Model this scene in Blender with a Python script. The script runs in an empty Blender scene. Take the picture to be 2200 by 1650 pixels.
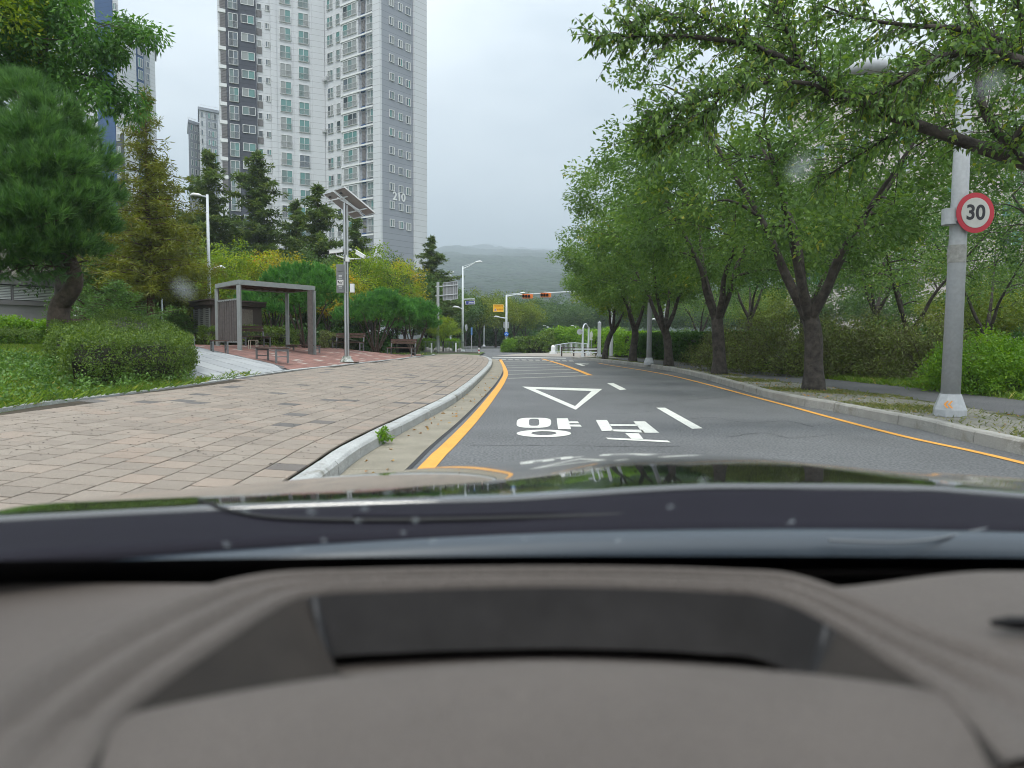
import bpy, bmesh, math, random
import numpy as np
from mathutils import Vector, Matrix, noise as mnoise

S = bpy.context.scene
COL = S.collection
R = math.radians
rng = np.random.default_rng(7)
random.seed(7)

# ------------------------------------------------------------------ camera
FPX, CX, CY = 1525.0, 1100.0, 825.0
EYE = Vector((0.0, 0.0, 1.30))
PITCH, ROLL = 3.64, 0.35
cam_d = bpy.data.cameras.new("camera")
cam = bpy.data.objects.new("camera", cam_d)
COL.objects.link(cam)
cam.matrix_world = Matrix.Translation(EYE) @ Matrix.Rotation(R(90 - PITCH), 4, 'X') @ Matrix.Rotation(R(ROLL), 4, 'Z')
cam_d.sensor_width = 36.0
cam_d.lens = 36.0 * FPX / 2200.0
cam_d.clip_start = 0.02
cam_d.clip_end = 20000
cam_d.dof.use_dof = True
cam_d.dof.focus_distance = 22.0
cam_d.dof.aperture_fstop = 3.6
S.camera = cam
CR = cam.matrix_world.to_3x3()

# ------------------------------------------------------------------ sky, sun, exposure
SUN_EL, SUN_AZ = 62.0, 200.0
w = bpy.data.worlds.new("World"); S.world = w; w.use_nodes = True
nt = w.node_tree; nt.nodes.clear()
def wn(t, **k):
    n = nt.nodes.new(t)
    for a, b in k.items(): setattr(n, a, b)
    return n
sky = wn('ShaderNodeTexSky', sky_type='NISHITA', sun_disc=False)
sky.sun_elevation = R(SUN_EL); sky.sun_rotation = R(SUN_AZ)
tc = wn('ShaderNodeTexCoord')
sep = wn('ShaderNodeSeparateXYZ'); nt.links.new(tc.outputs['Generated'], sep.inputs[0])
# overcast deck: brighter towards the zenith (standard overcast sky), soft cloud structure
grad = wn('ShaderNodeMath', operation='MULTIPLY_ADD'); grad.inputs[1].default_value = 1.75; grad.inputs[2].default_value = 0.76
ab = wn('ShaderNodeMath', operation='MAXIMUM'); ab.inputs[1].default_value = 0.0
nt.links.new(sep.outputs['Z'], ab.inputs[0]); nt.links.new(ab.outputs[0], grad.inputs[0])
mp = wn('ShaderNodeMapping'); mp.inputs['Scale'].default_value = (1.6, 1.6, 4.0)
nt.links.new(tc.outputs['Generated'], mp.inputs['Vector'])
nz = wn('ShaderNodeTexNoise'); nz.inputs['Scale'].default_value = 1.9; nz.inputs['Detail'].default_value = 5; nz.inputs['Roughness'].default_value = 0.5
nt.links.new(mp.outputs[0], nz.inputs['Vector'])
cr = wn('ShaderNodeValToRGB')
cr.color_ramp.elements[0].position = 0.30; cr.color_ramp.elements[0].color = (0.53, 0.58, 0.64, 1)
cr.color_ramp.elements[1].position = 0.68; cr.color_ramp.elements[1].color = (1.0, 1.03, 1.06, 1)
nt.links.new(nz.outputs['Fac'], cr.inputs[0])
vm = wn('ShaderNodeVectorMath', operation='SCALE'); nt.links.new(cr.outputs[0], vm.inputs[0]); nt.links.new(grad.outputs[0], vm.inputs['Scale'])
vm2 = wn('ShaderNodeVectorMath', operation='SCALE'); nt.links.new(vm.outputs[0], vm2.inputs[0]); vm2.inputs['Scale'].default_value = 7.0
mx = wn('ShaderNodeMix', data_type='RGBA'); mx.inputs[0].default_value = 0.94
nt.links.new(sky.outputs[0], mx.inputs[6]); nt.links.new(vm2.outputs[0], mx.inputs[7])
bg = wn('ShaderNodeBackground'); bg.inputs['Strength'].default_value = 0.10
nt.links.new(mx.outputs[2], bg.inputs['Color'])
wo = wn('ShaderNodeOutputWorld'); nt.links.new(bg.outputs[0], wo.inputs['Surface'])
sd = bpy.data.lights.new("sun", 'SUN'); sd.energy = 1.2; sd.angle = R(14); sd.color = (1.0, 0.965, 0.91)
so = bpy.data.objects.new("sun", sd); COL.objects.link(so)
az = R(SUN_AZ)
sdir = Vector((math.sin(az) * math.cos(R(SUN_EL)), math.cos(az) * math.cos(R(SUN_EL)), math.sin(R(SUN_EL))))
so.rotation_euler = sdir.to_track_quat('Z', 'Y').to_euler()
S.view_settings.view_transform = 'Standard'; S.view_settings.look = 'None'
S.view_settings.gamma = 1.0; S.view_settings.use_curve_mapping = False
S.view_settings.exposure = 1.06
cy = S.cycles
cy.max_bounces = 7; cy.diffuse_bounces = 3; cy.glossy_bounces = 3; cy.transmission_bounces = 4
cy.transparent_max_bounces = 12; cy.volume_bounces = 1; cy.use_denoising = True
cy.filter_width = 1.0; cy.caustics_reflective = False; cy.caustics_refractive = False

# ------------------------------------------------------------------ pixel -> place helpers (photograph is 2200 x 1650)
def ray(px, py):
    return CR @ Vector(((px - CX) / FPX, -(py - CY) / FPX, -1.0))
def P(px, py, z=0.0):
    d = ray(px, py); t = (z - EYE.z) / d.z
    return EYE + d * t
def PD(px, py, y):
    d = ray(px, py)
    return EYE + d * (y / d.y)
def smooth(a, b, x):
    t = min(1.0, max(0.0, (x - a) / (b - a))); return t * t * (3 - 2 * t)

def catmull(pts, n):
    pts = [Vector(p) for p in pts]
    q = [pts[0] * 2 - pts[1]] + pts + [pts[-1] * 2 - pts[-2]]
    out = []
    for i in range(1, len(q) - 2):
        for k in range(n):
            t = k / n
            a, b, c, d = q[i - 1], q[i], q[i + 1], q[i + 2]
            out.append(0.5 * ((2 * b) + (c - a) * t + (2 * a - 5 * b + 4 * c - d) * t * t + (3 * b - a - 3 * c + d) * t ** 3))
    out.append(q[-2].copy())
    return out
def resample(pts, step):
    L = [0.0]
    for a, b in zip(pts, pts[1:]): L.append(L[-1] + (b - a).length)
    n = max(2, int(L[-1] / step) + 1); out = []; j = 0
    for k in range(n):
        s = L[-1] * k / (n - 1)
        while j < len(L) - 2 and L[j + 1] < s: j += 1
        t = (s - L[j]) / max(1e-9, L[j + 1] - L[j])
        out.append(pts[j].lerp(pts[j + 1], t))
    return out
def side(pts):
    """unit vectors to the left of the direction of travel"""
    out = []
    for i in range(len(pts)):
        d = pts[min(i + 1, len(pts) - 1)] - pts[max(i - 1, 0)]
        d.z = 0; d.normalize(); out.append(Vector((-d.y, d.x, 0)))
    return out
def offset(pts, t):
    return [p + n * t for p, n in zip(pts, side(pts))]

# ------------------------------------------------------------------ materials
MATS = {}
def mat(name, col=(0.5, 0.5, 0.5), rough=0.7, metal=0.0, spec=0.5, noise=0.0, nscale=8.0, bump=0.0, bscale=60.0, col2=None,
        coat=0.0, coords='Object', attr=None, acol=None, speck=0.0, dirt=None, emis=None):
    """procedural surface: base colour broken up by noise, optional per-piece tint (face attribute), fine relief"""
    if name in MATS: return MATS[name]
    m = bpy.data.materials.new(name); m.use_nodes = True
    t = m.node_tree; b = t.nodes['Principled BSDF']
    b.inputs['Roughness'].default_value = rough; b.inputs['Metallic'].default_value = metal
    b.inputs['Specular IOR Level'].default_value = spec
    b.inputs['Coat Weight'].default_value = coat; b.inputs['Coat Roughness'].default_value = 0.03
    N = t.nodes.new; L = t.links.new
    tcn = N('ShaderNodeTexCoord')
    if coords == 'World':
        g = N('ShaderNodeNewGeometry'); vec = g.outputs['Position']
    else: vec = tcn.outputs[coords]
    cur = None
    c1 = (*col, 1); c2 = (*(col2 or tuple(max(0, c * (1 - noise)) for c in col)), 1)
    if noise > 0 or col2:
        n = N('ShaderNodeTexNoise'); n.inputs['Scale'].default_value = nscale; n.inputs['Detail'].default_value = 6; n.inputs['Roughness'].default_value = 0.62
        L(vec, n.inputs['Vector'])
        r = N('ShaderNodeValToRGB'); r.color_ramp.elements[0].position = 0.36; r.color_ramp.elements[1].position = 0.66
        r.color_ramp.elements[0].color = c2; r.color_ramp.elements[1].color = c1
        L(n.outputs['Fac'], r.inputs[0]); cur = r.outputs[0]
    else:
        rgb = N('ShaderNodeRGB'); rgb.outputs[0].default_value = c1; cur = rgb.outputs[0]
    if attr:
        a = N('ShaderNodeAttribute'); a.attribute_name = attr
        r2 = N('ShaderNodeValToRGB'); r2.color_ramp.interpolation = 'LINEAR'
        els = acol
        while len(r2.color_ramp.elements) < len(els): r2.color_ramp.elements.new(0.5)
        for e, (p, c) in zip(r2.color_ramp.elements, els): e.position = p; e.color = (*c, 1)
        L(a.outputs['Fac'], r2.inputs[0])
        mm = N('ShaderNodeMix'); mm.data_type = 'RGBA'; mm.blend_type = 'MULTIPLY'; mm.inputs[0].default_value = 1.0
        L(cur, mm.inputs[6]); L(r2.outputs[0], mm.inputs[7]); cur = mm.outputs[2]
    if dirt:
        n = N('ShaderNodeTexNoise'); n.inputs['Scale'].default_value = dirt[1]; n.inputs['Detail'].default_value = 7; n.inputs['Roughness'].default_value = 0.7
        L(vec, n.inputs['Vector'])
        r = N('ShaderNodeValToRGB'); r.color_ramp.elements[0].position = dirt[2]; r.color_ramp.elements[1].position = dirt[2] + 0.14
        L(n.outputs['Fac'], r.inputs[0])
        mm = N('ShaderNodeMix'); mm.data_type = 'RGBA'; L(r.outputs[0], mm.inputs[0]); L(cur, mm.inputs[6]); mm.inputs[7].default_value = (*dirt[0], 1); cur = mm.outputs[2]
    if speck > 0:
        n = N('ShaderNodeTexNoise'); n.inputs['Scale'].default_value = bscale; n.inputs['Detail'].default_value = 3
        L(vec, n.inputs['Vector'])
        r = N('ShaderNodeValToRGB'); r.color_ramp.elements[0].position = 0.38; r.color_ramp.elements[1].position = 0.64
        r.color_ramp.elements[0].color = (1 - speck,) * 3 + (1,); r.color_ramp.elements[1].color = (1 + speck,) * 3 + (1,)
        L(n.outputs['Fac'], r.inputs[0])
        mm = N('ShaderNodeMix'); mm.data_type = 'RGBA'; mm.blend_type = 'MULTIPLY'; mm.inputs[0].default_value = 1.0
        L(cur, mm.inputs[6]); L(r.outputs[0], mm.inputs[7]); cur = mm.outputs[2]
    L(cur, b.inputs['Base Color'])
    if bump > 0:
        n = N('ShaderNodeTexNoise'); n.inputs['Scale'].default_value = bscale; n.inputs['Detail'].default_value = 4
        L(vec, n.inputs['Vector'])
        bm_ = N('ShaderNodeBump'); bm_.inputs['Strength'].default_value = bump; bm_.inputs['Distance'].default_value = 0.02
        L(n.outputs['Fac'], bm_.inputs['Height']); L(bm_.outputs[0], b.inputs['Normal'])
    MATS[name] = m
    return m
def leafmat(name, stops, trans=0.35, rough=0.5, gain=(1.75, 1.75, 1.25)):
    """leaf: colour varies leaf to leaf (face attribute 'rnd') and clump to clump ('clump')"""
    if name in MATS: return MATS[name]
    m = bpy.data.materials.new(name); m.use_nodes = True; t = m.node_tree; b = t.nodes['Principled BSDF']
    N = t.nodes.new; L = t.links.new
    a = N('ShaderNodeAttribute'); a.attribute_name = 'rnd'
    r = N('ShaderNodeValToRGB')
    while len(r.color_ramp.elements) < len(stops): r.color_ramp.elements.new(0.5)
    for e, (p, c) in zip(r.color_ramp.elements, stops): e.position = p; e.color = (min(1, c[0] * gain[0]), min(1, c[1] * gain[1]), min(1, c[2] * gain[2]), 1)
    L(a.outputs['Fac'], r.inputs[0])
    L(r.outputs[0], b.inputs['Base Color']); b.inputs['Roughness'].default_value = rough; b.inputs['Specular IOR Level'].default_value = 0.4
    tr = N('ShaderNodeBsdfTranslucent')
    hs = N('ShaderNodeHueSaturation'); hs.inputs['Saturation'].default_value = 1.15; hs.inputs['Value'].default_value = 1.5; hs.inputs['Hue'].default_value = 0.49
    L(r.outputs[0], hs.inputs['Color']); L(hs.outputs[0], tr.inputs['Color'])
    ms = N('ShaderNodeMixShader'); ms.inputs[0].default_value = trans
    out = t.nodes['Material Output']
    L(b.outputs[0], ms.inputs[1]); L(tr.outputs[0], ms.inputs[2]); L(ms.outputs[0], out.inputs['Surface'])
    MATS[name] = m
    return m

M_ASPH = mat('asphalt', (0.142, 0.145, 0.148), 0.78, noise=0.26, nscale=0.45, bump=0.7, bscale=34, speck=0.34, coords='World', dirt=((0.10, 0.102, 0.105), 0.9, 0.60))
M_ASPH2 = mat('asphalt_path', (0.10, 0.10, 0.104), 0.85, noise=0.25, nscale=0.7, bump=0.5, bscale=60, speck=0.25, coords='World')
M_CONC = mat('gutter_concrete', (0.30, 0.27, 0.21), 0.9, noise=0.25, nscale=2.0, bump=0.5, bscale=90, speck=0.25, coords='World', dirt=((0.20, 0.175, 0.13), 2.2, 0.60))
M_KERB = mat('kerb_granite', (0.44, 0.45, 0.44), 0.85, noise=0.2, nscale=3.0, bump=0.3, bscale=60, speck=0.2, coords='World', dirt=((0.20, 0.19, 0.155), 2.1, 0.55))
M_KERBF = M_KERB
M_KERB2 = mat('kerb_old_concrete', (0.36, 0.35, 0.32), 0.9, noise=0.25, nscale=2.0, bump=0.4, bscale=80, speck=0.15, coords='World', dirt=((0.19, 0.17, 0.13), 1.6, 0.56))
TILES = [(0.0, (0.86, 0.82, 0.78)), (0.35, (0.97, 0.92, 0.87)), (0.7, (1.04, 1.0, 0.95)), (0.95, (1.10, 0.98, 0.90)), (0.955, (0.44, 0.46, 0.50)), (1.0, (0.52, 0.54, 0.58))]
M_TILE = mat('sidewalk_tile', (0.295, 0.262, 0.228), 0.9, noise=0.14, nscale=1.2, bump=0.45, bscale=150, speck=0.22, coords='World', attr='rnd', acol=TILES)
M_JOINT = mat('joint_dirt', (0.060, 0.046, 0.030), 1.0, noise=0.4, nscale=6, coords='World', dirt=((0.09, 0.11, 0.04), 0.8, 0.60))
M_RED = mat('red_paver', (0.27, 0.145, 0.12), 0.9, noise=0.2, nscale=1.5, bump=0.3, bscale=100, speck=0.15, coords='World', attr='rnd',
            acol=[(0, (0.75, 0.72, 0.72)), (0.5, (1, 1, 1)), (0.93, (1.15, 1.05, 1.0)), (0.935, (1.6, 2.6, 2.8)), (1, (1.7, 2.8, 3.0))])
M_SLAB = mat('grey_granite_slab', (0.37, 0.38, 0.385), 0.8, noise=0.08, nscale=2, bump=0.2, bscale=120, speck=0.12, coords='World', attr='rnd', acol=[(0, (0.86, 0.87, 0.88)), (1, (1.06, 1.06, 1.06))])
M_OLDT = mat('mossy_block', (0.225, 0.22, 0.19), 0.95, noise=0.25, nscale=1.3, bump=0.4, bscale=80, speck=0.2, coords='World', attr='rnd', acol=[(0, (0.78, 0.78, 0.76)), (1, (1.12, 1.1, 1.06))], dirt=((0.13, 0.15, 0.07), 0.9, 0.60))
M_YEL = mat('orange_paint', (0.78, 0.37, 0.06), 0.7, noise=0.12, nscale=3, bump=0.3, bscale=80, speck=0.10, coords='World', dirt=((0.38, 0.22, 0.09), 8.0, 0.60))
M_WPAINT = mat('white_road_paint', (0.72, 0.72, 0.66), 0.7, noise=0.10, nscale=4, bump=0.3, bscale=80, speck=0.12, coords='World', dirt=((0.34, 0.34, 0.33), 9.0, 0.59))
M_WPAINT2 = mat('faded_road_paint', (0.34, 0.33, 0.30), 0.8, noise=0.3, nscale=4, bump=0.3, bscale=80, speck=0.2, coords='World')
M_SOIL = mat('soil', (0.085, 0.085, 0.04), 1.0, noise=0.4, nscale=1.2, coords='World', col2=(0.05, 0.07, 0.02))
M_LAWN = mat('lawn_soil', (0.085, 0.12, 0.03), 1.0, nscale=1.5, coords='World', col2=(0.05, 0.085, 0.02), bump=0.8, bscale=30)
M_POLE = mat('grey_painted_steel', (0.42, 0.44, 0.46), 0.5, noise=0.1, nscale=3, speck=0.05, bscale=20, dirt=((0.28, 0.28, 0.27), 3.0, 0.68))
M_POLEW = mat('pale_painted_steel', (0.60, 0.64, 0.66), 0.45, noise=0.06, nscale=3)
M_STEEL = mat('stainless_steel', (0.52, 0.53, 0.54), 0.28, metal=0.9)
M_DKST = mat('dark_grey_steel', (0.17, 0.18, 0.185), 0.5, noise=0.1, nscale=5)
M_WHITE = mat('white_plastic', (0.74, 0.75, 0.75), 0.45)
M_BLACK = mat('black_plastic', (0.02, 0.02, 0.022), 0.5)
M_WOOD = mat('brown_timber', (0.115, 0.068, 0.052), 0.75, noise=0.35, nscale=12, bump=0.3, bscale=40)
M_WOODD = mat('dark_timber', (0.07, 0.05, 0.042), 0.8, noise=0.3, nscale=8)
M_BARK = mat('bark', (0.085, 0.072, 0.062), 0.95, noise=0.65, nscale=6, bump=1.0, bscale=16, dirt=((.14, .14, .12), 2.5, .62))
M_BARKP = mat('pine_bark', (0.105, 0.078, 0.06), 0.95, noise=0.55, nscale=7, bump=1.0, bscale=16)
M_BARKR = mat('redwood_bark', (0.10, 0.06, 0.042), 0.95, noise=0.35, nscale=9, bump=0.8, bscale=22)

# ------------------------------------------------------------------ mesh building
class MB:
    def __init__(s): s.v = []; s.f = []; s.m = []; s.r = []
    def add(s, vs, fs, mi=0, rnd=0.5):
        o = len(s.v); s.v += [tuple(v) for v in vs]
        s.f += [tuple(i + o for i in f) for f in fs]; s.m += [mi] * len(fs); s.r += [rnd] * len(fs)
        return s
    def box(s, c, d, rz=0.0, mi=0, rnd=0.5, M=None):
        hx, hy, hz = d[0] / 2, d[1] / 2, d[2] / 2
        vs = [Vector((x, y, z)) for x in (-hx, hx) for y in (-hy, hy) for z in (-hz, hz)]
        if M is None: M = Matrix.Translation(Vector(c)) @ Matrix.Rotation(rz, 4, 'Z')
        vs = [M @ v for v in vs]
        return s.add(vs, [(0, 1, 3, 2), (4, 6, 7, 5), (0, 4, 5, 1), (2, 3, 7, 6), (0, 2, 6, 4), (1, 5, 7, 3)], mi, rnd)
    def bar(s, a, b, w, h, mi=0, up=Vector((0, 0, 1))):
        a, b = Vector(a), Vector(b); d = (b - a); L = d.length; d.normalize()
        x = d.cross(up)
        if x.length < 1e-4: x = d.cross(Vector((1, 0, 0)))
        x.normalize(); z = x.cross(d)
        vs = [a + t * d * L + sx * x * w / 2 + sz * z * h / 2 for t in (0, 1) for sx in (-1, 1) for sz in (-1, 1)]
        return s.add(vs, [(0, 1, 3, 2), (4, 6, 7, 5), (0, 4, 5, 1), (2, 3, 7, 6), (0, 2, 6, 4), (1, 5, 7, 3)], mi)
    def tube(s, pts, rad, n=10, caps=True, mi=0):
        pts = [Vector(p) for p in pts]
        if not hasattr(rad, '__len__'): rad = [rad] * len(pts)
        o = len(s.v); prev = None
        for i, p in enumerate(pts):
            d = pts[min(i + 1, len(pts) - 1)] - pts[max(i - 1, 0)]
            if d.length < 1e-9: d = Vector((0, 0, 1))
            d.normalize()
            if prev is None:
                x = d.cross(Vector((0, 0, 1)))
                if x.length < 1e-3: x = Vector((1, 0, 0))
            else: x = prev - d * prev.dot(d)
            x.normalize(); prev = x; y = d.cross(x)
            for k in range(n):
                a = 2 * math.pi * k / n
                s.v.append(tuple(p + (x * math.cos(a) + y * math.sin(a)) * rad[i]))
        for i in range(len(pts) - 1):
            for k in range(n):
                a = o + i * n + k; b = o + i * n + (k + 1) % n
                s.f.append((a, b, b + n, a + n)); s.m.append(mi); s.r.append(0.5)
        if caps:
            s.f.append(tuple(o + k for k in range(n))[::-1]); s.m.append(mi); s.r.append(0.5)
            s.f.append(tuple(o + (len(pts) - 1) * n + k for k in range(n))); s.m.append(mi); s.r.append(0.5)
        return s
    def prism(s, poly, z0, z1, mi=0, M=None):
        n = len(poly); vs = [Vector((x, y, z0)) for x, y in poly] + [Vector((x, y, z1)) for x, y in poly]
        if M is not None: vs = [M @ v for v in vs]
        fs = [tuple(range(n))[::-1], tuple(range(n, 2 * n))] + [(i, (i + 1) % n, n + (i + 1) % n, n + i) for i in range(n)]
        return s.add(vs, fs, mi)
    def strip(s, A, B, mi=0):
        n = len(A); return s.add(list(A) + list(B), [(i, i + 1, n + i + 1, n + i) for i in range(n - 1)], mi)
    def build(s, name, mats, parent=None, smooth=False, flat_attr=False):
        me = bpy.data.meshes.new(name); me.from_pydata(s.v, [], s.f)
        if not isinstance(mats, (list, tuple)): mats = [mats]
        for m in mats: me.materials.append(m)
        if len(mats) > 1: me.polygons.foreach_set('material_index', s.m)
        if smooth: me.polygons.foreach_set('use_smooth', [True] * len(s.f))
        if flat_attr:
            at = me.attributes.new('rnd', 'FLOAT', 'FACE'); at.data.foreach_set('value', s.r)
        me.update()
        return link(name, me, parent)
def link(name, me, parent=None):
    o = bpy.data.objects.new(name, me); COL.objects.link(o)
    if parent is not None: o.parent = parent
    return o
def quads(name, V, mats, parent=None, rnd=None, k=4, smooth=False):
    """V: (n*k, 3) numpy array of n loose k-gons"""
    n = len(V) // k
    me = bpy.data.meshes.new(name)
    me.vertices.add(n * k); me.vertices.foreach_set('co', np.asarray(V, dtype=np.float32).ravel())
    me.loops.add(n * k); me.loops.foreach_set('vertex_index', np.arange(n * k, dtype=np.int32))
    me.polygons.add(n); me.polygons.foreach_set('loop_start', np.arange(0, n * k, k, dtype=np.int32))
    try: me.polygons.foreach_set('loop_total', np.full(n, k, dtype=np.int32))
    except Exception: pass
    if rnd is not None:
        at = me.attributes.new('rnd', 'FLOAT', 'FACE'); at.data.foreach_set('value', np.asarray(rnd, dtype=np.float32))
    me.materials.append(mats)
    me.update(calc_edges=True); me.validate()
    return link(name, me, parent)
def tag(o, label=None, cat=None, group=None, kind=None):
    if label: o['label'] = label
    if cat: o['category'] = cat
    if group: o['group'] = group
    if kind: o['kind'] = kind
    return o
def thing(name, label, cat, loc=(0, 0, 0), rz=0.0, group=None):
    o = bpy.data.objects.new(name, None); COL.objects.link(o); o.location = Vector(loc); o.rotation_euler = (0, 0, rz)
    return tag(o, label, cat, group)
def dup(root, loc, rz=0.0, sc=1.0, label=None, group=None):
    def cp(o, parent):
        c = o.copy(); COL.objects.link(c)
        if parent is not None: c.parent = parent
        for ch in o.children: cp(ch, c)
        return c
    r = cp(root, None); r.location = Vector(loc); r.rotation_euler = (0, 0, rz)
    r.scale = (sc, sc, sc) if not hasattr(sc, '__len__') else sc
    if label: r['label'] = label
    if group: r['group'] = group
    return r
def sheet(name, pts, m, z=None, kind='structure', parent=None):
    vs = [Vector((p[0], p[1], z if z is not None else p[2])) for p in pts]
    o = MB().add(vs, [tuple(range(len(vs)))]).build(name, m, parent)
    if kind: o['kind'] = kind
    return o
# ------------------------------------------------------------------ the roadside lines, measured on the photograph and laid on the road plane
KERB_L = catmull([P(712, 1040)] + [P(x, y) for x, y in ((772, 989), (862, 934), (946, 887), (985, 862), (1020, 832), (1050, 799), (1058, 784))] + [P(1052, 773), P(1020, 767), P(960, 764.5)], 12)
# extend the kerb back behind the camera
KERB_L = [Vector((-1.55, -12, 0)), Vector((-1.6, -4, 0)), Vector((-1.58, 2, 0))] + KERB_L
KERB_L = resample(catmull(KERB_L[:3] + KERB_L[3::6], 8), 0.5)
KERB_R = [Vector((5.62, -12, 0)), Vector((5.66, 0, 0)), P(2162, 970), P(1977, 923), P(1800, 886), P(1650, 855), P(1459, 801), P(1323, 781), P(1227, 771.5)]
KERB_R = resample(catmull(KERB_R, 10), 0.5)
def dist_left(x, y):
    """distance of a point from the left kerb, to its left"""
    return max(0.0, -1.35 - x)
def HL(x, y):
    s = dist_left(x, y)
    z = 0.15 + 0.050 * min(s, 4.6) + 0.115 * min(max(s - 4.6, 0), 5.0)
    f = 1 - smooth(36, 50, y)
    return 0.15 + (z - 0.15) * f
def PG(px, py):
    """pixel -> point on the rising ground left of the road"""
    d = ray(px, py); d = d / d.y; t = 3.0
    while t < 300:
        p = EYE + d * t
        if p.z <= HL(p.x, p.y): break
        t += 0.02 if t < 60 else 0.2
    return p

# ground under everything, out to the horizon
def rect_grid(x0, x1, y0, y1, nx, ny, hf):
    vs = []; fs = []
    for j in range(ny + 1):
        for i in range(nx + 1):
            x = x0 + (x1 - x0) * i / nx; y = y0 + (y1 - y0) * j / ny
            vs.append((x, y, hf(x, y)))
    for j in range(ny):
        for i in range(nx):
            a = j * (nx + 1) + i; fs.append((a, a + 1, a + nx + 2, a + nx + 1))
    return vs, fs
g = MB(); g.add(*rect_grid(-6500, 6500, -300, 7150, 40, 40, lambda x, y: -0.40)); g = g.build('ground', M_SOIL); g['kind'] = 'structure'

# road sheet
def zshift(pts, z): return [Vector((p.x, p.y, z)) for p in pts]
road = MB()
A = [p for p in KERB_L if p.y < 40]; B = [p for p in KERB_R if p.y < 40]
A = resample(A, 1.0); n = len(A); B2 = resample(B, (sum((b - a).length for a, b in zip(B, B[1:]))) / (n - 1))
B2 = (B2 + [B2[-1]] * 5)[:n]
road.strip(zshift(A, 0), zshift(B2, 0))
road = road.build('road', M_ASPH); road['kind'] = 'structure'
ya = max(A[-1].y, B2[-1].y)
# junction: the cross street and its continuation, one sheet a little lower
jn = sheet('junction', [(-60, 34, 0), (30, 34, 0), (60, 60, 0), (60, 66, 0), (3.0, 66, 0), (-1.0, 120, 0), (-9, 260, 0), (-16, 260, 0), (-8.5, 120, 0), (-7.5, 66, 0), (-60, 68, 0)], M_ASPH, z=-0.006)

def ribbon(name, pts, w0, w1, m, z, label=None):
    """flat painted line: between offsets w0 and w1 to the left of a path"""
    b = MB().strip(zshift(offset(pts, w0), z), zshift(offset(pts, w1), z)).build(name, m)
    b['kind'] = 'structure'
    return b
def paint(name, px, m=M_WPAINT, z=0.006):
    vs = [P(x, y, 0.0) for x, y in px]
    o = MB().add(zshift(vs, z), [tuple(range(len(vs)))]).build(name, m); o['kind'] = 'structure'
    return o
def paintM(name, polys, m=M_WPAINT, z=0.006):
    b = MB()
    for px in polys:
        vs = [P(x, y, 0.0) for x, y in px]; b.add(zshift(vs, z), [tuple(range(len(vs)))])
    o = b.build(name, m); o['kind'] = 'structure'; return o

# left orange line
YL = [(912, 991), (950, 955), (1005, 900), (1050, 850), (1075, 820), (1081, 797), (1070, 772)]
YR = [(949, 991), (981, 957), (1030, 902), (1062, 857), (1085, 817), (1091, 797), (1080, 773)]
cen = [(P(*a) + P(*b)) / 2 for a, b in zip(YL, YR)]
cen = [Vector((-0.98, -10, 0)), Vector((-0.98, 3, 0))] + cen
cen = resample(catmull(cen, 10), 0.35)
MARKP = thing('road_marking', 'orange edge line curving along the left gutter of the road', 'road marking')
o = ribbon('paint', cen, -0.085, 0.085, M_YEL, 0.006); o.parent = MARKP; del o['kind']
def mark(label, objs, cat='road marking', group=None):
    t = thing('road_marking', label, cat, group=group)
    for o in objs:
        o.parent = t; o.name = 'paint'
        if 'kind' in o: del o['kind']
    return t
cr_ = [Vector((5.22, -10, 0)), Vector((5.25, 2, 0)), P(2200, 996), P(1950, 940), P(1783, 897), P(1650, 861), P(1432, 805), P(1309, 784.5), P(1285, 780)]
cr_ = resample(catmull(cr_, 10), 0.4)
mark('thin orange edge line beside the old right hand kerb', [ribbon('line', cr_, -0.055, 0.055, M_YEL, 0.006)])
# short orange line at the hatched area and the thin cross bars
ol = [P(1268, 806.5), P(1245, 797), P(1215, 786), P(1188, 777.5), P(1165, 771)]
ol = resample(catmull(ol, 6), 0.6)
mark('short orange line slanting along the hatched bars ahead', [ribbon('line', ol, -0.10, 0.10, M_YEL, 0.006)])
bars = []
for (xa, ya_, xb, yb, th) in ((1091, 812.5, 1262, 806.5, 1.6), (1090, 804, 1243, 799.5, 1.4), (1090, 796.5, 1226, 793, 1.2), (1089, 790, 1211, 787.5, 1.1), (1088, 784.5, 1198, 783, 0.9), (1086, 780, 1186, 779, 0.8), (1083, 776.5, 1176, 775.8, 0.7)):
    bars.append(paint('bar', [(xa, ya_), (xa, ya_ + th), (xb, yb + th), (xb, yb)], M_WPAINT2, 0.005))
mark('row of thin pale bars hatched across the road ahead', bars)
# yield triangle, lane dashes and the two syllables
TRI = MB(); _o = [P(1122, 831), P(1294, 836), P(1237, 881)]; _i = [P(1150, 836.5), P(1271, 840.5), P(1235.5, 873)]
TRI.add(zshift(_o + _i, .006), [(0, 1, 4, 3), (1, 2, 5, 4), (2, 0, 3, 5)]); TRI = TRI.build('tri', M_WPAINT)
mark('white outlined give way triangle on the asphalt', [TRI])
mark('short white lane dash just right of the triangle', [paint('d', [(1304, 823.5), (1318, 823.5), (1346, 837), (1332, 838.5)])])
mark('long white lane dash right of the painted word', [paint('d', [(1410, 876.5), (1429, 876.5), (1510, 921), (1487, 922)])])
def ellipse_px(cx, cy, rx, ry, k=40, p=2.0):
    return [(cx + rx * math.copysign(abs(math.cos(a)) ** (2 / p), math.cos(a)), cy + ry * math.copysign(abs(math.sin(a)) ** (2 / p), math.sin(a))) for a in [2 * math.pi * i / k for i in range(k)]]
def ring_paint(outer, inner):
    n = len(outer); vs = [P(x, y) for x, y in outer] + [P(x, y) for x, y in inner]
    o = MB().add(zshift(vs, 0.006), [(i, (i + 1) % n, n + (i + 1) % n, n + i) for i in range(n)]).build('r', M_WPAINT); return o
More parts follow.
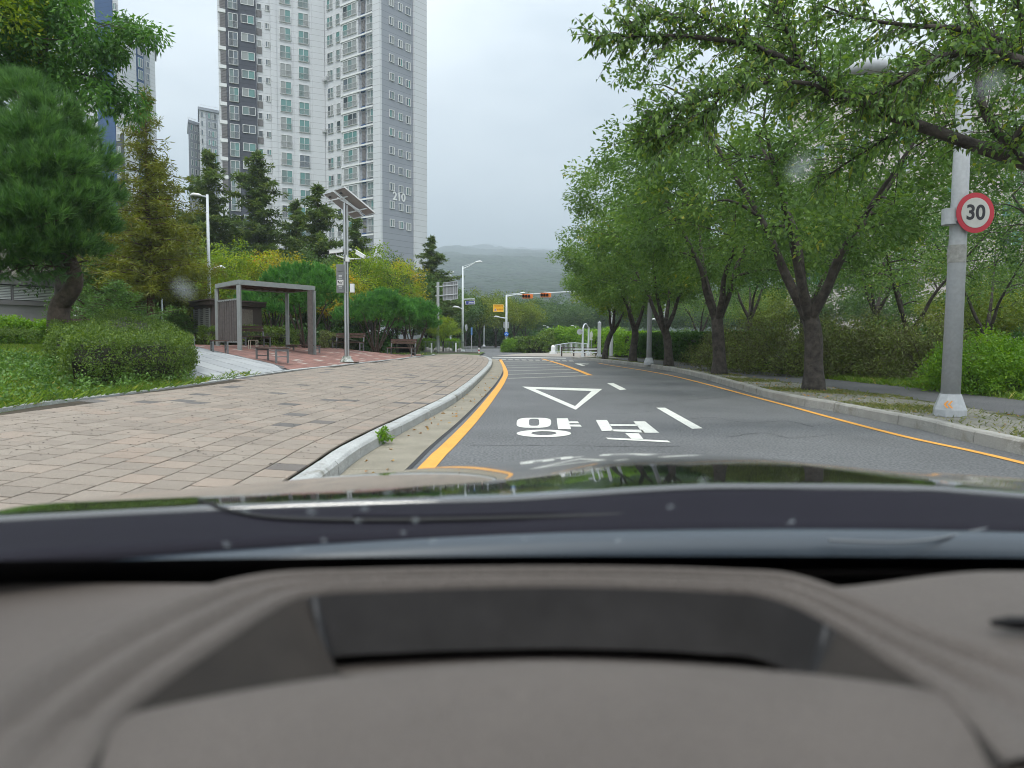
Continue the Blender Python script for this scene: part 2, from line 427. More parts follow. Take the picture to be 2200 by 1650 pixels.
syl1 = [ring_paint([(x - (y - 909) * 0.12, y) for x, y in ellipse_px(1147, 909, 37, 10.8, p=3.4)], [(x, y) for x, y in ellipse_px(1147.5, 908, 11, 7.6, p=4)]),
        paintM('b', [[(1196, 899.5), (1220, 899.5), (1227, 923), (1199, 923)], [(1221, 906), (1241, 906), (1244.5, 910), (1222.5, 910)], [(1223.5, 913), (1246, 913), (1250, 917.5), (1225, 917)]]),
        ring_paint(ellipse_px(1168.5, 932, 58.5, 8), ellipse_px(1168.5, 931.5, 27, 4.2))]
mark('white painted syllable with two rings, left half of the yield word', syl1)
syl2 = [paintM('b', [[(1280, 903), (1304, 903), (1318, 926), (1293, 927)], [(1361, 906), (1386, 906), (1416, 930.5), (1381, 930.5)], [(1310, 912), (1367, 912.5), (1371, 916), (1313, 916)], [(1316, 923.5), (1379, 924), (1385, 930.5), (1310, 927)]]),
        paintM('b', [[(1343, 931.5), (1372, 931.5), (1384, 946), (1357, 944)], [(1301, 941), (1357, 943.5), (1384, 945), (1435, 947.5), (1441, 951.5), (1307, 944.5)]])]
mark('white painted syllable of straight strokes, right half of the yield word', syl2)
mark('small white arrow like marking near the junction', [paintM('b', [[(1235, 781.5), (1243, 781), (1258, 785.5), (1250, 786)], [(1240, 781), (1266, 781.8), (1262, 782.8), (1246, 782.3)]])])
cw = []
for k in range(12):
    xa = 1062 + k * 14.5
    cw.append([(xa, 771.0 + k * 0.30), (xa + 9.5, 771.2 + k * 0.30), (xa + 12, 773.6 + k * 0.32), (xa + 2.0, 773.4 + k * 0.32)])
mark('faded white crossing bars across the road at the junction', [paintM('b', cw, M_WPAINT2), paintM('b', [[(1058, 767.0), (1215, 769.2), (1216, 770.2), (1058, 768.0)]], M_WPAINT)])
# dark bitumen seam between gutter and asphalt
gut_o = catmull([Vector((-1.12, -10, 0)), Vector((-1.14, 3, 0))] + [P(x, y) for x, y in ((892, 990), (932, 952), (990, 902), (1037, 855), (1062, 827), (1077, 805), (1080, 790), (1071, 775), (1050, 769.5))], 10)
gut_o = resample(gut_o, 0.4)
o = ribbon('road_seam', gut_o, -0.05, 0.012, mat('bitumen_seam', (0.03, 0.03, 0.033), 0.8, bump=0.4, bscale=60, coords='World'), 0.004)

# cracks and old seams in the asphalt
crk = MB(); cr_r = random.Random(12)
for px in ([(1010, 957), (1150, 957.5), (1300, 959), (1460, 960)], [(1470, 902), (1530, 897), (1600, 908), (1690, 905), (1750, 918)], [(1380, 868), (1440, 862), (1500, 858), (1560, 852)], [(1560, 940), (1640, 930), (1700, 942), (1790, 934)], [(1250, 887), (1340, 889), (1400, 884)], [(1420, 822), (1500, 830), (1590, 845), (1680, 868)]):
    base_ = resample(catmull([P(x, y) for x, y in px], 4), .08); l_ = []; r2_ = []
    for q, n_ in zip(base_, side(base_)):
        j_ = cr_r.gauss(0, .012); w_ = cr_r.uniform(.003, .010); l_.append(Vector((q.x + n_.x * (j_ + w_), q.y + n_.y * (j_ + w_), .004))); r2_.append(Vector((q.x + n_.x * (j_ - w_), q.y + n_.y * (j_ - w_), .004)))
    crk.strip(r2_, l_)
crk = crk.build('road_crack', mat('dark_crack', (.05, .05, .052), 1.0)); crk['kind'] = 'structure'  # crack lines are plain dark strips
# gutter: concrete lengths as separate pieces of the gutter strip
def between(pathA, pathB, s0, s1, z0, z1):
    return None
def arc(path):
    L = [0.0]
    for a, b in zip(path, path[1:]): L.append(L[-1] + (b - a).length)
    return L
def at(path, L, s):
    s = min(max(s, 0), L[-1] - 1e-6)
    lo = int(np.searchsorted(L, s)) - 1; lo = max(0, min(lo, len(path) - 2))
    return path[lo].lerp(path[lo + 1], (s - L[lo]) / max(1e-9, L[lo + 1] - L[lo]))
GUT = bpy.data.objects.new('gutter', None); COL.objects.link(GUT); GUT['kind'] = 'structure'
fineL = resample(KERB_L, 0.12); LL = arc(fineL); NL = side(fineL)
def kl(s, t, z=0.0):
    """point at arc length s along the left kerb, t metres to its left"""
    s = min(max(s, 0), LL[-1] - 1e-6); lo = max(0, min(int(np.searchsorted(LL, s)) - 1, len(fineL) - 2))
    f = (s - LL[lo]) / max(1e-9, LL[lo + 1] - LL[lo])
    p = fineL[lo].lerp(fineL[lo + 1], f); n = NL[lo].lerp(NL[lo + 1], f)
    return Vector((p.x + n.x * t, p.y + n.y * t, z))
def near_gut(p):
    return min(gut_o, key=lambda q: (q.x - p.x) ** 2 + (q.y - p.y) ** 2)
def s_at_y(y):
    for i, p in enumerate(fineL):
        if p.y >= y: return LL[i]
    return LL[-1]
s = s_at_y(1.0); end = s_at_y(46)
while s < end:
    step = 1.45; b = MB(); n = 5; top_a = []; top_b = []
    for i in range(n + 1):
        q = kl(s + 0.006 + (step - 0.014) * i / n, 0.0); r = near_gut(q)
        top_a.append(Vector((q.x, q.y, 0.016))); top_b.append(Vector((r.x, r.y, 0.010)))
    b.strip(top_b, top_a)
    b.strip([Vector((p.x, p.y, -0.05)) for p in top_b], top_b)
    b.add([top_a[0], top_b[0], Vector((top_b[0].x, top_b[0].y, -.05)), Vector((top_a[0].x, top_a[0].y, -.05))], [(0, 1, 2, 3)])
    b.build('gutter_slab', M_CONC, GUT)
    s += step

# kerb stones
def kerb(path_fn, s0, s1, m, label, hgt=0.15, wid=0.20, stone=1.0, lean=0.02, sgn=1, jit=0.004):
    root = bpy.data.objects.new('kerb', None); COL.objects.link(root); root['kind'] = 'structure'; root['label'] = label
    s = s0; rr = random.Random(5)
    prof = [(0.0, -0.06), (0.012, hgt - 0.03), (0.035, hgt - 0.006), (0.05, hgt), (wid - 0.01, hgt), (wid, hgt - 0.008), (wid, -0.06)]
    while s < s1:
        dz = rr.uniform(-jit, jit); dt = rr.uniform(-jit, jit); b = MB(); n = 4; rings = []
        for i in range(n + 1):
            ss = s + 0.008 + (stone - 0.017) * i / n
            rings.append([path_fn(ss, sgn * (t + dt), z + dz) for t, z in prof])
        k = len(prof); vs = [p for r in rings for p in r]
        fs = [(i * k + j, i * k + j + 1, (i + 1) * k + j + 1, (i + 1) * k + j) for i in range(n) for j in range(k - 1)]
        fs += [tuple(range(k)), tuple(n * k + j for j in range(k))[::-1]]
        b.add(vs, fs).build('kerb_stone', m, root)
        s += stone
    return root
kerb(kl, s_at_y(1.5), LL[-1] - 1, M_KERB, 'pale granite kerb stones curving along the tiled sidewalk')
fineR = resample(KERB_R, 0.12); LR = arc(fineR); NR = side(fineR)
def kr(s, t, z=0.0):
    s = min(max(s, 0), LR[-1] - 1e-6); lo = max(0, min(int(np.searchsorted(LR, s)) - 1, len(fineR) - 2))
    f = (s - LR[lo]) / max(1e-9, LR[lo + 1] - LR[lo])
    p = fineR[lo].lerp(fineR[lo + 1], f); n = NR[lo].lerp(NR[lo + 1], f)
    return Vector((p.x + n.x * t, p.y + n.y * t, z))
def sr_at_y(y):
    for i, p in enumerate(fineR):
        if p.y >= y: return LR[i]
    return LR[-1]
kerb(kr, sr_at_y(3), LR[-1] - 0.5, M_KERB2, 'weathered concrete kerb stones along the tree verge', hgt=0.17, wid=0.17, sgn=-1, jit=0.007)

# ------------------------------------------------------------------ left sidewalk: a bed and tiles, each a piece
KZ = 0.152
def side_z(p): return HL(p.x, p.y)
edge_px = [(-420, 1010), (-250, 950), (0, 880), (200, 855), (415, 827), (622, 797), (745, 783.5), (900, 766), (935, 761)]
EDGE = resample(catmull([PG(x, y) for x, y in edge_px], 8), 0.3)      # outer border of the sidewalk
def edge_t(s):
    """how far left of the kerb the border lies at arc s"""
    p = kl(s, 0); q = kl(s, 1); n = (q - p)
    best = 99
    for e in EDGE:
        r = Vector((e.x - p.x, e.y - p.y, 0)); along = abs(r.dot(Vector((n.y, -n.x, 0))))
        if along < 0.35: best = min(best, r.dot(n))
    return best if best < 30 else None
SIDE = MB(); sS = s_at_y(2.0); sE = s_at_y(52)
rows = []; ss = sS
while ss < sE:
    t1 = edge_t(ss) or (rows[-1][1] if rows else 6.0)
    rows.append((ss, min(t1, 9.5))); ss += 0.6
for i in range(2, len(rows) - 2):
    rows[i] = (rows[i][0], sum(rows[j][1] for j in range(i - 2, i + 3)) / 5)
def tmax(s):
    i = min(max(int((s - sS) / 0.6), 0), len(rows) - 2); f = (s - rows[i][0]) / 0.6
    return rows[i][1] * (1 - f) + rows[i + 1][1] * f
NT = 8; vs = []; fs = []
for (s_, t_) in rows:
    for j in range(NT + 1):
        p = kl(s_, 0.2 + (t_ - 0.2) * j / NT); p.z = side_z(p) - 0.012; vs.append(p)
for i in range(len(rows) - 1):
    for j in range(NT):
        a = i * (NT + 1) + j; fs.append((a, a + 1, a + NT + 2, a + NT + 1))
WALK = MB().add(vs, fs).build('sidewalk', M_JOINT); WALK['kind'] = 'structure'
def tile_geo(b, corners, h=0.016, bev=0.006, rnd=0.5, sink=0.0):
    """block with a small bevel; corners counter-clockwise with z = bed height"""
    k = len(corners); c = sum(corners, Vector()) / k
    lo = [Vector(p) - Vector((0, 0, 0.004)) for p in corners]
    mid = [Vector((p.x, p.y, p.z + h - bev * 0.6 - sink)) for p in corners]
    top = [Vector((p.x + (c.x - p.x) * bev / 0.12, p.y + (c.y - p.y) * bev / 0.12, p.z + h - sink)) for p in corners]
    vs = lo + mid + top; fs = [tuple(range(2 * k, 3 * k))]
    for a in (0, k):
        for i in range(k): fs.append((a + i, a + (i + 1) % k, a + k + (i + 1) % k, a + k + i))
    b.add(vs, fs, 0, rnd)
tr = random.Random(3); tiles = []; TW, TL = 0.295, 0.30
ti = 0; s = sS
while s < sE - 0.3:
    tcount = int((tmax(s) - 0.22) / TW)
    for j in range(tcount):
        sh = 0.15 if j % 2 else 0.0
        t0 = 0.203 + j * TW
        g_ = 0.0065
        gs = 0.0125; cs = [kl(s + sh + gs, t0 + g_), kl(s + sh + TL - gs, t0 + g_), kl(s + sh + TL - gs, t0 + TW - g_), kl(s + sh + gs, t0 + TW - g_)]
        for c in cs: c.z = side_z(c) - 0.012
        tiles.append((cs, tr.random(), tr.uniform(0, 0.003)))
    s += TL
tiles.sort(key=lambda a: (0 if a[0][0].y > 5.6 and abs(a[0][0].x) < a[0][0].y * 0.74 + 0.3 else 1, a[0][0].y))
for cs, r_, sk in tiles[:295]:
    b = MB(); tile_geo(b, cs[::-1] if (cs[1] - cs[0]).cross(cs[2] - cs[0]).z < 0 else cs, rnd=r_, sink=sk)
    b.build('tile', M_TILE, WALK, flat_attr=True)
b = MB()
for cs, r_, sk in tiles[295:]:
    tile_geo(b, cs[::-1] if (cs[1] - cs[0]).cross(cs[2] - cs[0]).z < 0 else cs, rnd=r_, sink=sk)
o = b.build('paving_tile', M_TILE, WALK, flat_attr=True); o['kind'] = 'stuff'
# border stones between sidewalk and plaza / lawn
BORD = bpy.data.objects.new('sidewalk_border', None); COL.objects.link(BORD); BORD['kind'] = 'structure'
ef = resample([e for e in EDGE if e.y < 52], 0.9); en = side(ef)
for i in range(len(ef) - 1):
    a, c = ef[i].lerp(ef[i + 1], 0.01), ef[i].lerp(ef[i + 1], 0.99)
    q = [a, c, c + en[i] * 0.12, a + en[i] * 0.12]
    vs = [Vector((p.x, p.y, HL(p.x, p.y) + dz)) for dz in (-0.1, 0.012) for p in q]
    MB().add(vs, [(4, 5, 6, 7), (0, 1, 5, 4), (1, 2, 6, 5), (2, 3, 7, 6), (3, 0, 4, 7)]).build('border_stone', M_KERB, BORD)
# small dark debris on the tiles
n = 2600; V = []; rd = []
for i in range(n):
    s_ = rng.uniform(s_at_y(6), s_at_y(30)); t_ = rng.uniform(0.3, max(0.4, tmax(s_) - 0.1)); p = kl(s_, t_); p.z = side_z(p) + 0.007
    a = rng.uniform(0, 6.28); L_ = rng.uniform(0.006, 0.016); W_ = L_ * rng.uniform(0.3, 0.7)
    d = Vector((math.cos(a), math.sin(a), 0)); e = Vector((-d.y, d.x, 0))
    V += [p - d * L_, p - e * W_, p + d * L_ + Vector((0, 0, .003)), p + e * W_ + Vector((0, 0, .005))]
o = quads('debris', np.array([tuple(v) for v in V]), mat('dry_twig', (0.035, 0.025, 0.018), 0.9)); o['kind'] = 'stuff'; o['label'] = 'dark twigs and seeds strewn on the sidewalk'

# left park ground: one draped sheet (lawn soil) beyond the border
def park_h(x, y): return HL(x, y) - 0.035
vs, fs = rect_grid(-70, -2.4, 1, 64, 135, 126, park_h)
keep = []
for f in fs:
    c = [(vs[i][0], vs[i][1]) for i in f]; cx = sum(a for a, _ in c) / 4; cyy = sum(b for _, b in c) / 4
    keep.append(f)
PARK = MB().add(vs, keep).build('park_ground', M_LAWN); PARK['kind'] = 'structure'

# plaza: red pavers, and the grey granite slabs of the ramp in front
def inside(poly, x, y):
    c = False; j = len(poly) - 1
    for i in range(len(poly)):
        xi, yi = poly[i]; xj, yj = poly[j]
        if (yi > y) != (yj > y) and x < (xj - xi) * (y - yi) / (yj - yi) + xi: c = not c
        j = i
    return c
pz = [(p.x, p.y) for p in (PG(640, 796), PG(745, 784), PG(880, 768.5), PG(910, 764))]
pz_poly = pz + [(p.x, p.y) for p in (PG(905, 760.5), PG(760, 757), PG(660, 754.5), PG(560, 749), PG(440, 745), PG(330, 741), PG(340, 746))] + [(p.x, p.y) for p in (PG(430, 758), PG(520, 768), PG(600, 785))]
pz_poly = [(x - 0.14 if i < 4 else x, y) for i, (x, y) in enumerate(pz_poly)]
slab_poly = [(p.x, p.y) for p in (PG(395, 829), PG(418, 826.5), PG(620, 798.5), PG(600, 786), PG(520, 769), PG(430, 759), PG(340, 747), PG(300, 742), PG(250, 745))]
slab_poly = [(x - 0.14, y) for x, y in slab_poly]
def bed(name, poly, m, dz):
    bmh = bmesh.new(); xs = [p[0] for p in poly]; ys = [p[1] for p in poly]
    vs, fs = rect_grid(min(xs), max(xs), min(ys), max(ys), 40, 60, lambda x, y: HL(x, y) + dz)
    HU = hull(poly); ff = [f for f in fs if any(inside(HU, vs[i][0], vs[i][1]) for i in f)]
    bmh.free(); o = MB().add(vs, ff).build(name, m); o['kind'] = 'structure'; return o
def hull(pts):
    pts = sorted(set(pts)); 
    def half(ps):
        h = []
        for p in ps:
            while len(h) > 1 and (h[-1][0] - h[-2][0]) * (p[1] - h[-2][1]) - (h[-1][1] - h[-2][1]) * (p[0] - h[-2][0]) <= 0: h.pop()
            h.append(p)
        return h[:-1]
    return half(pts) + half(pts[::-1])
def clip(poly, H):
    out = [tuple(p) for p in poly]
    for i in range(len(H)):
        a, b = H[i], H[(i + 1) % len(H)]; f = lambda p: (b[0] - a[0]) * (p[1] - a[1]) - (b[1] - a[1]) * (p[0] - a[0])
        new = []
        for j in range(len(out)):
            p, q_ = out[j], out[(j + 1) % len(out)]; fp, fq = f(p), f(q_)
            if fp >= 0: new.append(p)
            if (fp >= 0) != (fq >= 0):
                t = fp / (fp - fq); new.append((p[0] + (q_[0] - p[0]) * t, p[1] + (q_[1] - p[1]) * t))
        out = new
        if len(out) < 3: return None
    return out
def tile_field(name, poly, tw, tl, ang, m, root, keep_n, h=0.014, gap=0.004, dz=-0.008):
    ca, sa = math.cos(ang), math.sin(ang); xs = [p[0] * ca + p[1] * sa for p in poly]; ys = [-p[0] * sa + p[1] * ca for p in poly]
    out = []; u = min(xs); j = 0; HU = hull(poly)
    while u < max(xs):
        v = min(ys) - tl + (tl / 2 if j % 2 else 0)
        while v < max(ys):
            cu, cv = u + tw / 2, v + tl / 2; x, y = cu * ca - cv * sa, cu * sa + cv * ca
            q4 = []
            for a, b_ in ((gap, gap), (tw - gap, gap), (tw - gap, tl - gap), (gap, tl - gap)):
                uu, vv = u + a, v + b_; q4.append((uu * ca - vv * sa, uu * sa + vv * ca))
            q4 = clip(q4, HU)
            if q4: out.append(([Vector((X, Y, HL(X, Y) + dz)) for X, Y in q4], tr.random()))
            v += tl
        u += tw; j += 1
    out.sort(key=lambda c: c[0][0].length)
    for cs, r_ in out[:keep_n]:
        b = MB(); tile_geo(b, cs, h=h, rnd=r_, sink=tr.uniform(0, 0.002)); b.build(name, m, root, flat_attr=True)
    b = MB()
    for cs, r_ in out[keep_n:]: tile_geo(b, cs, h=h, rnd=r_, sink=tr.uniform(0, 0.002))
    if out[keep_n:]:
        o = b.build(name + '_field' if keep_n == 0 else name, m, root, flat_attr=True); o['kind'] = 'stuff'
    return out
PLZ = bed('plaza', pz_poly, M_JOINT, -0.016)
tile_field('paver', pz_poly, 0.20, 0.42, 0.95, M_RED, PLZ, 290)
SLB = bed('plaza_ramp', slab_poly, mat('dark_joint', (0.10, 0.105, 0.11), 0.9), 0.013)
tile_field('slab', slab_poly, 0.60, 1.2, 0.75, M_SLAB, SLB, 280, h=0.014, gap=0.014, dz=0.014)

# ------------------------------------------------------------------ right verge, cycle path, soil beyond
def RZ(x, y): return 0.15
RIGHT = MB(); pr = [kr(s_, -0.16) for s_ in np.arange(sr_at_y(3), LR[-1] - 0.2, 0.8)]
outer = [Vector((60 + 0 * p.x, p.y * 1.0, 0)) for p in pr]
RIGHT.strip(zshift(outer, 0.135), zshift(pr, 0.135)); RIGHT = RIGHT.build('verge_ground', M_SOIL); RIGHT['kind'] = 'structure'
# soil beyond the junction on the right and ahead
pth_n = resample(catmull([Vector((7.9, -10, 0)), Vector((7.9, 3, 0)), P(2200, 893, .15), P(2073, 873, .15), P(1850, 840, .15), P(1650, 815, .15), P(1480, 792, .15), P(1340, 774, .15), P(1300, 769, .15)], 8), 0.5)
path_f = offset(pth_n, -2.0)
o = MB().strip(zshift(path_f, 0.142), zshift(pth_n, 0.142)).build('cycle_path', M_ASPH2); o['kind'] = 'structure'
# old mossy blocks between kerb and path
VB = bpy.data.objects.new('verge_paving', None); COL.objects.link(VB); VB['kind'] = 'structure'
blocks = []; s = sr_at_y(4.0)
LP = arc(pth_n)
def path_x(y):
    best = min(pth_n, key=lambda q: abs(q.y - y)); return best.x
while s < sr_at_y(40):
    w_ = path_x(kr(s, 0).y) - kr(s, 0).x
    for j in range(int((w_ - 0.2) / 0.3)):
        sh = 0.15 if j % 2 else 0; t0 = 0.19 + j * 0.3
        cs = [kr(s + sh + .004, -(t0 + .004)), kr(s + sh + .296, -(t0 + .004)), kr(s + sh + .296, -(t0 + .296)), kr(s + sh + .004, -(t0 + .296))]
        for c in cs: c.z = 0.136
        if mnoise.noise(Vector((cs[0].x * .5, cs[0].y * .5, 3))) < 0.33: blocks.append((cs[::-1], tr.random()))
    s += 0.30
blocks.sort(key=lambda c: (0 if c[0][0].y > 7.4 else 1, c[0][0].y))
for cs, r_ in blocks[:280]:
    b = MB(); tile_geo(b, cs, h=0.016, rnd=r_, sink=tr.uniform(0, 0.006)); b.build('block', M_OLDT, VB, flat_attr=True)
b = MB()
for cs, r_ in blocks[280:]: tile_geo(b, cs, h=0.016, rnd=r_, sink=tr.uniform(0, 0.006))
o = b.build('block', M_OLDT, VB, flat_attr=True); o['kind'] = 'stuff'
# ground beyond the junction
far = MB(); far.add([(5, 62, -0.02), (300, 62, 0.1), (300, 400, 0.1), (2, 400, 0.1), (0.5, 120, 0.0)], [(0, 1, 2, 3, 4)])
far.add([(-8.2, 67, 0.02), (-300, 67, 0.1), (-300, 400, 0.1), (-18, 400, 0.1), (-9.5, 130, 0.0)], [(4, 3, 2, 1, 0)])
far = far.build('far_ground', M_LAWN); far['kind'] = 'structure'
corner = sheet('corner_pavement', [P(1060, 765.5), P(1190, 766.5), P(1300, 768), P(1330, 770), P(1420, 757), P(1300, 756), P(1180, 757.5), P(1120, 760)], mat('pale_pavement', (0.33, 0.30, 0.26), 0.9, noise=0.2, nscale=1.0, coords='World', bump=0.3, bscale=30), z=0.02)
# ------------------------------------------------------------------ the car the picture is taken from
CAR = thing('car', 'dark car seen from its driver seat, glossy hood and grey dashboard', 'car', (0.35, 0, 0))
CAR['category'] = 'car'
OFF = Vector((0.35, 0, 0))
def carbuild(b, name, m, parent=CAR, smooth=True):
    b.v = [(x - OFF.x, y, z) for x, y, z in b.v]
    return b.build(name, m, parent, smooth=smooth)
M_PAINT = mat('dark_metallic_paint', (0.010, 0.011, 0.014), 0.09, metal=0.0, spec=0.9, coat=1.0)
M_DASH = mat('dash_grain', (0.122, 0.103, 0.091), 0.58, spec=0.45, noise=0.12, nscale=9, bump=0.5, bscale=420, speck=.12)
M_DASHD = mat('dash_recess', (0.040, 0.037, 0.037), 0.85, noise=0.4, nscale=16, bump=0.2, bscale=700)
M_COWL = mat('cowl_plastic', (0.013, 0.012, 0.018), 0.7, spec=0.10, noise=0.1, nscale=5)
M_FRIT = mat('black_frit', (0.003, 0.003, 0.004), 0.5, spec=0.2)
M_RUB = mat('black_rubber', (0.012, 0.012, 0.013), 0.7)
M_SEAL = mat('glossy_seal', (0.015, 0.018, 0.022), 0.28, spec=0.8)

def hood_z(X, Y):
    t = Y - 1.08; u = X - 0.42
    z = -0.229 - 0.088 * t - 0.034 * t * t if t > 0 else -0.229 - 0.088 * t
    z -= 0.022 * u * u + 0.050 * u * u * max(t, 0)
    s_ = smooth(-0.05, 0.32, X) * (1 - smooth(0.55, 0.92, X - 0.0))       # raised centre of the hood
    z += 0.016 * s_
    e = max(0.0, abs(u) - 1.15); z -= 1.6 * e * e
    if t > 1.05: z -= 0.5 * (t - 1.05) ** 2
    return z
def hood_rear(X):
    u = X - 0.42
    return 1.03 - 0.055 * u * u
nx, ny = 90, 60; vs = []; fs = []
for j in range(ny + 1):
    for i in range(nx + 1):
        X = -0.95 + 2.74 * i / nx; y0 = hood_rear(X); Y = y0 + (2.45 - y0) * (j / ny)
        vs.append(Vector((X, Y, EYE.z + hood_z(X, Y))))
for j in range(ny):
    for i in range(nx):
        a = j * (nx + 1) + i; fs.append((a, a + 1, a + nx + 2, a + nx + 1))
hb = MB().add(vs, fs)
# rear lip of the hood: rolled edge turning down
lip = []; prof = [(0, 0), (-0.004, -0.0001), (-0.008, -0.0010), (-0.0115, -0.0030), (-0.013, -0.007), (-0.012, -0.02)]
o0 = len(hb.v); n = nx + 1
for dy, dz in prof[1:]:
    for i in range(n):
        v = vs[i]; hb.v.append((v.x, v.y + dy, v.z + dz))
for k in range(len(prof) - 1):
    for i in range(nx):
        a = (i if k == 0 else o0 + (k - 1) * n + i); c = o0 + k * n + i
        hb.f.append((a, c, c + 1, a + 1)); hb.m.append(0); hb.r.append(.5)
carbuild(hb, 'hood', M_PAINT)
# left fender beside the hood
vs = []; fs = []
for j in range(31):
    Y = 0.75 + 1.6 * j / 30
    for i in range(9):
        a = i / 8; X = -0.953 - 0.10 * a; z = hood_z(-0.95, max(Y, 1.03)) - 0.008 - 0.01 * a - 0.08 * a ** 3
        vs.append(Vector((X, Y, EYE.z + z)))
for j in range(30):
    for i in range(8):
        a = j * 9 + i; fs.append((a, a + 9, a + 10, a + 1))
carbuild(MB().add(vs, fs), 'fender', M_PAINT)
carbuild(MB().add([(v.x * -1 + 0.84 + 0.02, v.y, v.z) for v in vs], [f[::-1] for f in fs]), 'fender', M_PAINT)

# windshield: curved pane, base line bows towards the driver at its sides
def ws_base(X):
    u = X - 0.42
    return 0.845 - 0.16 * u * u, -0.300 - 0.010 * u * u
def ws_pt(X, v):
    """v = 0 at the base, 1 at the roof"""
    yb, zb = ws_base(X); u = X - 0.42
    ang = 0.56; L = 0.98
    y = yb - v * L * math.cos(ang) ; z = zb + v * L * math.sin(ang) + 0.05 * math.sin(math.pi * v)
    return Vector((0.42 + u * (1 - 0.13 * v), y, EYE.z + z))
glass = bpy.data.materials.new('windshield_glass'); glass.use_nodes = True; t_ = glass.node_tree; t_.nodes.clear()
g1 = t_.nodes.new('ShaderNodeBsdfTransparent'); g1.inputs[0].default_value = (0.955, 0.97, 0.96, 1); go = t_.nodes.new('ShaderNodeOutputMaterial')
t_.links.new(g1.outputs[0], go.inputs['Surface'])
vs = []; fs = []
for j in range(25):
    for i in range(41):
        vs.append(ws_pt(-0.50 + 1.84 * i / 40, j / 24))
for j in range(24):
    for i in range(40):
        a = j * 41 + i; fs.append((a, a + 1, a + 42, a + 41))
carbuild(MB().add(vs, fs), 'windshield', glass)
# black printed border along the base of the pane (inside face)
def ws_strip(v0, v1, off, x0=-0.50, x1=1.34, n=40, nv=3):
    V = []; F = []
    for j in range(nv + 1):
        for i in range(n + 1):
            X_ = x0 + (x1 - x0) * i / n; p = ws_pt(X_, v0 + (v1 + .12 * (X_ - .42) ** 2 - v0) * j / nv); V.append(p + Vector((0, -off * 0.5, -off)))
    for j in range(nv):
        for i in range(n):
            a = j * (n + 1) + i; F.append((a, a + 1, a + n + 2, a + n + 1))
    return MB().add(V, F)
carbuild(ws_strip(-0.04, 0.105, 0.004), 'windshield_border', M_FRIT)
# cowl: rounded blue-grey seal in front of the pane, then the plastic tray rising to the hood
def sweep_x(prof, fx, x0=-0.60, x1=1.44, n=60):
    V = []; F = []; k = len(prof)
    for i in range(n + 1):
        X = x0 + (x1 - x0) * i / n; oy, oz = fx(X)
        for (y, z) in prof: V.append(Vector((X, oy + y, EYE.z + oz + z)))
    for i in range(n):
        for j in range(k - 1):
            a = i * k + j; F.append((a, a + k, a + k + 1, a + 1))
    return MB().add(V, F)
carbuild(sweep_x([(-0.005, 0.020), (0.000, 0.040), (0.006, 0.052), (0.016, 0.0585), (0.028, 0.060), (0.038, 0.058)], lambda X: (ws_base(X)[0] + 0.012, ws_base(X)[1] + 0.002), -0.62, 1.44), 'cowl_seal', mat('satin_seal', (0.022, 0.034, 0.048), 0.36, spec=0.7))
V = []; F = []
for i in range(61):
    X = -1.0 + 2.9 * i / 60; y0 = ws_base(X)[0] + 0.044; y1 = hood_rear(X) - 0.010; zh = hood_z(X, hood_rear(X)) - 0.0065; z0 = -0.2425 + 0.004 * abs(X - .42)
    for f, dz in ((0, -.02), (0.0, 0), (.25, -.001), (.5, 0.0), (.75, .002), (.92, .0015), (1.0, -.001), (1.12, -.012)):
        V.append(Vector((X, y0 + (y1 - y0) * f, EYE.z + z0 + (zh - z0) * min(1, f) + dz)))
for i in range(60):
    for j in range(7): a = i * 8 + j; F.append((a, a + 8, a + 9, a + 1))
carbuild(MB().add(V, F), 'cowl_panel', M_COWL)
# dark reflection of the dash arch, modelled as curved tubes on the cowl
def arch_reflection(px, r0, z=-0.2385):
    w = bpy.data.objects.new('arch_reflection', None); COL.objects.link(w); w.parent = CAR
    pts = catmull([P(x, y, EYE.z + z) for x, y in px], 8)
    carbuild(MB().tube(pts, [r0 * (0.6 + 0.4 * math.sin(math.pi * i / (len(pts) - 1))) for i in range(len(pts))], 8), 'reflection_line', M_RUB, w)
    carbuild(MB().tube([p + Vector((0, 0.016, 0.001)) for p in pts[len(pts) // 3:]], r0 * 0.8, 8), 'arm', M_COWL, w)  # second strand of the same modelled reflection
arch_reflection([(430, 1076), (510, 1100), (620, 1114), (850, 1118), (1150, 1112), (1400, 1104), (1560, 1090), (1650, 1076), (1720, 1066)], 0.0034, -0.2360)
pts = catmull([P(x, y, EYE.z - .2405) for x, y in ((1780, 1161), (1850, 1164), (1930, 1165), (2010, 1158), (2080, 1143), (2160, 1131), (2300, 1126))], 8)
carbuild(MB().tube(pts, .0018, 8), 'cowl_highlight', mat('highlight_grey', (.12, .13, .14), .4))  # bright edge highlight put in as a thin grey tube

# dashboard: recess with a folded rim
def relp(px, py, z): return P(px, py, EYE.z + z)
R0 = [(170, 1690), (225, 1590), (290, 1515), (400, 1432), (510, 1358), (615, 1292), (690, 1272), (850, 1264), (1000, 1259), (1200, 1256), (1400, 1260), (1540, 1267), (1630, 1274), (1715, 1302), (1810, 1355), (1895, 1410), (1985, 1466), (2080, 1540), (2160, 1630)]
R3 = [(-560, 1900), (-330, 1720), (-130, 1590), (20, 1478), (200, 1378), (400, 1296), (560, 1256), (760, 1247), (950, 1243), (1180, 1241), (1420, 1243), (1580, 1248), (1700, 1256), (1810, 1290), (1920, 1332), (2060, 1390), (2240, 1440), (2450, 1500), (2750, 1640)]
zin, zout = -0.202, -0.203
a0 = catmull([relp(x, y, zin) for x, y in R0], 8); a3 = catmull([relp(x, y, zout) for x, y in R3], 8)
F0 = [(1985, 1466), (1850, 1446), (1700, 1430), (1500, 1416), (1300, 1408), (1150, 1406), (1000, 1412), (850, 1424), (700, 1442), (550, 1464), (400, 1492), (290, 1515)]
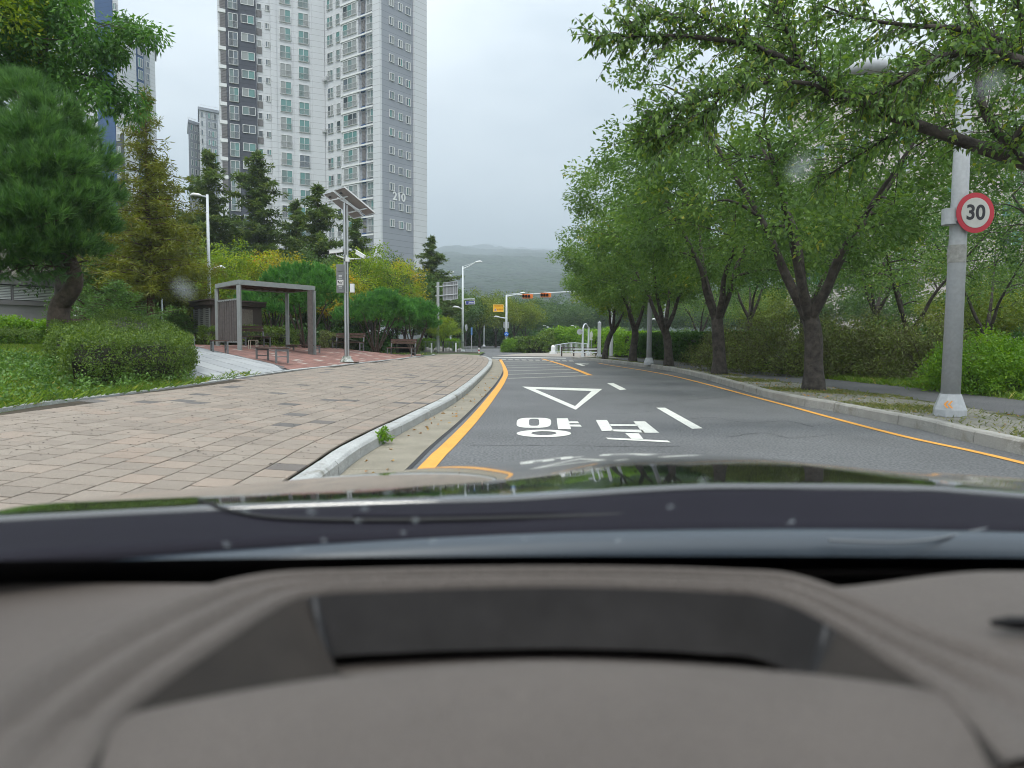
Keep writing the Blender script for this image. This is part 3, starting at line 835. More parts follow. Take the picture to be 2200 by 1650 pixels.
f0 = catmull([relp(x, y, -0.204) for x, y in F0], 8)
# rim profile from the opening (t=0) to the outer ridge (t=1): three folds
fold = [(0.0, -0.004), (0.02, -0.001), (0.06, 0.0015), (0.12, 0.003), (0.18, 0.0022), (0.24, -0.0015), (0.28, -0.0035), (0.33, -0.001), (0.40, 0.0035), (0.47, 0.0045), (0.54, 0.003), (0.60, -0.0005), (0.64, -0.002), (0.70, 0.001), (0.78, 0.0065), (0.86, 0.0095), (0.94, 0.0085), (1.0, 0.004), (1.12, -0.006), (1.3, -0.014)]
V = []; F = []; n = len(a0); k = len(fold)
for i in range(n):
    e = min(i, n - 1 - i) / n; wgt = smooth(0.0, 0.16, e)
    for t, h in fold:
        p = a0[i].lerp(a3[i], t) if t <= 1 else a3[i] + (a3[i] - a0[i]).normalized() * (t - 1) * 0.14
        V.append(p + Vector((0, 0, h * (0.3 + 0.85 * wgt) * (1.0 + .55 * (1 if t < .75 else 0) * smooth(0, .3, abs(i / n - .5))))))
for i in range(n - 1):
    for j in range(k - 1):
        a = i * k + j; F.append((a, a + 1, a + k + 1, a + k))
carbuild(MB().add(V, F), 'dash_rim', M_DASH)
# recess: back and side walls sloping down to the floor
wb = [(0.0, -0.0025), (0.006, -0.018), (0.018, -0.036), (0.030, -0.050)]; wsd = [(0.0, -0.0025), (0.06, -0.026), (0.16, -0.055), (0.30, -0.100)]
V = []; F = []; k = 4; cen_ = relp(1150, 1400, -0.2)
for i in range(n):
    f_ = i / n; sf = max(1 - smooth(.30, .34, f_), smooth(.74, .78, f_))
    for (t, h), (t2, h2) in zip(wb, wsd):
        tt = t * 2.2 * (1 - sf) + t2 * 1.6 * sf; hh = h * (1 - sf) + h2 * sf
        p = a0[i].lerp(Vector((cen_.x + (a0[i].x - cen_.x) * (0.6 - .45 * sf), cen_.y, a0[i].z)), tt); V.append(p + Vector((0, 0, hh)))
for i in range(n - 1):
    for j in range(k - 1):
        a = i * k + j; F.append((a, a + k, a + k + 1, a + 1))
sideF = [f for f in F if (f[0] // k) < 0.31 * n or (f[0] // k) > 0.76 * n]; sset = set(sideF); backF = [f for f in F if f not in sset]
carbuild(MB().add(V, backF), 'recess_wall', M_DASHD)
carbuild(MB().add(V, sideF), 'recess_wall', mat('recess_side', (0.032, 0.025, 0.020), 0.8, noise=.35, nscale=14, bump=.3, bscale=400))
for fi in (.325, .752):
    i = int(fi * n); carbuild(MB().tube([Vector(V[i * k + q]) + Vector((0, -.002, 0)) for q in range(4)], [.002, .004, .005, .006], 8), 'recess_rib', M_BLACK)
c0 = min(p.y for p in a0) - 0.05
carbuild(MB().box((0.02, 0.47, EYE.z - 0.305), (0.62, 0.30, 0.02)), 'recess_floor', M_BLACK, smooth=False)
# padded hood in front, falling towards the driver
V = []; F = []; m_ = len(f0); rows_ = [(0.0, -0.030), (0.0, -0.006), (0.006, -0.0015), (0.016, 0.0), (0.04, -0.001), (0.08, -0.006), (0.13, -0.017), (0.19, -0.036), (0.24, -0.060), (0.30, -0.12)]
ext = [f0[0] + Vector((0.34, -0.02, 0.004)), f0[0] + Vector((0.16, -0.004, 0.003))] + f0 + [f0[-1] + Vector((-0.12, -0.03, 0.003)), f0[-1] + Vector((-0.34, -0.05, 0.004))]
for p in ext:
    for dy, dz in rows_: V.append(p + Vector((0, -dy, dz)))
k = len(rows_)
for i in range(len(ext) - 1):
    for j in range(k - 1):
        a = i * k + j; F.append((a, a + k, a + k + 1, a + 1))
carbuild(MB().add(V, F), 'instrument_hood', M_DASH)
# dashboard top around the rim, down to the glass
V = []; F = []
def dash_z(X, Y):
    z = -0.214 - 0.50 * max(0, Y - 0.605) 
    z -= 0.05 * smooth(0.50, 0.9, -X) + 0.0
    z += 0.016 * smooth(0.26, 0.42, X) * smooth(0.44, 0.50, Y) * (1 - smooth(0.60, 0.66, Y))
    if a0[0].x < X < a0[-1].x and Y < 0.6: z -= 0.05 * smooth(0.0, 0.03, min(X - a0[0].x, a0[-1].x - X))
    return z
gx, gy = 120, 60
for j in range(gy + 1):
    for i in range(gx + 1):
        X = -0.75 + 2.1 * i / gx; Y = 0.30 + 0.52 * j / gy; V.append(Vector((X, Y, EYE.z + dash_z(X, Y))))
for j in range(gy):
    for i in range(gx):
        a = j * (gx + 1) + i; X = V[a].x; Y = V[a].y
        if -0.25 < X < 0.265 and Y < 0.54: continue
        F.append((a, a + 1, a + gx + 2, a + gx + 1))
carbuild(MB().add(V, F), 'dashboard', M_DASH)
# dark defroster channel under the glass
carbuild(sweep_x([(-0.130, 0.060), (-0.125, 0.052), (-0.09, 0.040), (-0.03, 0.015), (0.01, -0.01)], lambda X: (ws_base(X)[0], ws_base(X)[1] + 0.006), -0.55, 1.38), 'defroster_panel', M_FRIT)
# speaker slot at the right
p = relp(2170, 1338, -0.196)
carbuild(MB().tube([p + Vector((-0.012, 0.002, -0.001)), p + Vector((0, 0, 0.0)), p + Vector((0.10, -0.012, 0.0))], [0.002, 0.0045, 0.007], 10), 'vent_slot', M_FRIT)
# cabin shell: roof, doors, floor (all out of the picture, they shade the dashboard)
M_LIN = mat('headliner', (0.30, 0.29, 0.28), 0.95)
tp = [ws_pt(-0.50 + 1.84 * i / 10, 1.0) for i in range(11)]
rb = MB(); rb.strip([v + Vector((0, 0.02, 0)) for v in tp], [Vector((v.x, -1.6, EYE.z + 0.26)) for v in tp]); carbuild(rb, 'roof', M_LIN)
for sx in (-0.72, 1.56):
    bx_ = MB(); bx_.box((sx, -0.55, 0.66), (0.10, 2.4, 0.80)); carbuild(bx_, 'door', M_PAINT, smooth=False)
    xb = sx + (0.10 if sx < 0 else -0.10)
    pp = [ws_pt(-0.52 if sx < 0 else 1.36, v) for v in (0.0, 0.3, 0.6, 1.0)]
    carbuild(MB().tube(pp, [0.03, 0.028, 0.028, 0.03], 8), 'pillar', M_DASHD)
    carbuild(MB().box((sx * 0.96 + 0.02, -0.6, EYE.z + 0.05), (0.06, 0.12, 0.50)), 'pillar', M_DASHD, smooth=False)
carbuild(MB().box((0.42, -0.5, 0.30), (2.2, 2.5, 0.06)), 'floor_pan', M_BLACK, smooth=False)
carbuild(MB().box((0.42, -1.62, 0.9), (2.1, 0.06, 1.1)), 'rear_wall', M_DASHD, smooth=False)
# engine bay side below the hood
carbuild(MB().box((0.42, 1.65, 0.55), (1.9, 1.3, 0.50)), 'body', M_PAINT, smooth=False)
for wx in (-0.42, 1.26):
    b = MB().tube([(wx - 0.11, 1.75, 0.34), (wx + 0.11, 1.75, 0.34)], 0.34, 28); wo_ = carbuild(b, 'wheel', M_RUB)
# dried drops on the outside of the pane, seen far out of focus
drop = bpy.data.materials.new('dried_drop'); drop.use_nodes = True; t_ = drop.node_tree; bs = t_.nodes['Principled BSDF']
bs.inputs['Base Color'].default_value = (0.62, 0.68, 0.70, 1); bs.inputs['Roughness'].default_value = 0.6
tp_ = t_.nodes.new('ShaderNodeBsdfTransparent'); mx_ = t_.nodes.new('ShaderNodeMixShader'); mx_.inputs[0].default_value = 0.24
tl_ = t_.nodes.new('ShaderNodeBsdfTranslucent'); tl_.inputs[0].default_value = (0.62, 0.68, 0.70, 1); ad_ = t_.nodes.new('ShaderNodeMixShader'); ad_.inputs[0].default_value = 0.6
t_.links.new(bs.outputs[0], ad_.inputs[1]); t_.links.new(tl_.outputs[0], ad_.inputs[2])
t_.links.new(tp_.outputs[0], mx_.inputs[1]); t_.links.new(ad_.outputs[0], mx_.inputs[2]); t_.links.new(mx_.outputs[0], t_.nodes['Material Output'].inputs['Surface'])
def on_glass(px, py):
    d = ray(px, py); best = None
    for k in range(2, 400):
        v = k / 400; yb = ws_pt(0.42, v)
        t = None
        X = d.x / d.y
        # march: find pane point with the same direction
        Y = yb.y
        q = ws_pt(Y * X, v); Y = q.y
        err = abs((q.z - EYE.z) / max(Y, 1e-3) - d.z / d.y)
        if best is None or err < best[0]: best = (err, Vector((X * Y, Y, q.z)), v)
    return best[1], best[2]
spots = [(1720, 375, 22), (392, 632, 20), (2130, 195, 20), (526, 1101, 9), (667, 1106, 9), (768, 1126, 7), (892, 1124, 8), (1441, 1096, 7), (1701, 1127, 8), (782, 1098, 8), (1127, 1163, 6), (930, 1169, 7), (485, 1177, 8), (640, 1187, 6), (695, 1167, 7), (833, 1066, 8), (1511, 1040, 9), (1330, 1168, 7), (865, 1150, 6)]
for x, y, r_ in spots:
    p, v = on_glass(x, y); dd = (ws_pt(p.x, v + .02) - ws_pt(p.x, v)).normalized(); ax = Vector((1, 0, 0)); nn = ax.cross(dd).normalized()
    if nn.y < 0: nn = -nn
    rr_ = r_ / FPX * p.y; c = p + nn * 0.003; ring = [c + (ax * math.cos(a) + dd * math.sin(a) * 1.6) * rr_ for a in [2 * math.pi * i / 18 for i in range(18)]]
    vs = [c + nn * rr_ * 0.12] + ring
    carbuild(MB().add(vs, [(0, 1 + i, 1 + (i + 1) % 18) for i in range(18)]), 'dried_drop', drop)
# ------------------------------------------------------------------ vegetation
def rot_to(d):
    return Vector(d).to_track_quat('Z', 'Y').to_matrix()
def leaves_np(C, rad, per, L, W, droop=0.3, out_from=None, fold=0.18, jitter=1.0, flat=0.0, seed=1, clump=0.55, bright_top=0.0, surf=False):
    """leaf quads scattered in clumps C (n,3); returns vertices and per-leaf tint"""
    g = np.random.default_rng(seed); C = np.asarray(C, dtype=float); n = len(C)
    rad = np.broadcast_to(np.asarray(rad, dtype=float).reshape(-1, 1) if np.ndim(rad) else np.full((n, 1), rad), (n, 1))
    idx = np.repeat(np.arange(n), per); N = len(idx)
    u = g.normal(size=(N, 3)); u /= np.linalg.norm(u, axis=1, keepdims=True)
    r = g.random((N, 1)) ** (0.5 if not surf else 0.12)
    sc = np.array([1, 1, 1 - flat * 0.6])
    p = C[idx] + u * r * rad[idx] * sc
    d = u * 0.7 + g.normal(size=(N, 3)) * 0.75 * jitter
    if out_from is not None:
        o = p - np.asarray(out_from); o /= np.linalg.norm(o, axis=1, keepdims=True) + 1e-6; d += o * 0.6
    d[:, 2] -= droop; d[:, 2] *= (1 - flat)
    d /= np.linalg.norm(d, axis=1, keepdims=True) + 1e-9
    nrm = g.normal(size=(N, 3)) * 0.7; nrm[:, 2] += 0.9
    s = np.cross(d, nrm); s /= np.linalg.norm(s, axis=1, keepdims=True) + 1e-9
    up = np.cross(s, d)
    l = L * g.uniform(0.65, 1.25, (N, 1)); w_ = W * g.uniform(0.7, 1.2, (N, 1))
    V = np.empty((N, 4, 3))
    V[:, 0] = p; V[:, 1] = p + d * l * 0.45 + s * w_ * 0.5 + up * fold * w_; V[:, 2] = p + d * l - up * fold * w_ * 1.5; V[:, 3] = p + d * l * 0.45 - s * w_ * 0.5 + up * fold * w_
    cl = g.random(n)[idx]; rnd = np.clip(g.random(N) * (1 - clump) + cl * clump, 0, 1)
    return V.reshape(-1, 3), rnd
def needles_np(C, D, per, L, W, seed=1, spread=0.9):
    """tufts: triangles fanning from each centre C around direction D"""
    g = np.random.default_rng(seed); C = np.asarray(C, float); D = np.asarray(D, float); n = len(C)
    idx = np.repeat(np.arange(n), per); N = len(idx)
    d = D[idx] + g.normal(size=(N, 3)) * spread * 0.6; d /= np.linalg.norm(d, axis=1, keepdims=True) + 1e-9
    s = np.cross(d, g.normal(size=(N, 3))); s /= np.linalg.norm(s, axis=1, keepdims=True) + 1e-9
    p = C[idx] + D[idx] * g.uniform(-0.5, 0.3, (N, 1)) * L; l = L * g.uniform(0.7, 1.2, (N, 1))
    V = np.empty((N, 3, 3)); V[:, 0] = p - s * W / 2; V[:, 1] = p + s * W / 2; V[:, 2] = p + d * l
    cl = g.random(n)[idx]; return V.reshape(-1, 3), np.clip(g.random(N) * 0.35 + cl * 0.65, 0, 1)

def skeleton(targets, trunk, r0, rr, tip=0.012, sag=0.12, up=0.3):
    """limbs: each target is joined to the nearest point of what is already grown. Returns list of (points, radii)"""
    nodes = [(Vector(p), r) for p, r in trunk]
    out = []; base = nodes[0][0]
    T = sorted([Vector(t) for t in targets], key=lambda t: (t - nodes[-1][0]).length + rr.uniform(-0.3, 0.3))
    for t in T:
        best = None
        for p, r in nodes:
            if r < tip * 1.05: continue
            v = t - p; L = v.length; pen = L + max(0.0, (p.z - t.z)) * 0.8
            if best is None or pen < best[0]: best = (pen, p, r)
        _, p, r = best; v = t - p; L = v.length
        if L < 0.05: continue
        r1 = min(r * 0.72, tip + 0.020 * L + 0.01); r2 = max(tip * 0.8, r1 * 0.35)
        k = max(3, min(6, int(L / 0.4) + 2)); pts = []; rad = []
        side_ = Vector((rr.uniform(-1, 1), rr.uniform(-1, 1), rr.uniform(-.2, .8))) * L * sag
        for i in range(k + 1):
            f = i / k; q = p.lerp(t, f) + side_ * math.sin(math.pi * f) + Vector((0, 0, up * L * 0.25 * math.sin(math.pi * f)))
            pts.append(q); rad.append(r1 + (r2 - r1) * f)
        out.append((pts, rad)); nodes += list(zip(pts[1:], rad[1:]))
    return out
def crown_points(rr, n, cx, cy, cz, rx, ry, rz, seed, hollow=0.35, lobes=0.28, flatb=0.0):
    pts = []; off = Vector((seed * 13.7, seed * 5.1, 0))
    while len(pts) < n:
        u = Vector((rr.gauss(0, 1), rr.gauss(0, 1), rr.gauss(0, 1))); u.normalize()
        k = 1 + lobes * mnoise.noise(u * 1.9 + off) * 1.6 + lobes * 0.6 * mnoise.noise(u * 4.5 + off)
        r = (hollow + (1 - hollow) * rr.random() ** 0.6) * k
        z = u.z * r
        if flatb and z < 0: z *= (1 - flatb)
        pts.append(Vector((cx + u.x * r * rx, cy + u.y * r * ry, cz + z * rz)))
    return pts

L_CHERRY = leafmat('cherry_leaf', [(0, (0.030, 0.060, 0.025)), (0.5, (0.060, 0.112, 0.036)), (0.9, (0.100, 0.160, 0.046)), (1.0, (0.20, 0.19, 0.035))], 0.38)
L_CHERRY2 = leafmat('yellowing_cherry_leaf', [(0, (0.035, 0.07, 0.018)), (0.5, (0.075, 0.13, 0.025)), (0.88, (0.12, 0.17, 0.03)), (1.0, (0.28, 0.20, 0.03))], 0.4)
L_DARK = leafmat('dark_broad_leaf', [(0, (0.018, 0.045, 0.018)), (0.6, (0.034, 0.080, 0.026)), (1.0, (0.06, 0.115, 0.03))], 0.35)
L_BROAD = leafmat('long_leaf', [(0, (0.022, 0.062, 0.020)), (0.5, (0.042, 0.105, 0.030)), (1.0, (0.075, 0.15, 0.035))], 0.4)
L_PINE = leafmat('pine_needle', [(0, (0.018, 0.050, 0.018)), (0.5, (0.044, 0.105, 0.032)), (1.0, (0.090, 0.175, 0.050))], 0.22)
L_PINE2 = leafmat('bright_pine_needle', [(0, (0.018, 0.070, 0.020)), (0.5, (0.040, 0.125, 0.030)), (1.0, (0.075, 0.19, 0.038))], 0.22)
L_MSEQ = leafmat('bronze_frond', [(0, (0.046, 0.060, 0.014)), (0.5, (0.082, 0.094, 0.018)), (0.85, (0.110, 0.130, 0.024)), (1.0, (0.140, 0.095, 0.030))], 0.35)
L_MSEQG = leafmat('olive_frond', [(0, (0.028, 0.050, 0.020)), (0.6, (0.058, 0.092, 0.030)), (1.0, (0.105, 0.13, 0.038))], 0.3)
L_MAPLE = leafmat('yellow_maple_leaf', [(0, (0.085, 0.105, 0.018)), (0.45, (0.16, 0.17, 0.022)), (0.75, (0.27, 0.21, 0.025)), (1.0, (0.38, 0.15, 0.04))], 0.42)
L_MAPG = leafmat('lime_maple_leaf', [(0, (0.055, 0.10, 0.018)), (0.6, (0.11, 0.17, 0.022)), (1.0, (0.22, 0.24, 0.03))], 0.42)
L_FOR = leafmat('forest_leaf', [(0, (0.024, 0.052, 0.022)), (0.6, (0.045, 0.085, 0.030)), (1.0, (0.085, 0.125, 0.035))], 0.3)
L_FORY = leafmat('forest_light_leaf', [(0, (0.055, 0.085, 0.022)), (0.6, (0.10, 0.135, 0.028)), (1.0, (0.16, 0.17, 0.03))], 0.35)
L_BOX = leafmat('box_leaf', [(0, (0.022, 0.044, 0.012)), (0.5, (0.048, 0.085, 0.020)), (1.0, (0.105, 0.150, 0.034))], 0.3)
L_SPREAD = leafmat('fresh_frond', [(0, (0.028, 0.065, 0.024)), (0.6, (0.060, 0.115, 0.034)), (1.0, (0.095, 0.18, 0.05))], 0.3)
L_DRY = leafmat('dry_brush', [(0, (0.045, 0.040, 0.028)), (0.35, (0.060, 0.065, 0.035)), (0.7, (0.080, 0.11, 0.035)), (1.0, (0.14, 0.18, 0.045))], 0.25)
L_LIME = leafmat('bright_shrub_leaf', [(0, (0.040, 0.095, 0.018)), (0.6, (0.085, 0.165, 0.026)), (1.0, (0.15, 0.24, 0.035))], 0.4)
L_GRASS = leafmat('grass_blade', [(0, (0.045, 0.085, 0.020)), (0.6, (0.085, 0.145, 0.028)), (0.93, (0.14, 0.20, 0.04)), (1.0, (0.26, 0.22, 0.09))], 0.35)
L_DGRASS = leafmat('dull_grass_blade', [(0, (0.050, 0.065, 0.022)), (0.6, (0.085, 0.105, 0.035)), (1.0, (0.16, 0.14, 0.06))], 0.3)

def broad_tree(seed, H, cr, fork, tr0, leafm, nclus=230, per=190, L=0.095, W=0.045, crad=0.55, lean=(0, 0), limbs=4, cz=None, flat=0.35, name='broadleaf_tree', hollow=0.42, barkm=None, droop=0.35):
    rr = random.Random(seed); root = thing(name, 'x', 'tree')
    zc = cz or (fork + (H - fork) * 0.50); rz = H - zc - 0.2
    pts = crown_points(rr, nclus, lean[0], lean[1], zc, cr, cr, rz, seed, hollow=hollow, flatb=flat)
    tpts = [Vector((0, 0, -0.1)), Vector((lean[0] * .05, lean[1] * .05, fork * 0.35)), Vector((lean[0] * .22 + rr.uniform(-.06, .06), lean[1] * .22, fork * .75)), Vector((lean[0] * .35, lean[1] * .35, fork))]
    tpts = catmull(tpts, 4); nT = len(tpts)
    trad = [tr0 * (1.35 - 0.35 * min(1, i / (nT * 0.25)) - 0.18 * i / nT) for i in range(nT)]
    b = MB().tube(tpts, trad, 12)
    top = tpts[-1]; nodes = [(top, trad[-1] * 0.9)]; a0_ = rr.uniform(0, 6.28)
    for k in range(limbs):
        a = a0_ + 2 * math.pi * k / limbs + rr.uniform(-.35, .35); reach = cr * rr.uniform(0.45, 0.62)
        e = Vector((lean[0] * .7 + math.cos(a) * reach, lean[1] * .7 + math.sin(a) * reach, zc + rz * rr.uniform(-0.05, 0.55)))
        mid = top.lerp(e, 0.45) + Vector((-math.cos(a) * .25, -math.sin(a) * .25, -.05)) + Vector((rr.uniform(-.15, .15), rr.uniform(-.15, .15), 0))
        lp = catmull([top - Vector((0, 0, 0.15)), top.lerp(mid, .4) + Vector((math.cos(a) * .08, math.sin(a) * .08, 0)), mid, e], 4)
        lr = [tr0 * (0.62 - 0.50 * i / len(lp)) * rr.uniform(0.92, 1.05) for i in range(len(lp))]
        b.tube(lp, lr, 9); nodes += list(zip(lp[2:], lr[2:]))
    sel = rr.sample(pts, min(len(pts), 95))
    for p_, r_ in skeleton(sel, nodes, tr0, rr, tip=0.010): b.tube(p_, r_, 5, caps=False)
    b.build('trunk', barkm or M_BARK, root, smooth=True)
    V, rnd = leaves_np([tuple(p) for p in pts], crad, per, L, W, droop=droop, out_from=(lean[0], lean[1], zc - 1), seed=seed, flat=0.2)
    o = quads('crown', V, leafm, root, rnd); o['kind'] = 'stuff' if False else 'thing'
    del o['kind']
    return root
def conifer(seed, H, r, leafm, levels=34, per=26, L=0.22, W=0.05, z0=1.6, tr0=0.16, bark=None, rag=0.5, name='conifer_tree', pw=0.85, drp=0.15):
    rr = random.Random(seed); root = thing(name, 'x', 'tree')
    b = MB().tube([(0, 0, -0.1), (0.03, 0, H * .3), (-0.03, 0.02, H * .65), (0, 0, H)], [tr0 * 1.2, tr0 * .8, tr0 * .45, 0.01], 9)
    C = []; rad = []
    for i in range(levels):
        f = i / levels; z = z0 + (H - z0) * (f ** 0.92); rl = r * ((1 - f) ** pw) * (0.75 + 0.5 * mnoise.noise(Vector((seed, f * 7, 0)))) + 0.12
        nb = max(3, int(7 * (1 - f) + 3))
        for k in range(nb):
            a = rr.uniform(0, 6.28); reach = rl * rr.uniform(1 - rag, 1.12); up_ = rr.uniform(0.0, 0.35)
            e = Vector((math.cos(a) * reach, math.sin(a) * reach, z + reach * up_ - drp * reach))
            s0 = Vector((0, 0, z)); b.tube([s0, s0.lerp(e, .5) + Vector((0, 0, .05 * reach)), e], [0.028 * (1 - f) + .008, 0.015, 0.004], 4, caps=False)
            m = max(2, int(reach / 0.30))
            for j in range(m):
                g_ = (j + 0.8) / m; C.append(tuple(s0.lerp(e, g_) + Vector((rr.gauss(0, .07), rr.gauss(0, .07), rr.gauss(0, .05))))); rad.append(0.26 * (1 - 0.35 * g_) * (0.6 + 0.5 * (1 - f)))
    for _ in range(5): C.append((0, 0, H - 0.1 * _)); rad.append(0.15)
    b.build('trunk', bark or M_BARKR, root, smooth=True)
    V, rnd = leaves_np(C, np.array(rad), per, L, W, droop=0.12, seed=seed, flat=0.35, clump=0.5)
    quads('crown', V, leafm, root, rnd)
    return root
def pine_crown(seed, tufts, per, L, W, leafm, root):
    C = [t[0] for t in tufts]; D = [t[1] for t in tufts]
    V, rnd = needles_np([tuple(c) for c in C], [tuple(d) for d in D], per, L, W, seed=seed)
    return quads('crown', V, leafm, root, rnd, k=3)
def bush_pine(seed, H, r, leafm, stems=5, ntuft=1500, per=34, L=0.17, W=0.012, name='pine_tree', bottom=0.3):
    """low round pine with several stems"""
    rr = random.Random(seed); root = thing(name, 'x', 'tree'); b = MB(); tufts = []; pads = []
    for k in range(26):
        u = Vector((rr.gauss(0, 1), rr.gauss(0, 1), abs(rr.gauss(0, 0.9)))); u.normalize()
        pads.append((Vector((u.x * r * .68, u.y * r * .68, H * bottom + H * (1 - bottom) * (0.30 + 0.52 * u.z) )), rr.uniform(0.26, 0.36) * r))
    nodes = []
    for k in range(stems):
        a = 2 * math.pi * k / stems + rr.uniform(-.3, .3); e = Vector((math.cos(a) * r * .4, math.sin(a) * r * .4, H * .5))
        pts = catmull([Vector((math.cos(a) * .06, math.sin(a) * .06, -.05)), Vector((math.cos(a) * r * .18, math.sin(a) * r * .18, H * .2)), e], 5)
        rad = [0.07 * (1 - .6 * i / len(pts)) for i in range(len(pts))]; b.tube(pts, rad, 7); nodes += list(zip(pts[3:], rad[3:]))
    for p_, r_ in skeleton([p - Vector((0, 0, q * .3)) for p, q in pads], nodes, .07, rr, tip=.01): b.tube(p_, r_, 5, caps=False)
    b.build('trunk', M_BARKP, root, smooth=True)
    for i in range(ntuft):
        c, q = pads[rr.randrange(len(pads))]
        u = Vector((rr.gauss(0, 1), rr.gauss(0, 1), rr.gauss(0.25, 1))); u.normalize()
        if u.z < -0.25: u.z *= -0.4
        p = c + Vector((u.x * q, u.y * q, u.z * q * .75)) * rr.uniform(0.75, 1.05)
        d = (u + Vector((0, 0, 0.8))).normalized(); tufts.append((p, d))
    pine_crown(seed, tufts, per, L, W, leafm, root); return root
def rename(root, name, label, cat='tree', group=None):
    root.name = name; root['label'] = label; root['category'] = cat
    if group: root['group'] = group
    return root
def stand(root, px, py_or_y, z=None, rz=0.0, sc=1.0, left=True):
    """put a thing at photo column px and forward distance y on the ground"""
    y = py_or_y; p = PD(px, 728, y); zz = z if z is not None else (HL(p.x, y) if left else 0.15)
    root.location = Vector((p.x, y, zz)); root.rotation_euler = (0, 0, rz); root.scale = (sc, sc, sc) if not hasattr(sc, '__len__') else sc
    return root

# --- the row of cherry trees along the right kerb
T1 = broad_tree(11, 8.6, 4.7, 1.75, 0.22, L_CHERRY, nclus=320, per=115, L=.13, W=.062, lean=(-0.5, 0.0), limbs=5, crad=0.46, hollow=.5)
T2 = broad_tree(12, 8.2, 4.4, 1.85, 0.22, L_CHERRY, nclus=300, per=115, L=.13, W=.062, lean=(-0.2, 0.3), limbs=4, crad=0.46, hollow=.5)
T3 = broad_tree(13, 7.8, 4.1, 1.6, 0.20, L_CHERRY, nclus=270, per=110, L=.14, W=.07, lean=(-0.6, 0.2), limbs=4, crad=0.46, hollow=.5)
GCH = 'cherry trees along the right kerb'
rename(stand(T1, 1752, 16.6, 0.15, 0.2, 1.0, False), 'cherry_tree', 'large cherry tree with dark forked trunk, nearest one left of the speed sign', group=GCH)
rename(stand(T2, 1547, 24.0, 0.15, 1.2, 1.02, False), 'cherry_tree', 'cherry tree splitting into three dark limbs, second trunk back from the speed sign', group=GCH)
rename(stand(T3, 1438, 31.5, 0.15, 0.4, 1.0, False), 'cherry_tree', 'cherry tree just right of the second grey lamp post in the verge', group=GCH)
t = dup(T2, (0, 0, 0), label='cherry tree with open vase of limbs, left of the second grey lamp post', group=GCH); stand(t, 1360, 37.5, 0.15, 3.4, 0.92, False)
t = broad_tree(14, 6.8, 3.7, 1.7, 0.17, L_CHERRY2, nclus=230, per=130, L=.14, W=.07, lean=(1.3, 0.0), limbs=4)
rename(stand(t, 1300, 42.5, 0.15, 0.0, 1.0, False), 'cherry_tree', 'leaning yellow green cherry tree at the far end of the verge row', group=GCH)
# --- the tree whose limb reaches across the top right corner
OT = thing('cherry_tree', 'cherry tree reaching one long limb over the road past the lamp post', 'tree', (8.3, 8.9, 0.15), group=GCH)
ob = Vector((8.3, 8.9, 0.15)); b = MB()
def limb(px, ds, r0, r1, n=6, nn=8):
    pts = catmull([PD(x, y, d) - ob for (x, y), d in zip(px, ds)], n)
    rad = [r0 + (r1 - r0) * i / (len(pts) - 1) for i in range(len(pts))]; b.tube(pts, rad, nn); return pts, rad
b.tube([(0, 0, -0.2), (0.02, 0, .8), (0.0, 0, 2.0), (-0.1, 0, 3.0)], [0.28, 0.22, 0.18, 0.14], 12)
main = [(2480, 470), (2330, 400), (2200, 350), (2110, 318), (2040, 293), (1960, 265), (1900, 243), (1850, 222), (1790, 186), (1730, 148), (1650, 112), (1560, 88), (1470, 78), (1400, 77), (1340, 78), (1275, 82)]
mp_, mr_ = limb(main, [8.9 - 0.05 * i for i in range(len(main))], 0.095, 0.008)
br = [(mp_, mr_)]
for px, d0, d1, r0, r1 in (([(2200, 134), (2130, 112), (2040, 118), (1980, 145), (1930, 175), (1850, 215)], 7.8, 8.2, 0.06, 0.01), ([(2330, 160), (2200, 140), (2150, 85), (2060, 62), (1960, 55), (1850, 40), (1760, 10)], 7.9, 8.5, 0.06, 0.008),
                        ([(1850, 222), (1800, 212), (1740, 180), (1640, 178), (1560, 195), (1480, 225), (1400, 250)], 8.5, 8.0, 0.035, 0.006), ([(1730, 148), (1700, 90), (1672, 20), (1670, -40)], 8.4, 8.6, 0.03, 0.008),
                        ([(1650, 112), (1560, 60), (1480, 30), (1400, 40), (1360, 50)], 8.3, 8.5, 0.022, 0.005), ([(1960, 265), (1850, 330), (1760, 390)], 8.6, 9.3, 0.025, 0.006), ([(2200, 350), (2120, 250), (2100, 150), (2090, 60), (2060, -60)], 8.9, 9.5, 0.06, 0.012),
                        ([(2200, 350), (2180, 300), (2260, 180), (2200, 60), (2180, -60)], 8.6, 8.0, 0.05, 0.012), ([(1560, 195), (1500, 260), (1430, 290), (1400, 300)], 8.1, 8.3, 0.014, 0.004), ([(2480, 470), (2300, 200), (2240, 20), (2150, -120)], 8.9, 9.2, 0.11, 0.04)):
    br.append(limb(px, [d0 + (d1 - d0) * i / (len(px) - 1) for i in range(len(px))], r0, r1))
rr = random.Random(21); TW_ = []
for k, (pts, rad) in enumerate(br):
    for i in range(2 if k else 14, len(pts)):
        if rad[i] > 0.075: continue
        for _ in range(3 if k != 0 else 2):
            a = pts[i]; tan = (pts[i] - pts[i - 1]).normalized(); sd_ = Vector((rr.gauss(0, 1), rr.gauss(0, 1), rr.gauss(0.1, .8)))
            sd_ = (sd_ - tan * sd_.dot(tan)).normalized(); L_ = rr.uniform(0.25, 0.75) * (0.5 if i > len(pts) - 4 else 1)
            e = a + (tan * 0.8 + sd_).normalized() * L_ + Vector((0, 0, -0.06 * L_)); b.tube([a, a.lerp(e, .5) + Vector((0, 0, .05 * L_)), e], [0.006, 0.004, 0.002], 4, caps=False); TW_.append((a, e))
b.build('trunk', M_BARK, OT, smooth=True)
LV = []; 
g = np.random.default_rng(5); P0 = []; Dd = []
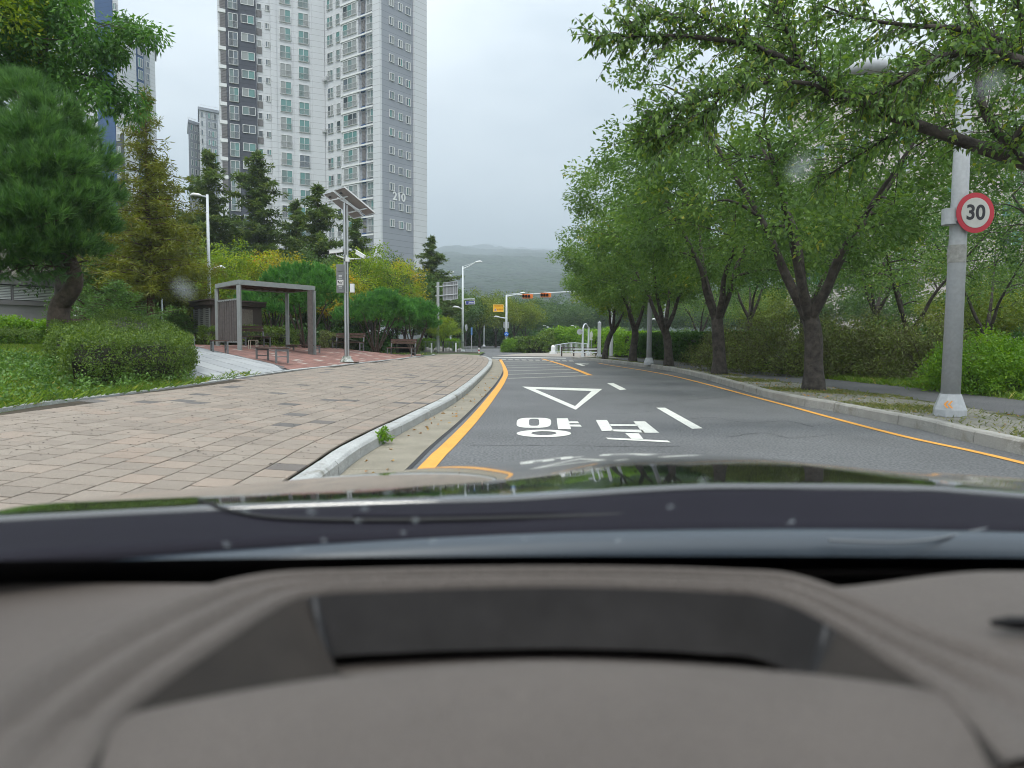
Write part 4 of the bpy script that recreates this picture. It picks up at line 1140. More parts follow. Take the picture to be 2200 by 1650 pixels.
def along(a, e, n, nd):
    for i in range(n):
        f = (i + rr.random()) / n; P0.append(tuple(a.lerp(e, f))); Dd.append(tuple(nd))
for a, e in TW_:
    v = (e - a); along(a, e, int(6 + v.length * 24), v.normalized())
for i in range(len(mp_) - 26, len(mp_) - 1): along(mp_[i], mp_[i + 1], 4, (mp_[i + 1] - mp_[i]).normalized())
P0 = np.array(P0); Dd = np.array(Dd); N = len(P0)
d = Dd * 0.45 + g.normal(size=(N, 3)) * 0.55; d[:, 2] -= 0.55; d /= np.linalg.norm(d, axis=1, keepdims=True)
nrm = g.normal(size=(N, 3)) * .6; nrm[:, 2] += .7; s_ = np.cross(d, nrm); s_ /= np.linalg.norm(s_, axis=1, keepdims=True); up_ = np.cross(s_, d)
l = 0.092 * g.uniform(.65, 1.2, (N, 1)); w_ = l * 0.44; P0 = P0 + d * 0.015
V = np.empty((N, 2, 4, 3))
# each leaf: two quads, curved tip
V[:, 0, 0] = P0; V[:, 0, 1] = P0 + d * l * .35 + s_ * w_ * .5 + up_ * w_ * .15; V[:, 0, 2] = P0 + d * l * .62; V[:, 0, 3] = P0 + d * l * .35 - s_ * w_ * .5 + up_ * w_ * .15
V[:, 1, 0] = P0 + d * l * .35 + s_ * w_ * .5 + up_ * w_ * .15; V[:, 1, 1] = P0 + d * l - up_ * l * .2; V[:, 1, 2] = P0 + d * l * .35 - s_ * w_ * .5 + up_ * w_ * .15; V[:, 1, 3] = P0 + d * l * .62
rnd = np.repeat(g.random(N) * 0.97, 2)
quads('crown', V.reshape(-1, 3), L_CHERRY, OT, rnd)

# --- second row and the trees behind the cycle path
GBK = 'trees standing behind the cycle path'
B1 = broad_tree(31, 8.5, 4.6, 2.4, 0.17, L_DARK, nclus=170, per=70, L=0.13, W=0.065, crad=0.75, limbs=4)
B2 = broad_tree(32, 7.4, 4.2, 1.5, 0.15, L_CHERRY, nclus=160, per=75, L=0.12, W=0.06, crad=0.7, limbs=3, lean=(0.5, 0))
rename(stand(B2, 1962, 24.5, 0.15, 2.0, 1.0, False), 'zelkova_tree', 'forked tree behind the cycle path, just left of the speed sign post', group=GBK)
rename(stand(B1, 1725, 31.0, 0.15, 0.8, 1.0, False), 'zelkova_tree', 'dark tree behind the nearest verge cherry trunk', group=GBK)
for k, (px, y, rz, sc, which, lab) in enumerate([(2120, 29, 1.1, 1.0, 1, 'dark tree behind the path, right of the speed sign post'), (2320, 21, 2.6, 1.0, 0, 'tree at the right edge whose crown fills the sky behind the overhanging limb'),
        (1610, 43, 4.0, 1.05, 0, 'dark tree behind the hedge between the two nearest verge trunks'), (1500, 52, 5.0, 1.0, 1, 'tree beyond the dark hedge, right of the third verge trunk'),
        (1880, 40, 0.3, 1.15, 0, 'taller tree far behind the brown brush')]):
    t = dup(B1 if which == 0 else B2, (0, 0, 0), label=lab, group=GBK); stand(t, px, y, 0.15, rz, sc, False)

# --- left side
# big pine with the bent trunk
pb = PG(128, 716); pb = PD(128, 702, 17.5); pb.z = 0.86
PN = thing('pine_tree', 'big dark green pine with bent leaning trunk beside the lawn hedge', 'tree', pb)
b = MB()
def rel(px, py, d): return PD(px, py, d) - pb
tk = catmull([rel(128, 722, 17.5), rel(126, 690, 17.5), rel(130, 655, 17.5), rel(146, 634, 17.4), rel(160, 610, 17.3), rel(158, 580, 17.2), rel(135, 530, 17.1), rel(100, 460, 17.1), rel(70, 380, 17.1), rel(50, 300, 17.1), rel(45, 200, 17.1)], 5)
tr_ = [0.27 - 0.21 * i / (len(tk) - 1) for i in range(len(tk))]; b.tube(tk, tr_, 12)
rr = random.Random(44); pads = []
for px, py, q, dd in [(60, 210, 0.65, 0), (20, 190, .6, .8), (110, 240, .62, -.5), (-60, 240, .8, .3), (150, 290, .7, .3), (75, 300, .8, -1.0), (0, 300, .8, -.6), (190, 350, .7, 0), (120, 360, .8, -1.1), (40, 380, .9, -1.2), (-60, 370, .9, -.4), (215, 420, .62, .2), (150, 440, .85, -.9), (70, 460, .9, -1.4), (-20, 470, .9, -1.0), (205, 490, .62, .0), (130, 520, .75, -.8), (40, 530, .8, -1.1), (-70, 520, .9, -.5), (190, 545, .5, .3), (90, 560, .5, -.5), (10, 570, .5, -.5), (-90, 430, 1.0, .5), (70, 420, 1.0, .9), (160, 400, .8, 1.2), (90, 300, .8, 1.0), (15, 440, .9, 1.2)]:
    pads.append((rel(px, py, 17.1 + dd), q))
nodes = list(zip(tk[14:], tr_[14:]))
for p_, r_ in skeleton([p - Vector((0, 0, q * .35)) for p, q in pads], nodes, .2, rr, tip=.012, sag=.1): b.tube(p_, r_, 6, caps=False)
# bare twigs hanging under the crown
for k in range(46):
    a = rel(rr.uniform(-40, 175), rr.uniform(560, 588), 17.1 + rr.uniform(-.8, .6)); e = a + Vector((rr.uniform(-.5, .5), rr.uniform(-.3, .3), rr.uniform(-.22, .05)))
    b.tube([a + Vector((0, 0, .15)), a.lerp(e, .5) + Vector((0, 0, .04)), e], [.014, .009, .004], 4, caps=False)
b.build('trunk', M_BARKP, PN, smooth=True)
tufts = []
for c, q in pads:
    for k in range(int(430 * q * q)):
        u = Vector((rr.gauss(0, 1), rr.gauss(0, 1), rr.gauss(.2, .9))); u.normalize()
        if u.z < -.3: u.z *= -.3
        tufts.append((c + Vector((u.x * q, u.y * q, u.z * q * .78)) * rr.uniform(.6, 1.04), (u * .8 + Vector((0, 0, .75))).normalized()))
for k in range(70):
    tufts.append((rel(rr.uniform(-20, 180), rr.uniform(575, 600), 17.1 + rr.uniform(-.8, .6)), Vector((rr.uniform(-.6, .6), rr.uniform(-.5, .5), -.25)).normalized()))
V, rnd = needles_np([tuple(c) for c, _ in tufts], [tuple(d_) for _, d_ in tufts], 26, 0.21, 0.014, seed=9, spread=.70)
quads('crown', V, L_PINE, PN, rnd, k=3)

# broadleaf tree behind the pine: long drooping leaves reaching right
BT = thing('broadleaf_tree', 'tall tree with long drooping leaves rising above the big pine', 'tree', PD(128, 728, 21)); BT.location.z = .88; bb = Vector(BT.location)
b = MB(); rel2 = lambda px, py, d_: PD(px, py, d_) - bb
tk = catmull([rel2(128, 728, 21) + Vector((0, 0, -.1)), rel2(132, 640, 21), rel2(120, 480, 20.8), rel2(95, 250, 20.6), rel2(90, 150, 20.4), rel2(100, 40, 20.3), rel2(105, -120, 20.3)], 5)
tr_ = [0.20 - .13 * i / (len(tk) - 1) for i in range(len(tk))]; b.tube(tk, tr_, 10)
rr = random.Random(77); cl = []
poly = [(-60, 60), (40, -60), (170, -80), (190, 20), (240, 30), (275, 45), (335, 62), (345, 75), (300, 92), (262, 105), (240, 150), (300, 190), (310, 230), (290, 262), (240, 240), (215, 215), (180, 250), (150, 200), (60, 160), (-60, 250)]
while len(cl) < 230:
    x, y = rr.uniform(-60, 345), rr.uniform(-90, 275)
    if inside(poly, x, y): cl.append(rel2(x, y, 20.4 + rr.uniform(-1.6, 1.6) * (0.3 if x > 220 else 1)))
nodes = list(zip(tk[10:], tr_[10:]))
for p_, r_ in skeleton(rr.sample(cl, 90) + [rel2(340, 70, 20.3), rel2(300, 225, 20.3)], nodes, .2, rr, tip=.009, sag=.14): b.tube(p_, r_, 5, caps=False)
b.build('trunk', M_BARK, BT, smooth=True)
V, rnd = leaves_np([tuple(c) for c in cl], 0.42, 62, 0.20, 0.065, droop=0.75, seed=8, flat=.15, jitter=.8)
quads('crown', V, L_BROAD, BT, rnd)
# yellow-green tree in the top left corner
t = broad_tree(51, 12.0, 3.0, 6.0, 0.18, L_MAPG, nclus=120, per=90, L=0.16, W=.07, crad=.6, cz=9.3, limbs=4, name='maple_tree')
rename(stand(t, -85, 19.0, 0.88), 'maple_tree', 'yellow green tree cut by the left edge above the pine')

# conifers
GMS = 'dawn redwoods in front of the apartment tower'
t = conifer(61, 10.8, 4.0, L_MSEQ, levels=30, per=20, L=0.26, W=.05, z0=2.3, tr0=.17, rag=.8)
rename(stand(t, 325, 31.0), 'redwood_tree', 'bronze brown dawn redwood tapering to a ragged top, left of the lamp mast', group='dawn redwoods in the park')
t = conifer(62, 9.0, 4.0, L_MSEQ, levels=36, per=24, L=0.26, W=.055, z0=1.9, tr0=.15, rag=.5)
rename(stand(t, 352, 36.0, None, .5), 'redwood_tree', 'shorter bronze redwood close behind the ragged topped one', group='dawn redwoods in the park')
C1 = conifer(63, 17.5, 4.6, L_MSEQG, levels=38, per=22, L=0.42, W=.12, z0=2.5, tr0=.22, rag=.75, pw=.55)
C2 = conifer(64, 16.5, 4.8, L_MSEQG, levels=34, per=22, L=0.42, W=.12, z0=2.5, tr0=.22, rag=.8, pw=.55)
rename(stand(C1, 560, 64.0, .15, 0, (1.2, 1.2, 1)), 'redwood_tree', 'tall green redwood before the dark grey face of the tower', group=GMS)
rename(stand(C2, 455, 60.0, .15, 0, (1.15, 1.15, 1)), 'redwood_tree', 'green redwood at the lower left corner of the tower, left of the tallest', group=GMS)
for src, px, y, sc, rz, lab in ((C2, 686, 62, .86, 2.1, 'green redwood left of the solar camera mast'), (C1, 640, 68, .80, 4.0, 'green redwood filling the gap left of the mast tree'), (C1, 765, 70, .74, 1.0, 'smaller redwood partly behind the solar panels'),
                                (C2, 928, 76, .72, 3.0, 'narrow redwood at the lower right corner of the tower'), (C2, 500, 72, .78, 5.0, 'redwood between the two tallest ones, behind'), (C1, 395, 66, .72, 2.0, 'redwood behind the bronze one, below the far small tower')):
    t = dup(src, (0, 0, 0), label=lab, group=GMS); stand(t, px, y, .15, rz, (sc * 1.3, sc * 1.3, sc))
# round pines
GP = 'low round pines behind the plaza'
Q1 = bush_pine(71, 4.0, 2.4, L_PINE2, ntuft=1500, per=30, L=.20, W=.024)
Q2 = bush_pine(72, 3.6, 2.5, L_PINE2, ntuft=1500, per=30, L=.20, W=.024, stems=6)
rename(stand(Q1, 655, 33.5, None, 0, (1.0, 1, 1.0)), 'pine_tree', 'bright green round pine rising behind the steel shelter roof', group=GP)
rename(stand(Q2, 808, 40.5, None, 0, 1.0), 'pine_tree', 'wide green pine with many thin stems, right of the camera mast', group=GP)
t = dup(Q1, (0, 0, 0), label='round pine at the right end of the plaza above the last bench', group=GP); stand(t, 888, 44, None, 2.2, .88)
t = dup(Q2, (0, 0, 0), label='darker pine behind the kiosk and the shelter posts', group=GP); stand(t, 590, 38.5, None, 1.2, .95)
# maples
GM = 'yellowing maples behind the plaza'
A1 = broad_tree(81, 6.6, 2.7, 1.6, .11, L_MAPLE, nclus=120, per=85, L=.13, W=.085, crad=.55, limbs=5, hollow=.3)
A2 = broad_tree(82, 6.4, 2.6, 1.4, .11, L_MAPG, nclus=120, per=85, L=.13, W=.085, crad=.55, limbs=5, hollow=.3)
rename(stand(A1, 590, 44.0), 'maple_tree', 'orange tinged maple left of the camera mast', group=GM)
rename(stand(A2, 505, 42.0), 'maple_tree', 'lime yellow maple above the brown kiosk', group=GM)
for src, px, y, sc, rz, lab in ((A2, 800, 50, 1.22, 1.0, 'lime yellow maple right of the camera mast'), (A1, 852, 55, 1.12, 3.0, 'orange tipped maple at the foot of the light grey tower face'), (A1, 705, 46, .92, 2.0, 'small orange maple directly behind the camera mast'), (A2, 952, 58, .50, 4.0, 'little yellow tree beside the sign gantry post')):
    t = dup(src, (0, 0, 0), label=lab, group=GM); stand(t, px, y, None, rz, sc)
# middle dark fill trees on the left
GF = 'dense green trees closing the park behind the plaza'
F1 = broad_tree(91, 7.6, 3.3, 1.4, .15, L_FOR, nclus=120, per=70, L=.24, W=.13, crad=.75, limbs=4, name='park_tree')
F2 = broad_tree(92, 6.8, 3.4, 1.2, .15, L_FORY, nclus=120, per=70, L=.24, W=.13, crad=.75, limbs=4, name='park_tree')
rename(stand(F1, 225, 36.0), 'park_tree', 'dark green tree between the big pine and the bronze redwood', group=GF)
rename(stand(F2, 425, 46.0), 'park_tree', 'light green tree around the white lamp mast', group=GF)
fills = [(150, 42, 1.0, 0), (60, 40, 1.0, 0), (-40, 38, 1.0, 1), (290, 46, 1.0, 0), (360, 52, .9, 0), (480, 56, .95, 0), (545, 52, .8, 1), (620, 56, .9, 0), (690, 58, .95, 0), (735, 54, .8, 0), (780, 60, .85, 1), (870, 62, .95, 0), (885, 66, .72, 0), (915, 78, .8, 0), (840, 52, .7, 0), (925, 92, .8, 0)]
adj = ['at the far left behind the pine trunk', 'behind the low louvred building', 'at the left edge above the louvred building', 'behind the bronze redwood trunk', 'right of the bronze redwood, low in the gap', 'behind the kiosk roof', 'above the middle of the shelter roof', 'behind the right shelter post', 'left of the camera mast, far back', 'behind the camera mast boxes', 'right of the camera mast, far back', 'below the number on the tower', 'right of the last round pine', 'behind the sign gantry post', 'between the two round pines', 'far behind the sign board']
for (px, y, sc, wh), ad in zip(fills, adj):
    t = dup(F2 if wh else F1, (0, 0, 0), label=('light' if wh else 'dark') + ' green tree ' + ad, group=GF); stand(t, px, y, None, px * .7, (sc, sc, sc * (1.0 if px % 3 else 1.1)))
# spreading fresh green conifer shrub
t = conifer(95, 2.3, 2.6, L_SPREAD, levels=16, per=34, L=.13, W=.03, z0=.25, tr0=.07, rag=.35, name='cedar_shrub', drp=-.05)
rename(stand(t, 262, 26.0), 'cedar_shrub', 'fresh green spreading cedar with layered boughs beside the wooden chairs', 'shrub')
t2 = dup(t, (0, 0, 0), label='smaller cedar shrub with drooping boughs near the kiosk'); stand(t2, 375, 33.0, None, 2, .72)
t2 = dup(t, (0, 0, 0), label='taller blue green cedar behind the fresh spreading one'); stand(t2, 210, 31.0, None, 4, (1.0, 1.0, 1.6))

# --- hedges and shrubs: a stem mass inside and leaves all over
def hedge(name, label, outline, h0, leafm, group=None, per_m2=900, L=.045, W=.026, zf=HL, seed=1, rough=.10, cat='hedge', topf=None):
    """clipped hedge over a ground outline [(x, y)], height h0"""
    rr = random.Random(seed); cx = sum(p[0] for p in outline) / len(outline); cyy = sum(p[1] for p in outline) / len(outline)
    base = Vector((cx, cyy, zf(cx, cyy))); root = thing(name, label, cat, base, group=group)
    n = len(outline); core = MB()
    vs = []
    for s_, zz in ((.90, 0.0), (.92, .5), (.86, .84), (.6, .93)):
        for (x, y) in outline:
            X = cx + (x - cx) * s_; Y = cyy + (y - cyy) * s_; hh = topf(x, y) if topf else h0
            vs.append(Vector((X, Y, zf(X, Y) + hh * zz)) - base)
    fs = [(k * n + i, k * n + (i + 1) % n, (k + 1) * n + (i + 1) % n, (k + 1) * n + i) for k in range(3) for i in range(n)] + [tuple(3 * n + i for i in range(n))]
    core.add(vs, fs).build('branches', mat('hedge_twigs', (0.030, 0.034, 0.014), 1.0, noise=.5, nscale=25, bump=1, bscale=40), root)
    # surface samples: sides and top
    C = []; per = 0.0
    for i in range(n):
        a, c = outline[i], outline[(i + 1) % n]; L_ = math.hypot(c[0] - a[0], c[1] - a[1]); hh = topf(*a) if topf else h0
        for _ in range(int(L_ * hh * per_m2 / 14)):
            f = rr.random(); x = a[0] + (c[0] - a[0]) * f; y = a[1] + (c[1] - a[1]) * f; hh = topf(x, y) if topf else h0; z = rr.random() ** .9
            inset = .93 + .07 * (1 - abs(z - .5)) - (.10 * max(0, z - .75) * 4) + rr.gauss(0, .012)
            k = mnoise.noise(Vector((x * 1.7, y * 1.7, z * 2 + seed))) * rough
            X = cx + (x - cx) * inset; Y = cyy + (y - cyy) * inset
            C.append((X - base.x + k, Y - base.y + k * .5, zf(X, Y) + z * hh * .97 - base.z))
    xs = [p[0] for p in outline]; ys = [p[1] for p in outline]
    area = (max(xs) - min(xs)) * (max(ys) - min(ys))
    for _ in range(int(area * per_m2 / 14)):
        x, y = rr.uniform(min(xs), max(xs)), rr.uniform(min(ys), max(ys))
        if not inside(outline, x, y): continue
        hh = topf(x, y) if topf else h0
        # pull the rim down a little
        C.append((x - base.x, y - base.y, zf(x, y) + hh * (.93 + .06 * rr.random()) + mnoise.noise(Vector((x * 2.2, y * 2.2, seed))) * rough - base.z))
    V, rnd = leaves_np(C, .085 + L * .5, 14, L, W, droop=-.35, seed=seed, clump=.45)
    quads('leaf_mass', V, leafm, root, rnd)
    return root
def gpoly(px): return [(p.x, p.y) for p in (PG(x, y) for x, y in px)]
def curve_poly(c, w0):
    """closed outline around a centre line"""
    c = resample(catmull([Vector((x, y, 0)) for x, y in c], 6), .5); l = offset(c, w0 / 2); r_ = offset(c, -w0 / 2)
    return [(p.x, p.y) for p in l] + [(p.x, p.y) for p in r_[::-1]]
# the near hedge wraps the tip of the lawn
tipx = [PG(195, 842), PG(300, 831), PG(385, 823), PG(412, 812), PG(405, 795), PG(375, 778), PG(330, 762)]
cen = [(p.x - .25, p.y + .35) for p in tipx[:3]] + [(tipx[3].x - .45, tipx[3].y + .15)] + [(p.x - .45, p.y) for p in tipx[4:]]
hedge('hedge', 'clipped green hedge rounding the tip of the lawn beside the sidewalk', gpoly([(140, 836), (190, 840), (300, 830), (388, 822), (414, 811), (408, 793), (375, 777), (330, 763), (282, 752), (236, 745), (215, 752), (180, 775), (150, 800)]), 0.62, L_BOX, per_m2=1500, seed=3, topf=lambda x, y: 0.78 + 0.30 * smooth(15, 22, y))
hedge('hedge', 'higher clipped hedge block behind the lawn tip, darker on its left end', gpoly([(110, 790), (170, 785), (260, 765), (300, 752), (270, 740), (180, 738), (112, 752)]), 0.66, L_BOX, per_m2=1100, seed=4)
hedge('hedge', 'low long hedge row at the back of the lawn by the left edge', gpoly([(-120, 748), (60, 745), (112, 742), (110, 733), (60, 734), (-120, 736)]), 0.50, L_BOX, per_m2=700, seed=5)
def shrub(seed, r, h, leafm, L=.07, W=.045, n=260, per=34, name='shrub', twig=True):
    rr = random.Random(seed); root = thing(name, 'x', 'shrub'); b = MB(); C = []
    for i in range(n):
        u = Vector((rr.gauss(0, 1), rr.gauss(0, 1), abs(rr.gauss(0, 1)))); u.normalize()
        k = (1 + .3 * mnoise.noise(u * 2.2 + Vector((seed, 0, 0))) ) * (.45 + .55 * rr.random() ** .4)
        C.append((u.x * r * k, u.y * r * k, .06 + u.z * h * k))
    for i in range(16):
        c = Vector(rr.choice(C)); b.tube([(rr.uniform(-.1, .1), rr.uniform(-.1, .1), -.02), c * .5 + Vector((0, 0, .1)), c], [.02, .012, .005], 5, caps=False)
    b.build('stem', M_BARK, root)
    V, rnd = leaves_np(C, .14 * max(1, r), per, L, W, droop=-.1, seed=seed)
    quads('leaf_mass', V, leafm, root, rnd); return root
SH = shrub(101, .8, 1.0, L_LIME, L=.08, W=.055)
GSH = 'round shrubs before the louvred building'
rename(stand(SH, 20, 25.0), 'shrub', 'round bright shrub at the left edge before the louvred building', 'shrub', GSH)
t = dup(SH, (0, 0, 0), label='bright shrub left of the bent pine trunk', group=GSH); stand(t, 92, 25.5, None, 2, (1.05, 1, .9))
t = dup(SH, (0, 0, 0), label='small yellow green shrub right of the bent pine trunk', group=GSH); stand(t, 142, 26, None, 1, .6)
# hedges behind the plaza
GH = 'low hedges behind the plaza benches'
for px, y0, lab, sd_ in (([(430, 741), (470, 742), (590, 746), (640, 748), (640, 744), (560, 741), (430, 737)], 0, 'low hedge behind the kiosk', 6), ([(690, 749), (800, 753), (900, 757), (900, 753), (800, 749), (690, 745)], 0, 'low hedge running behind the two right hand benches', 7)):
    hedge('hedge', lab, gpoly(px), .75, L_DRY if sd_ == 7 else L_BOX, group=GH, per_m2=500, L=.08, W=.05, seed=sd_)
# right: long clipped dark hedge, brown brush, bright shrub
def rpoly(px): return [(p.x, p.y) for p in (P(x, y, .15) for x, y in px)]
flat15 = lambda x, y: 0.15
hedge('hedge', 'long dark hedge behind the far verge trees on the right', [(8.0, 47), (9.8, 31), (11.6, 31), (10.5, 48)], 1.45, L_DARK, per_m2=420, L=.11, W=.07, zf=flat15, seed=8)
hedge('hedge', 'bright topped hedge beyond the leaning cherry tree', [(6.4, 58), (8.3, 47), (10.6, 47.5), (9.5, 60)], 1.6, L_LIME, per_m2=300, L=.13, W=.09, zf=flat15, seed=9)
BR = shrub(111, 2.0, 1.75, L_DRY, L=.12, W=.035, n=330, per=30, name='brush')
GB = 'tall brown green brush behind the cycle path'
rename(stand(BR, 1610, 27, .15, 0, 1, False), 'brush', 'dark brush right of the second verge cherry trunk', 'shrub', GB)
for px, y, rz, sc, lab in ((1700, 24.5, 1, .95, 'brown brush close behind the nearest verge trunk'), (1800, 23, 2, .95, 'dry brown brush between the nearest trunk and the forked tree'), (1890, 22.5, 3, 1.0, 'tall tangled brush left of the forked tree behind the path'), (1995, 21.0, 4, .95, 'brown brush just left of the speed sign post foot'), (1560, 33, 2, .9, 'dark brush behind the second verge trunk')):
    t = dup(BR, (0, 0, 0), label=lab, group=GB); stand(t, px, y, .15, rz, sc, False)
SR = shrub(112, 1.5, 1.15, L_LIME, L=.09, W=.035, n=300, per=40)
rename(stand(SR, 2130, 16.3, .15, 0, 1, False), 'shrub', 'bright green low shrub right of the speed sign post', 'shrub', 'shrubs right of the speed sign')
t = dup(SR, (0, 0, 0), label='bright shrub cut by the right edge'); stand(t, 2235, 16.0, .15, 2, .9, False); t['group'] = 'shrubs right of the speed sign'
GY = 'far park trees right of the speed sign'
for px, y, sc, wh, lab in ((2110, 36, .62, 1, 'yellow green small tree seen right of the sign post'), (2160, 44, .75, 0, 'green tree in the gap at the right edge'), (2210, 40, .8, 0, 'dark tree cut by the right edge, low down'), (2060, 48, .7, 1, 'light tree seen just behind the sign post'), (1900, 60, .9, 0, 'far green tree seen through the brush'), (1780, 66, 1.0, 0, 'far green tree behind the brown brush'), (1650, 70, 1.0, 1, 'far light tree right of the dark hedge')):
    t = dup(F2 if wh else F1, (0, 0, 0), label=lab, group=GY); stand(t, px, y, .15, px, sc, False)

# dark undergrowth masses under the park trees and the far wood
def undergrowth(name, label, x0, x1, y0, y1, h, n, leafm, L, W, base, seed):
    g = np.random.default_rng(seed); X = g.uniform(x0, x1, n); Y = g.uniform(y0, y1, n)
    Z = np.array([base(a, b_) for a, b_ in zip(X, Y)]) + g.random(n) ** 1.3 * h * (0.75 + .5 * np.array([mnoise.noise(Vector((a * .25, b_ * .25, seed))) for a, b_ in zip(X, Y)]))
    V, rnd = leaves_np(np.stack([X, Y, Z], 1), .35, 10, L, W, droop=0, seed=seed)
    o = quads(name, V, leafm, None, rnd); o['kind'] = 'stuff'; o['label'] = label
undergrowth('undergrowth', 'dark shrubs under the park trees behind the plaza', -45, -9, 50, 56, 2.6, 3600, L_DARK, .26, .16, lambda x, y: .1, 1)
undergrowth('undergrowth', 'undergrowth below the trees beyond the junction', -14, 4.5, 128, 138, 3.4, 1800, L_DARK, .5, .3, lambda x, y: 0, 2)
undergrowth('undergrowth', 'leafy growth below the far wood', -60, 150, 150, 160, 4.0, 7000, L_FOR, .6, .36, lambda x, y: 0, 3)
undergrowth('undergrowth', 'dark growth behind the brush on the right', 16, 46, 36, 42, 2.4, 2400, L_DARK, .25, .15, lambda x, y: .1, 4)

# trees beyond the junction
W1 = broad_tree(121, 7.5, 4.2, 1.9, .16, L_FORY, nclus=110, per=75, L=.26, W=.14, crad=.85, limbs=4, flat=.5, name='street_tree')
W2 = broad_tree(122, 8.0, 4.4, 1.9, .18, L_FOR, nclus=110, per=75, L=.28, W=.15, crad=.9, limbs=4, name='street_tree')
W3 = broad_tree(123, 13.0, 6.5, 2.2, .25, L_FOR, nclus=110, per=70, L=.5, W=.3, crad=1.5, limbs=4, name='forest_tree')
GS = 'street trees beyond the junction'
rename(stand(W1, 1030, 100, -.02, 0, 1.0, False), 'street_tree', 'spreading yellow green tree left of the yellow sign mast', group=GS)
rename(stand(W2, 985, 96, -.02, 0, 1.0, False), 'street_tree', 'dark green tree behind the tall pale street lamp', group=GS)
for src, px, y, sc, lab in ((W1, 1065, 108, 1.05, 'yellow green tree directly behind the yellow sign mast'), (W1, 1105, 104, 1.0, 'flat topped tree right of the yellow sign mast'), (W2, 1000, 120, 1.0, 'dark tree far down the side street'), (W2, 950, 92, .95, 'dark tree behind the sign board back'), (W2, 1085, 125, 1.1, 'dark tree deep behind the mast'), (W2, 1128, 118, .9, 'green tree behind the clipped round bush'),
                            (W1, 1045, 132, 1.1, 'far light tree down the tree lined street'), (W2, 965, 125, 1.2, 'far dark tree left of the tall lamp')):
    t = dup(src, (0, 0, 0), label=lab, group=GS); stand(t, px, y, -.02, px * .9, sc, False)
GFT = 'wooded belt at the foot of the mountain'
rename(stand(W3, 1160, 190, -.02, 0, 1.0, False), 'forest_tree', 'forest tree above the clipped bush, right of the mast', group=GFT)
k_ = 0; rr = random.Random(8)
side_words = ['above the park fence', 'left part of the far wood', 'right of the white gate fence', 'behind the row of tiny lamps', 'beside the round forest crown', 'near the mountain foot']
for px, y, sc in [(1125, 230, 1.1), (1190, 210, .95), (1215, 180, .8), (1240, 200, .95), (1270, 190, .9), (1310, 180, 1.0), (1360, 190, 1.0), (1420, 180, 1.05), (1480, 170, 1.0), (1560, 160, 1.0), (1140, 280, 1.2), (1100, 250, 1.1), (1050, 240, 1.1), (1000, 230, 1.15), (950, 220, 1.1), (900, 200, 1.0), (1180, 300, 1.2), (1230, 290, 1.2), (1290, 280, 1.3), (850, 190, 1.0), (1640, 150, 1.0), (1720, 150, 1.1), (1800, 140, 1.0), (1900, 130, 1.0), (2000, 120, 1.0), (2100, 120, 1.0), (2200, 110, 1.0)]:
    t = dup(W3, (0, 0, 0), label='round crowned tree in the wooded belt below the misty mountain', group=GFT); stand(t, px, y, -.02, rr.uniform(0, 6), sc, False); t['label'] = 'round crowned tree in the wooded belt below the misty mountain'
for o in COL.objects:
    if o.get('group') == GFT: o['label'] = 'round crowned tree in the wooded belt below the misty mountain'
# low bushes at the junction
o_ = [(p.x, p.y) for p in (P(1104, 756.5), P(1130, 758.5), P(1165, 759), P(1186, 757.5), P(1186, 753), P(1150, 750), P(1115, 751))]
hedge('hedge', 'big rounded clipped bush at the junction left of the white fence', o_, 2.0, L_BOX, per_m2=110, L=.22, W=.13, zf=lambda x, y: 0.0, seed=10, topf=lambda x, y: 1.3 + .9 * smooth(2.2, 4.5, x))
t = dup(SH, (0, 0, 0), label='small weedy shrub at the foot of the yellow sign mast'); t.location = P(1097, 757, 0); t['group'] = 'weeds'; del t['group']; t.scale = (1.1, 1.1, 1.3)
GR_ = 'green shrubs beyond the white fence'
for px, y, sc, lab in ((1215, 80, 3.2, 'wide green shrub behind the left end of the white fence'), (1245, 84, 3.0, 'green shrub behind the middle of the white fence'), (1275, 78, 2.8, 'green shrub behind the right end of the white fence'), (1190, 88, 3.0, 'pale flowering shrub behind the stone gate pillar'), (1310, 74, 3.0, 'green shrub behind the far verge hedge')):
    t = dup(SH, (0, 0, 0), label=lab, group=GR_); stand(t, px, y, 0, px, (sc, sc, sc * .8), False)

# --- grass and weeds
def grass(name, label, pts, m, hmin, hmax, w_=0.006, lean=.5, seed=1):
    g = np.random.default_rng(seed); p = np.asarray(pts, float); N = len(p)
    d = np.stack([g.normal(0, lean, N), g.normal(0, lean, N), np.ones(N)], 1); d /= np.linalg.norm(d, axis=1, keepdims=True)
    s_ = np.cross(d, np.stack([g.normal(size=N), g.normal(size=N), np.zeros(N)], 1)); s_ /= np.linalg.norm(s_, axis=1, keepdims=True) + 1e-9
    h = g.uniform(hmin, hmax, (N, 1)); ww = w_ * g.uniform(.6, 1.4, (N, 1)); bend = d * [1, 1, 0] * h * .6
    V = np.empty((N, 4, 3)); V[:, 0] = p - s_ * ww; V[:, 1] = p + s_ * ww; V[:, 2] = p + d * h * .55 + s_ * ww * .8; V[:, 3] = p + d * h + bend - [0, 0, 0]
    o = quads(name, V.reshape(-1, 3), m, None, g.random(N)); o['kind'] = 'stuff'; o['label'] = label; return o
lawn = gpoly([(-260, 960), (-40, 884), (0, 878), (190, 853), (300, 842), (410, 826), (330, 800), (250, 770), (180, 745), (60, 738), (-150, 740)])
pts = []; xs = [p[0] for p in lawn]; ys = [p[1] for p in lawn]
while len(pts) < 70000:
    x, y = rng.uniform(max(min(xs), -22), max(xs)), min(ys) + (max(ys) - min(ys)) * rng.random() ** 1.5
    if inside(lawn, x, y) and mnoise.noise(Vector((x * .9, y * .9, 0))) > -.45: pts.append((x, y, HL(x, y) - .03))
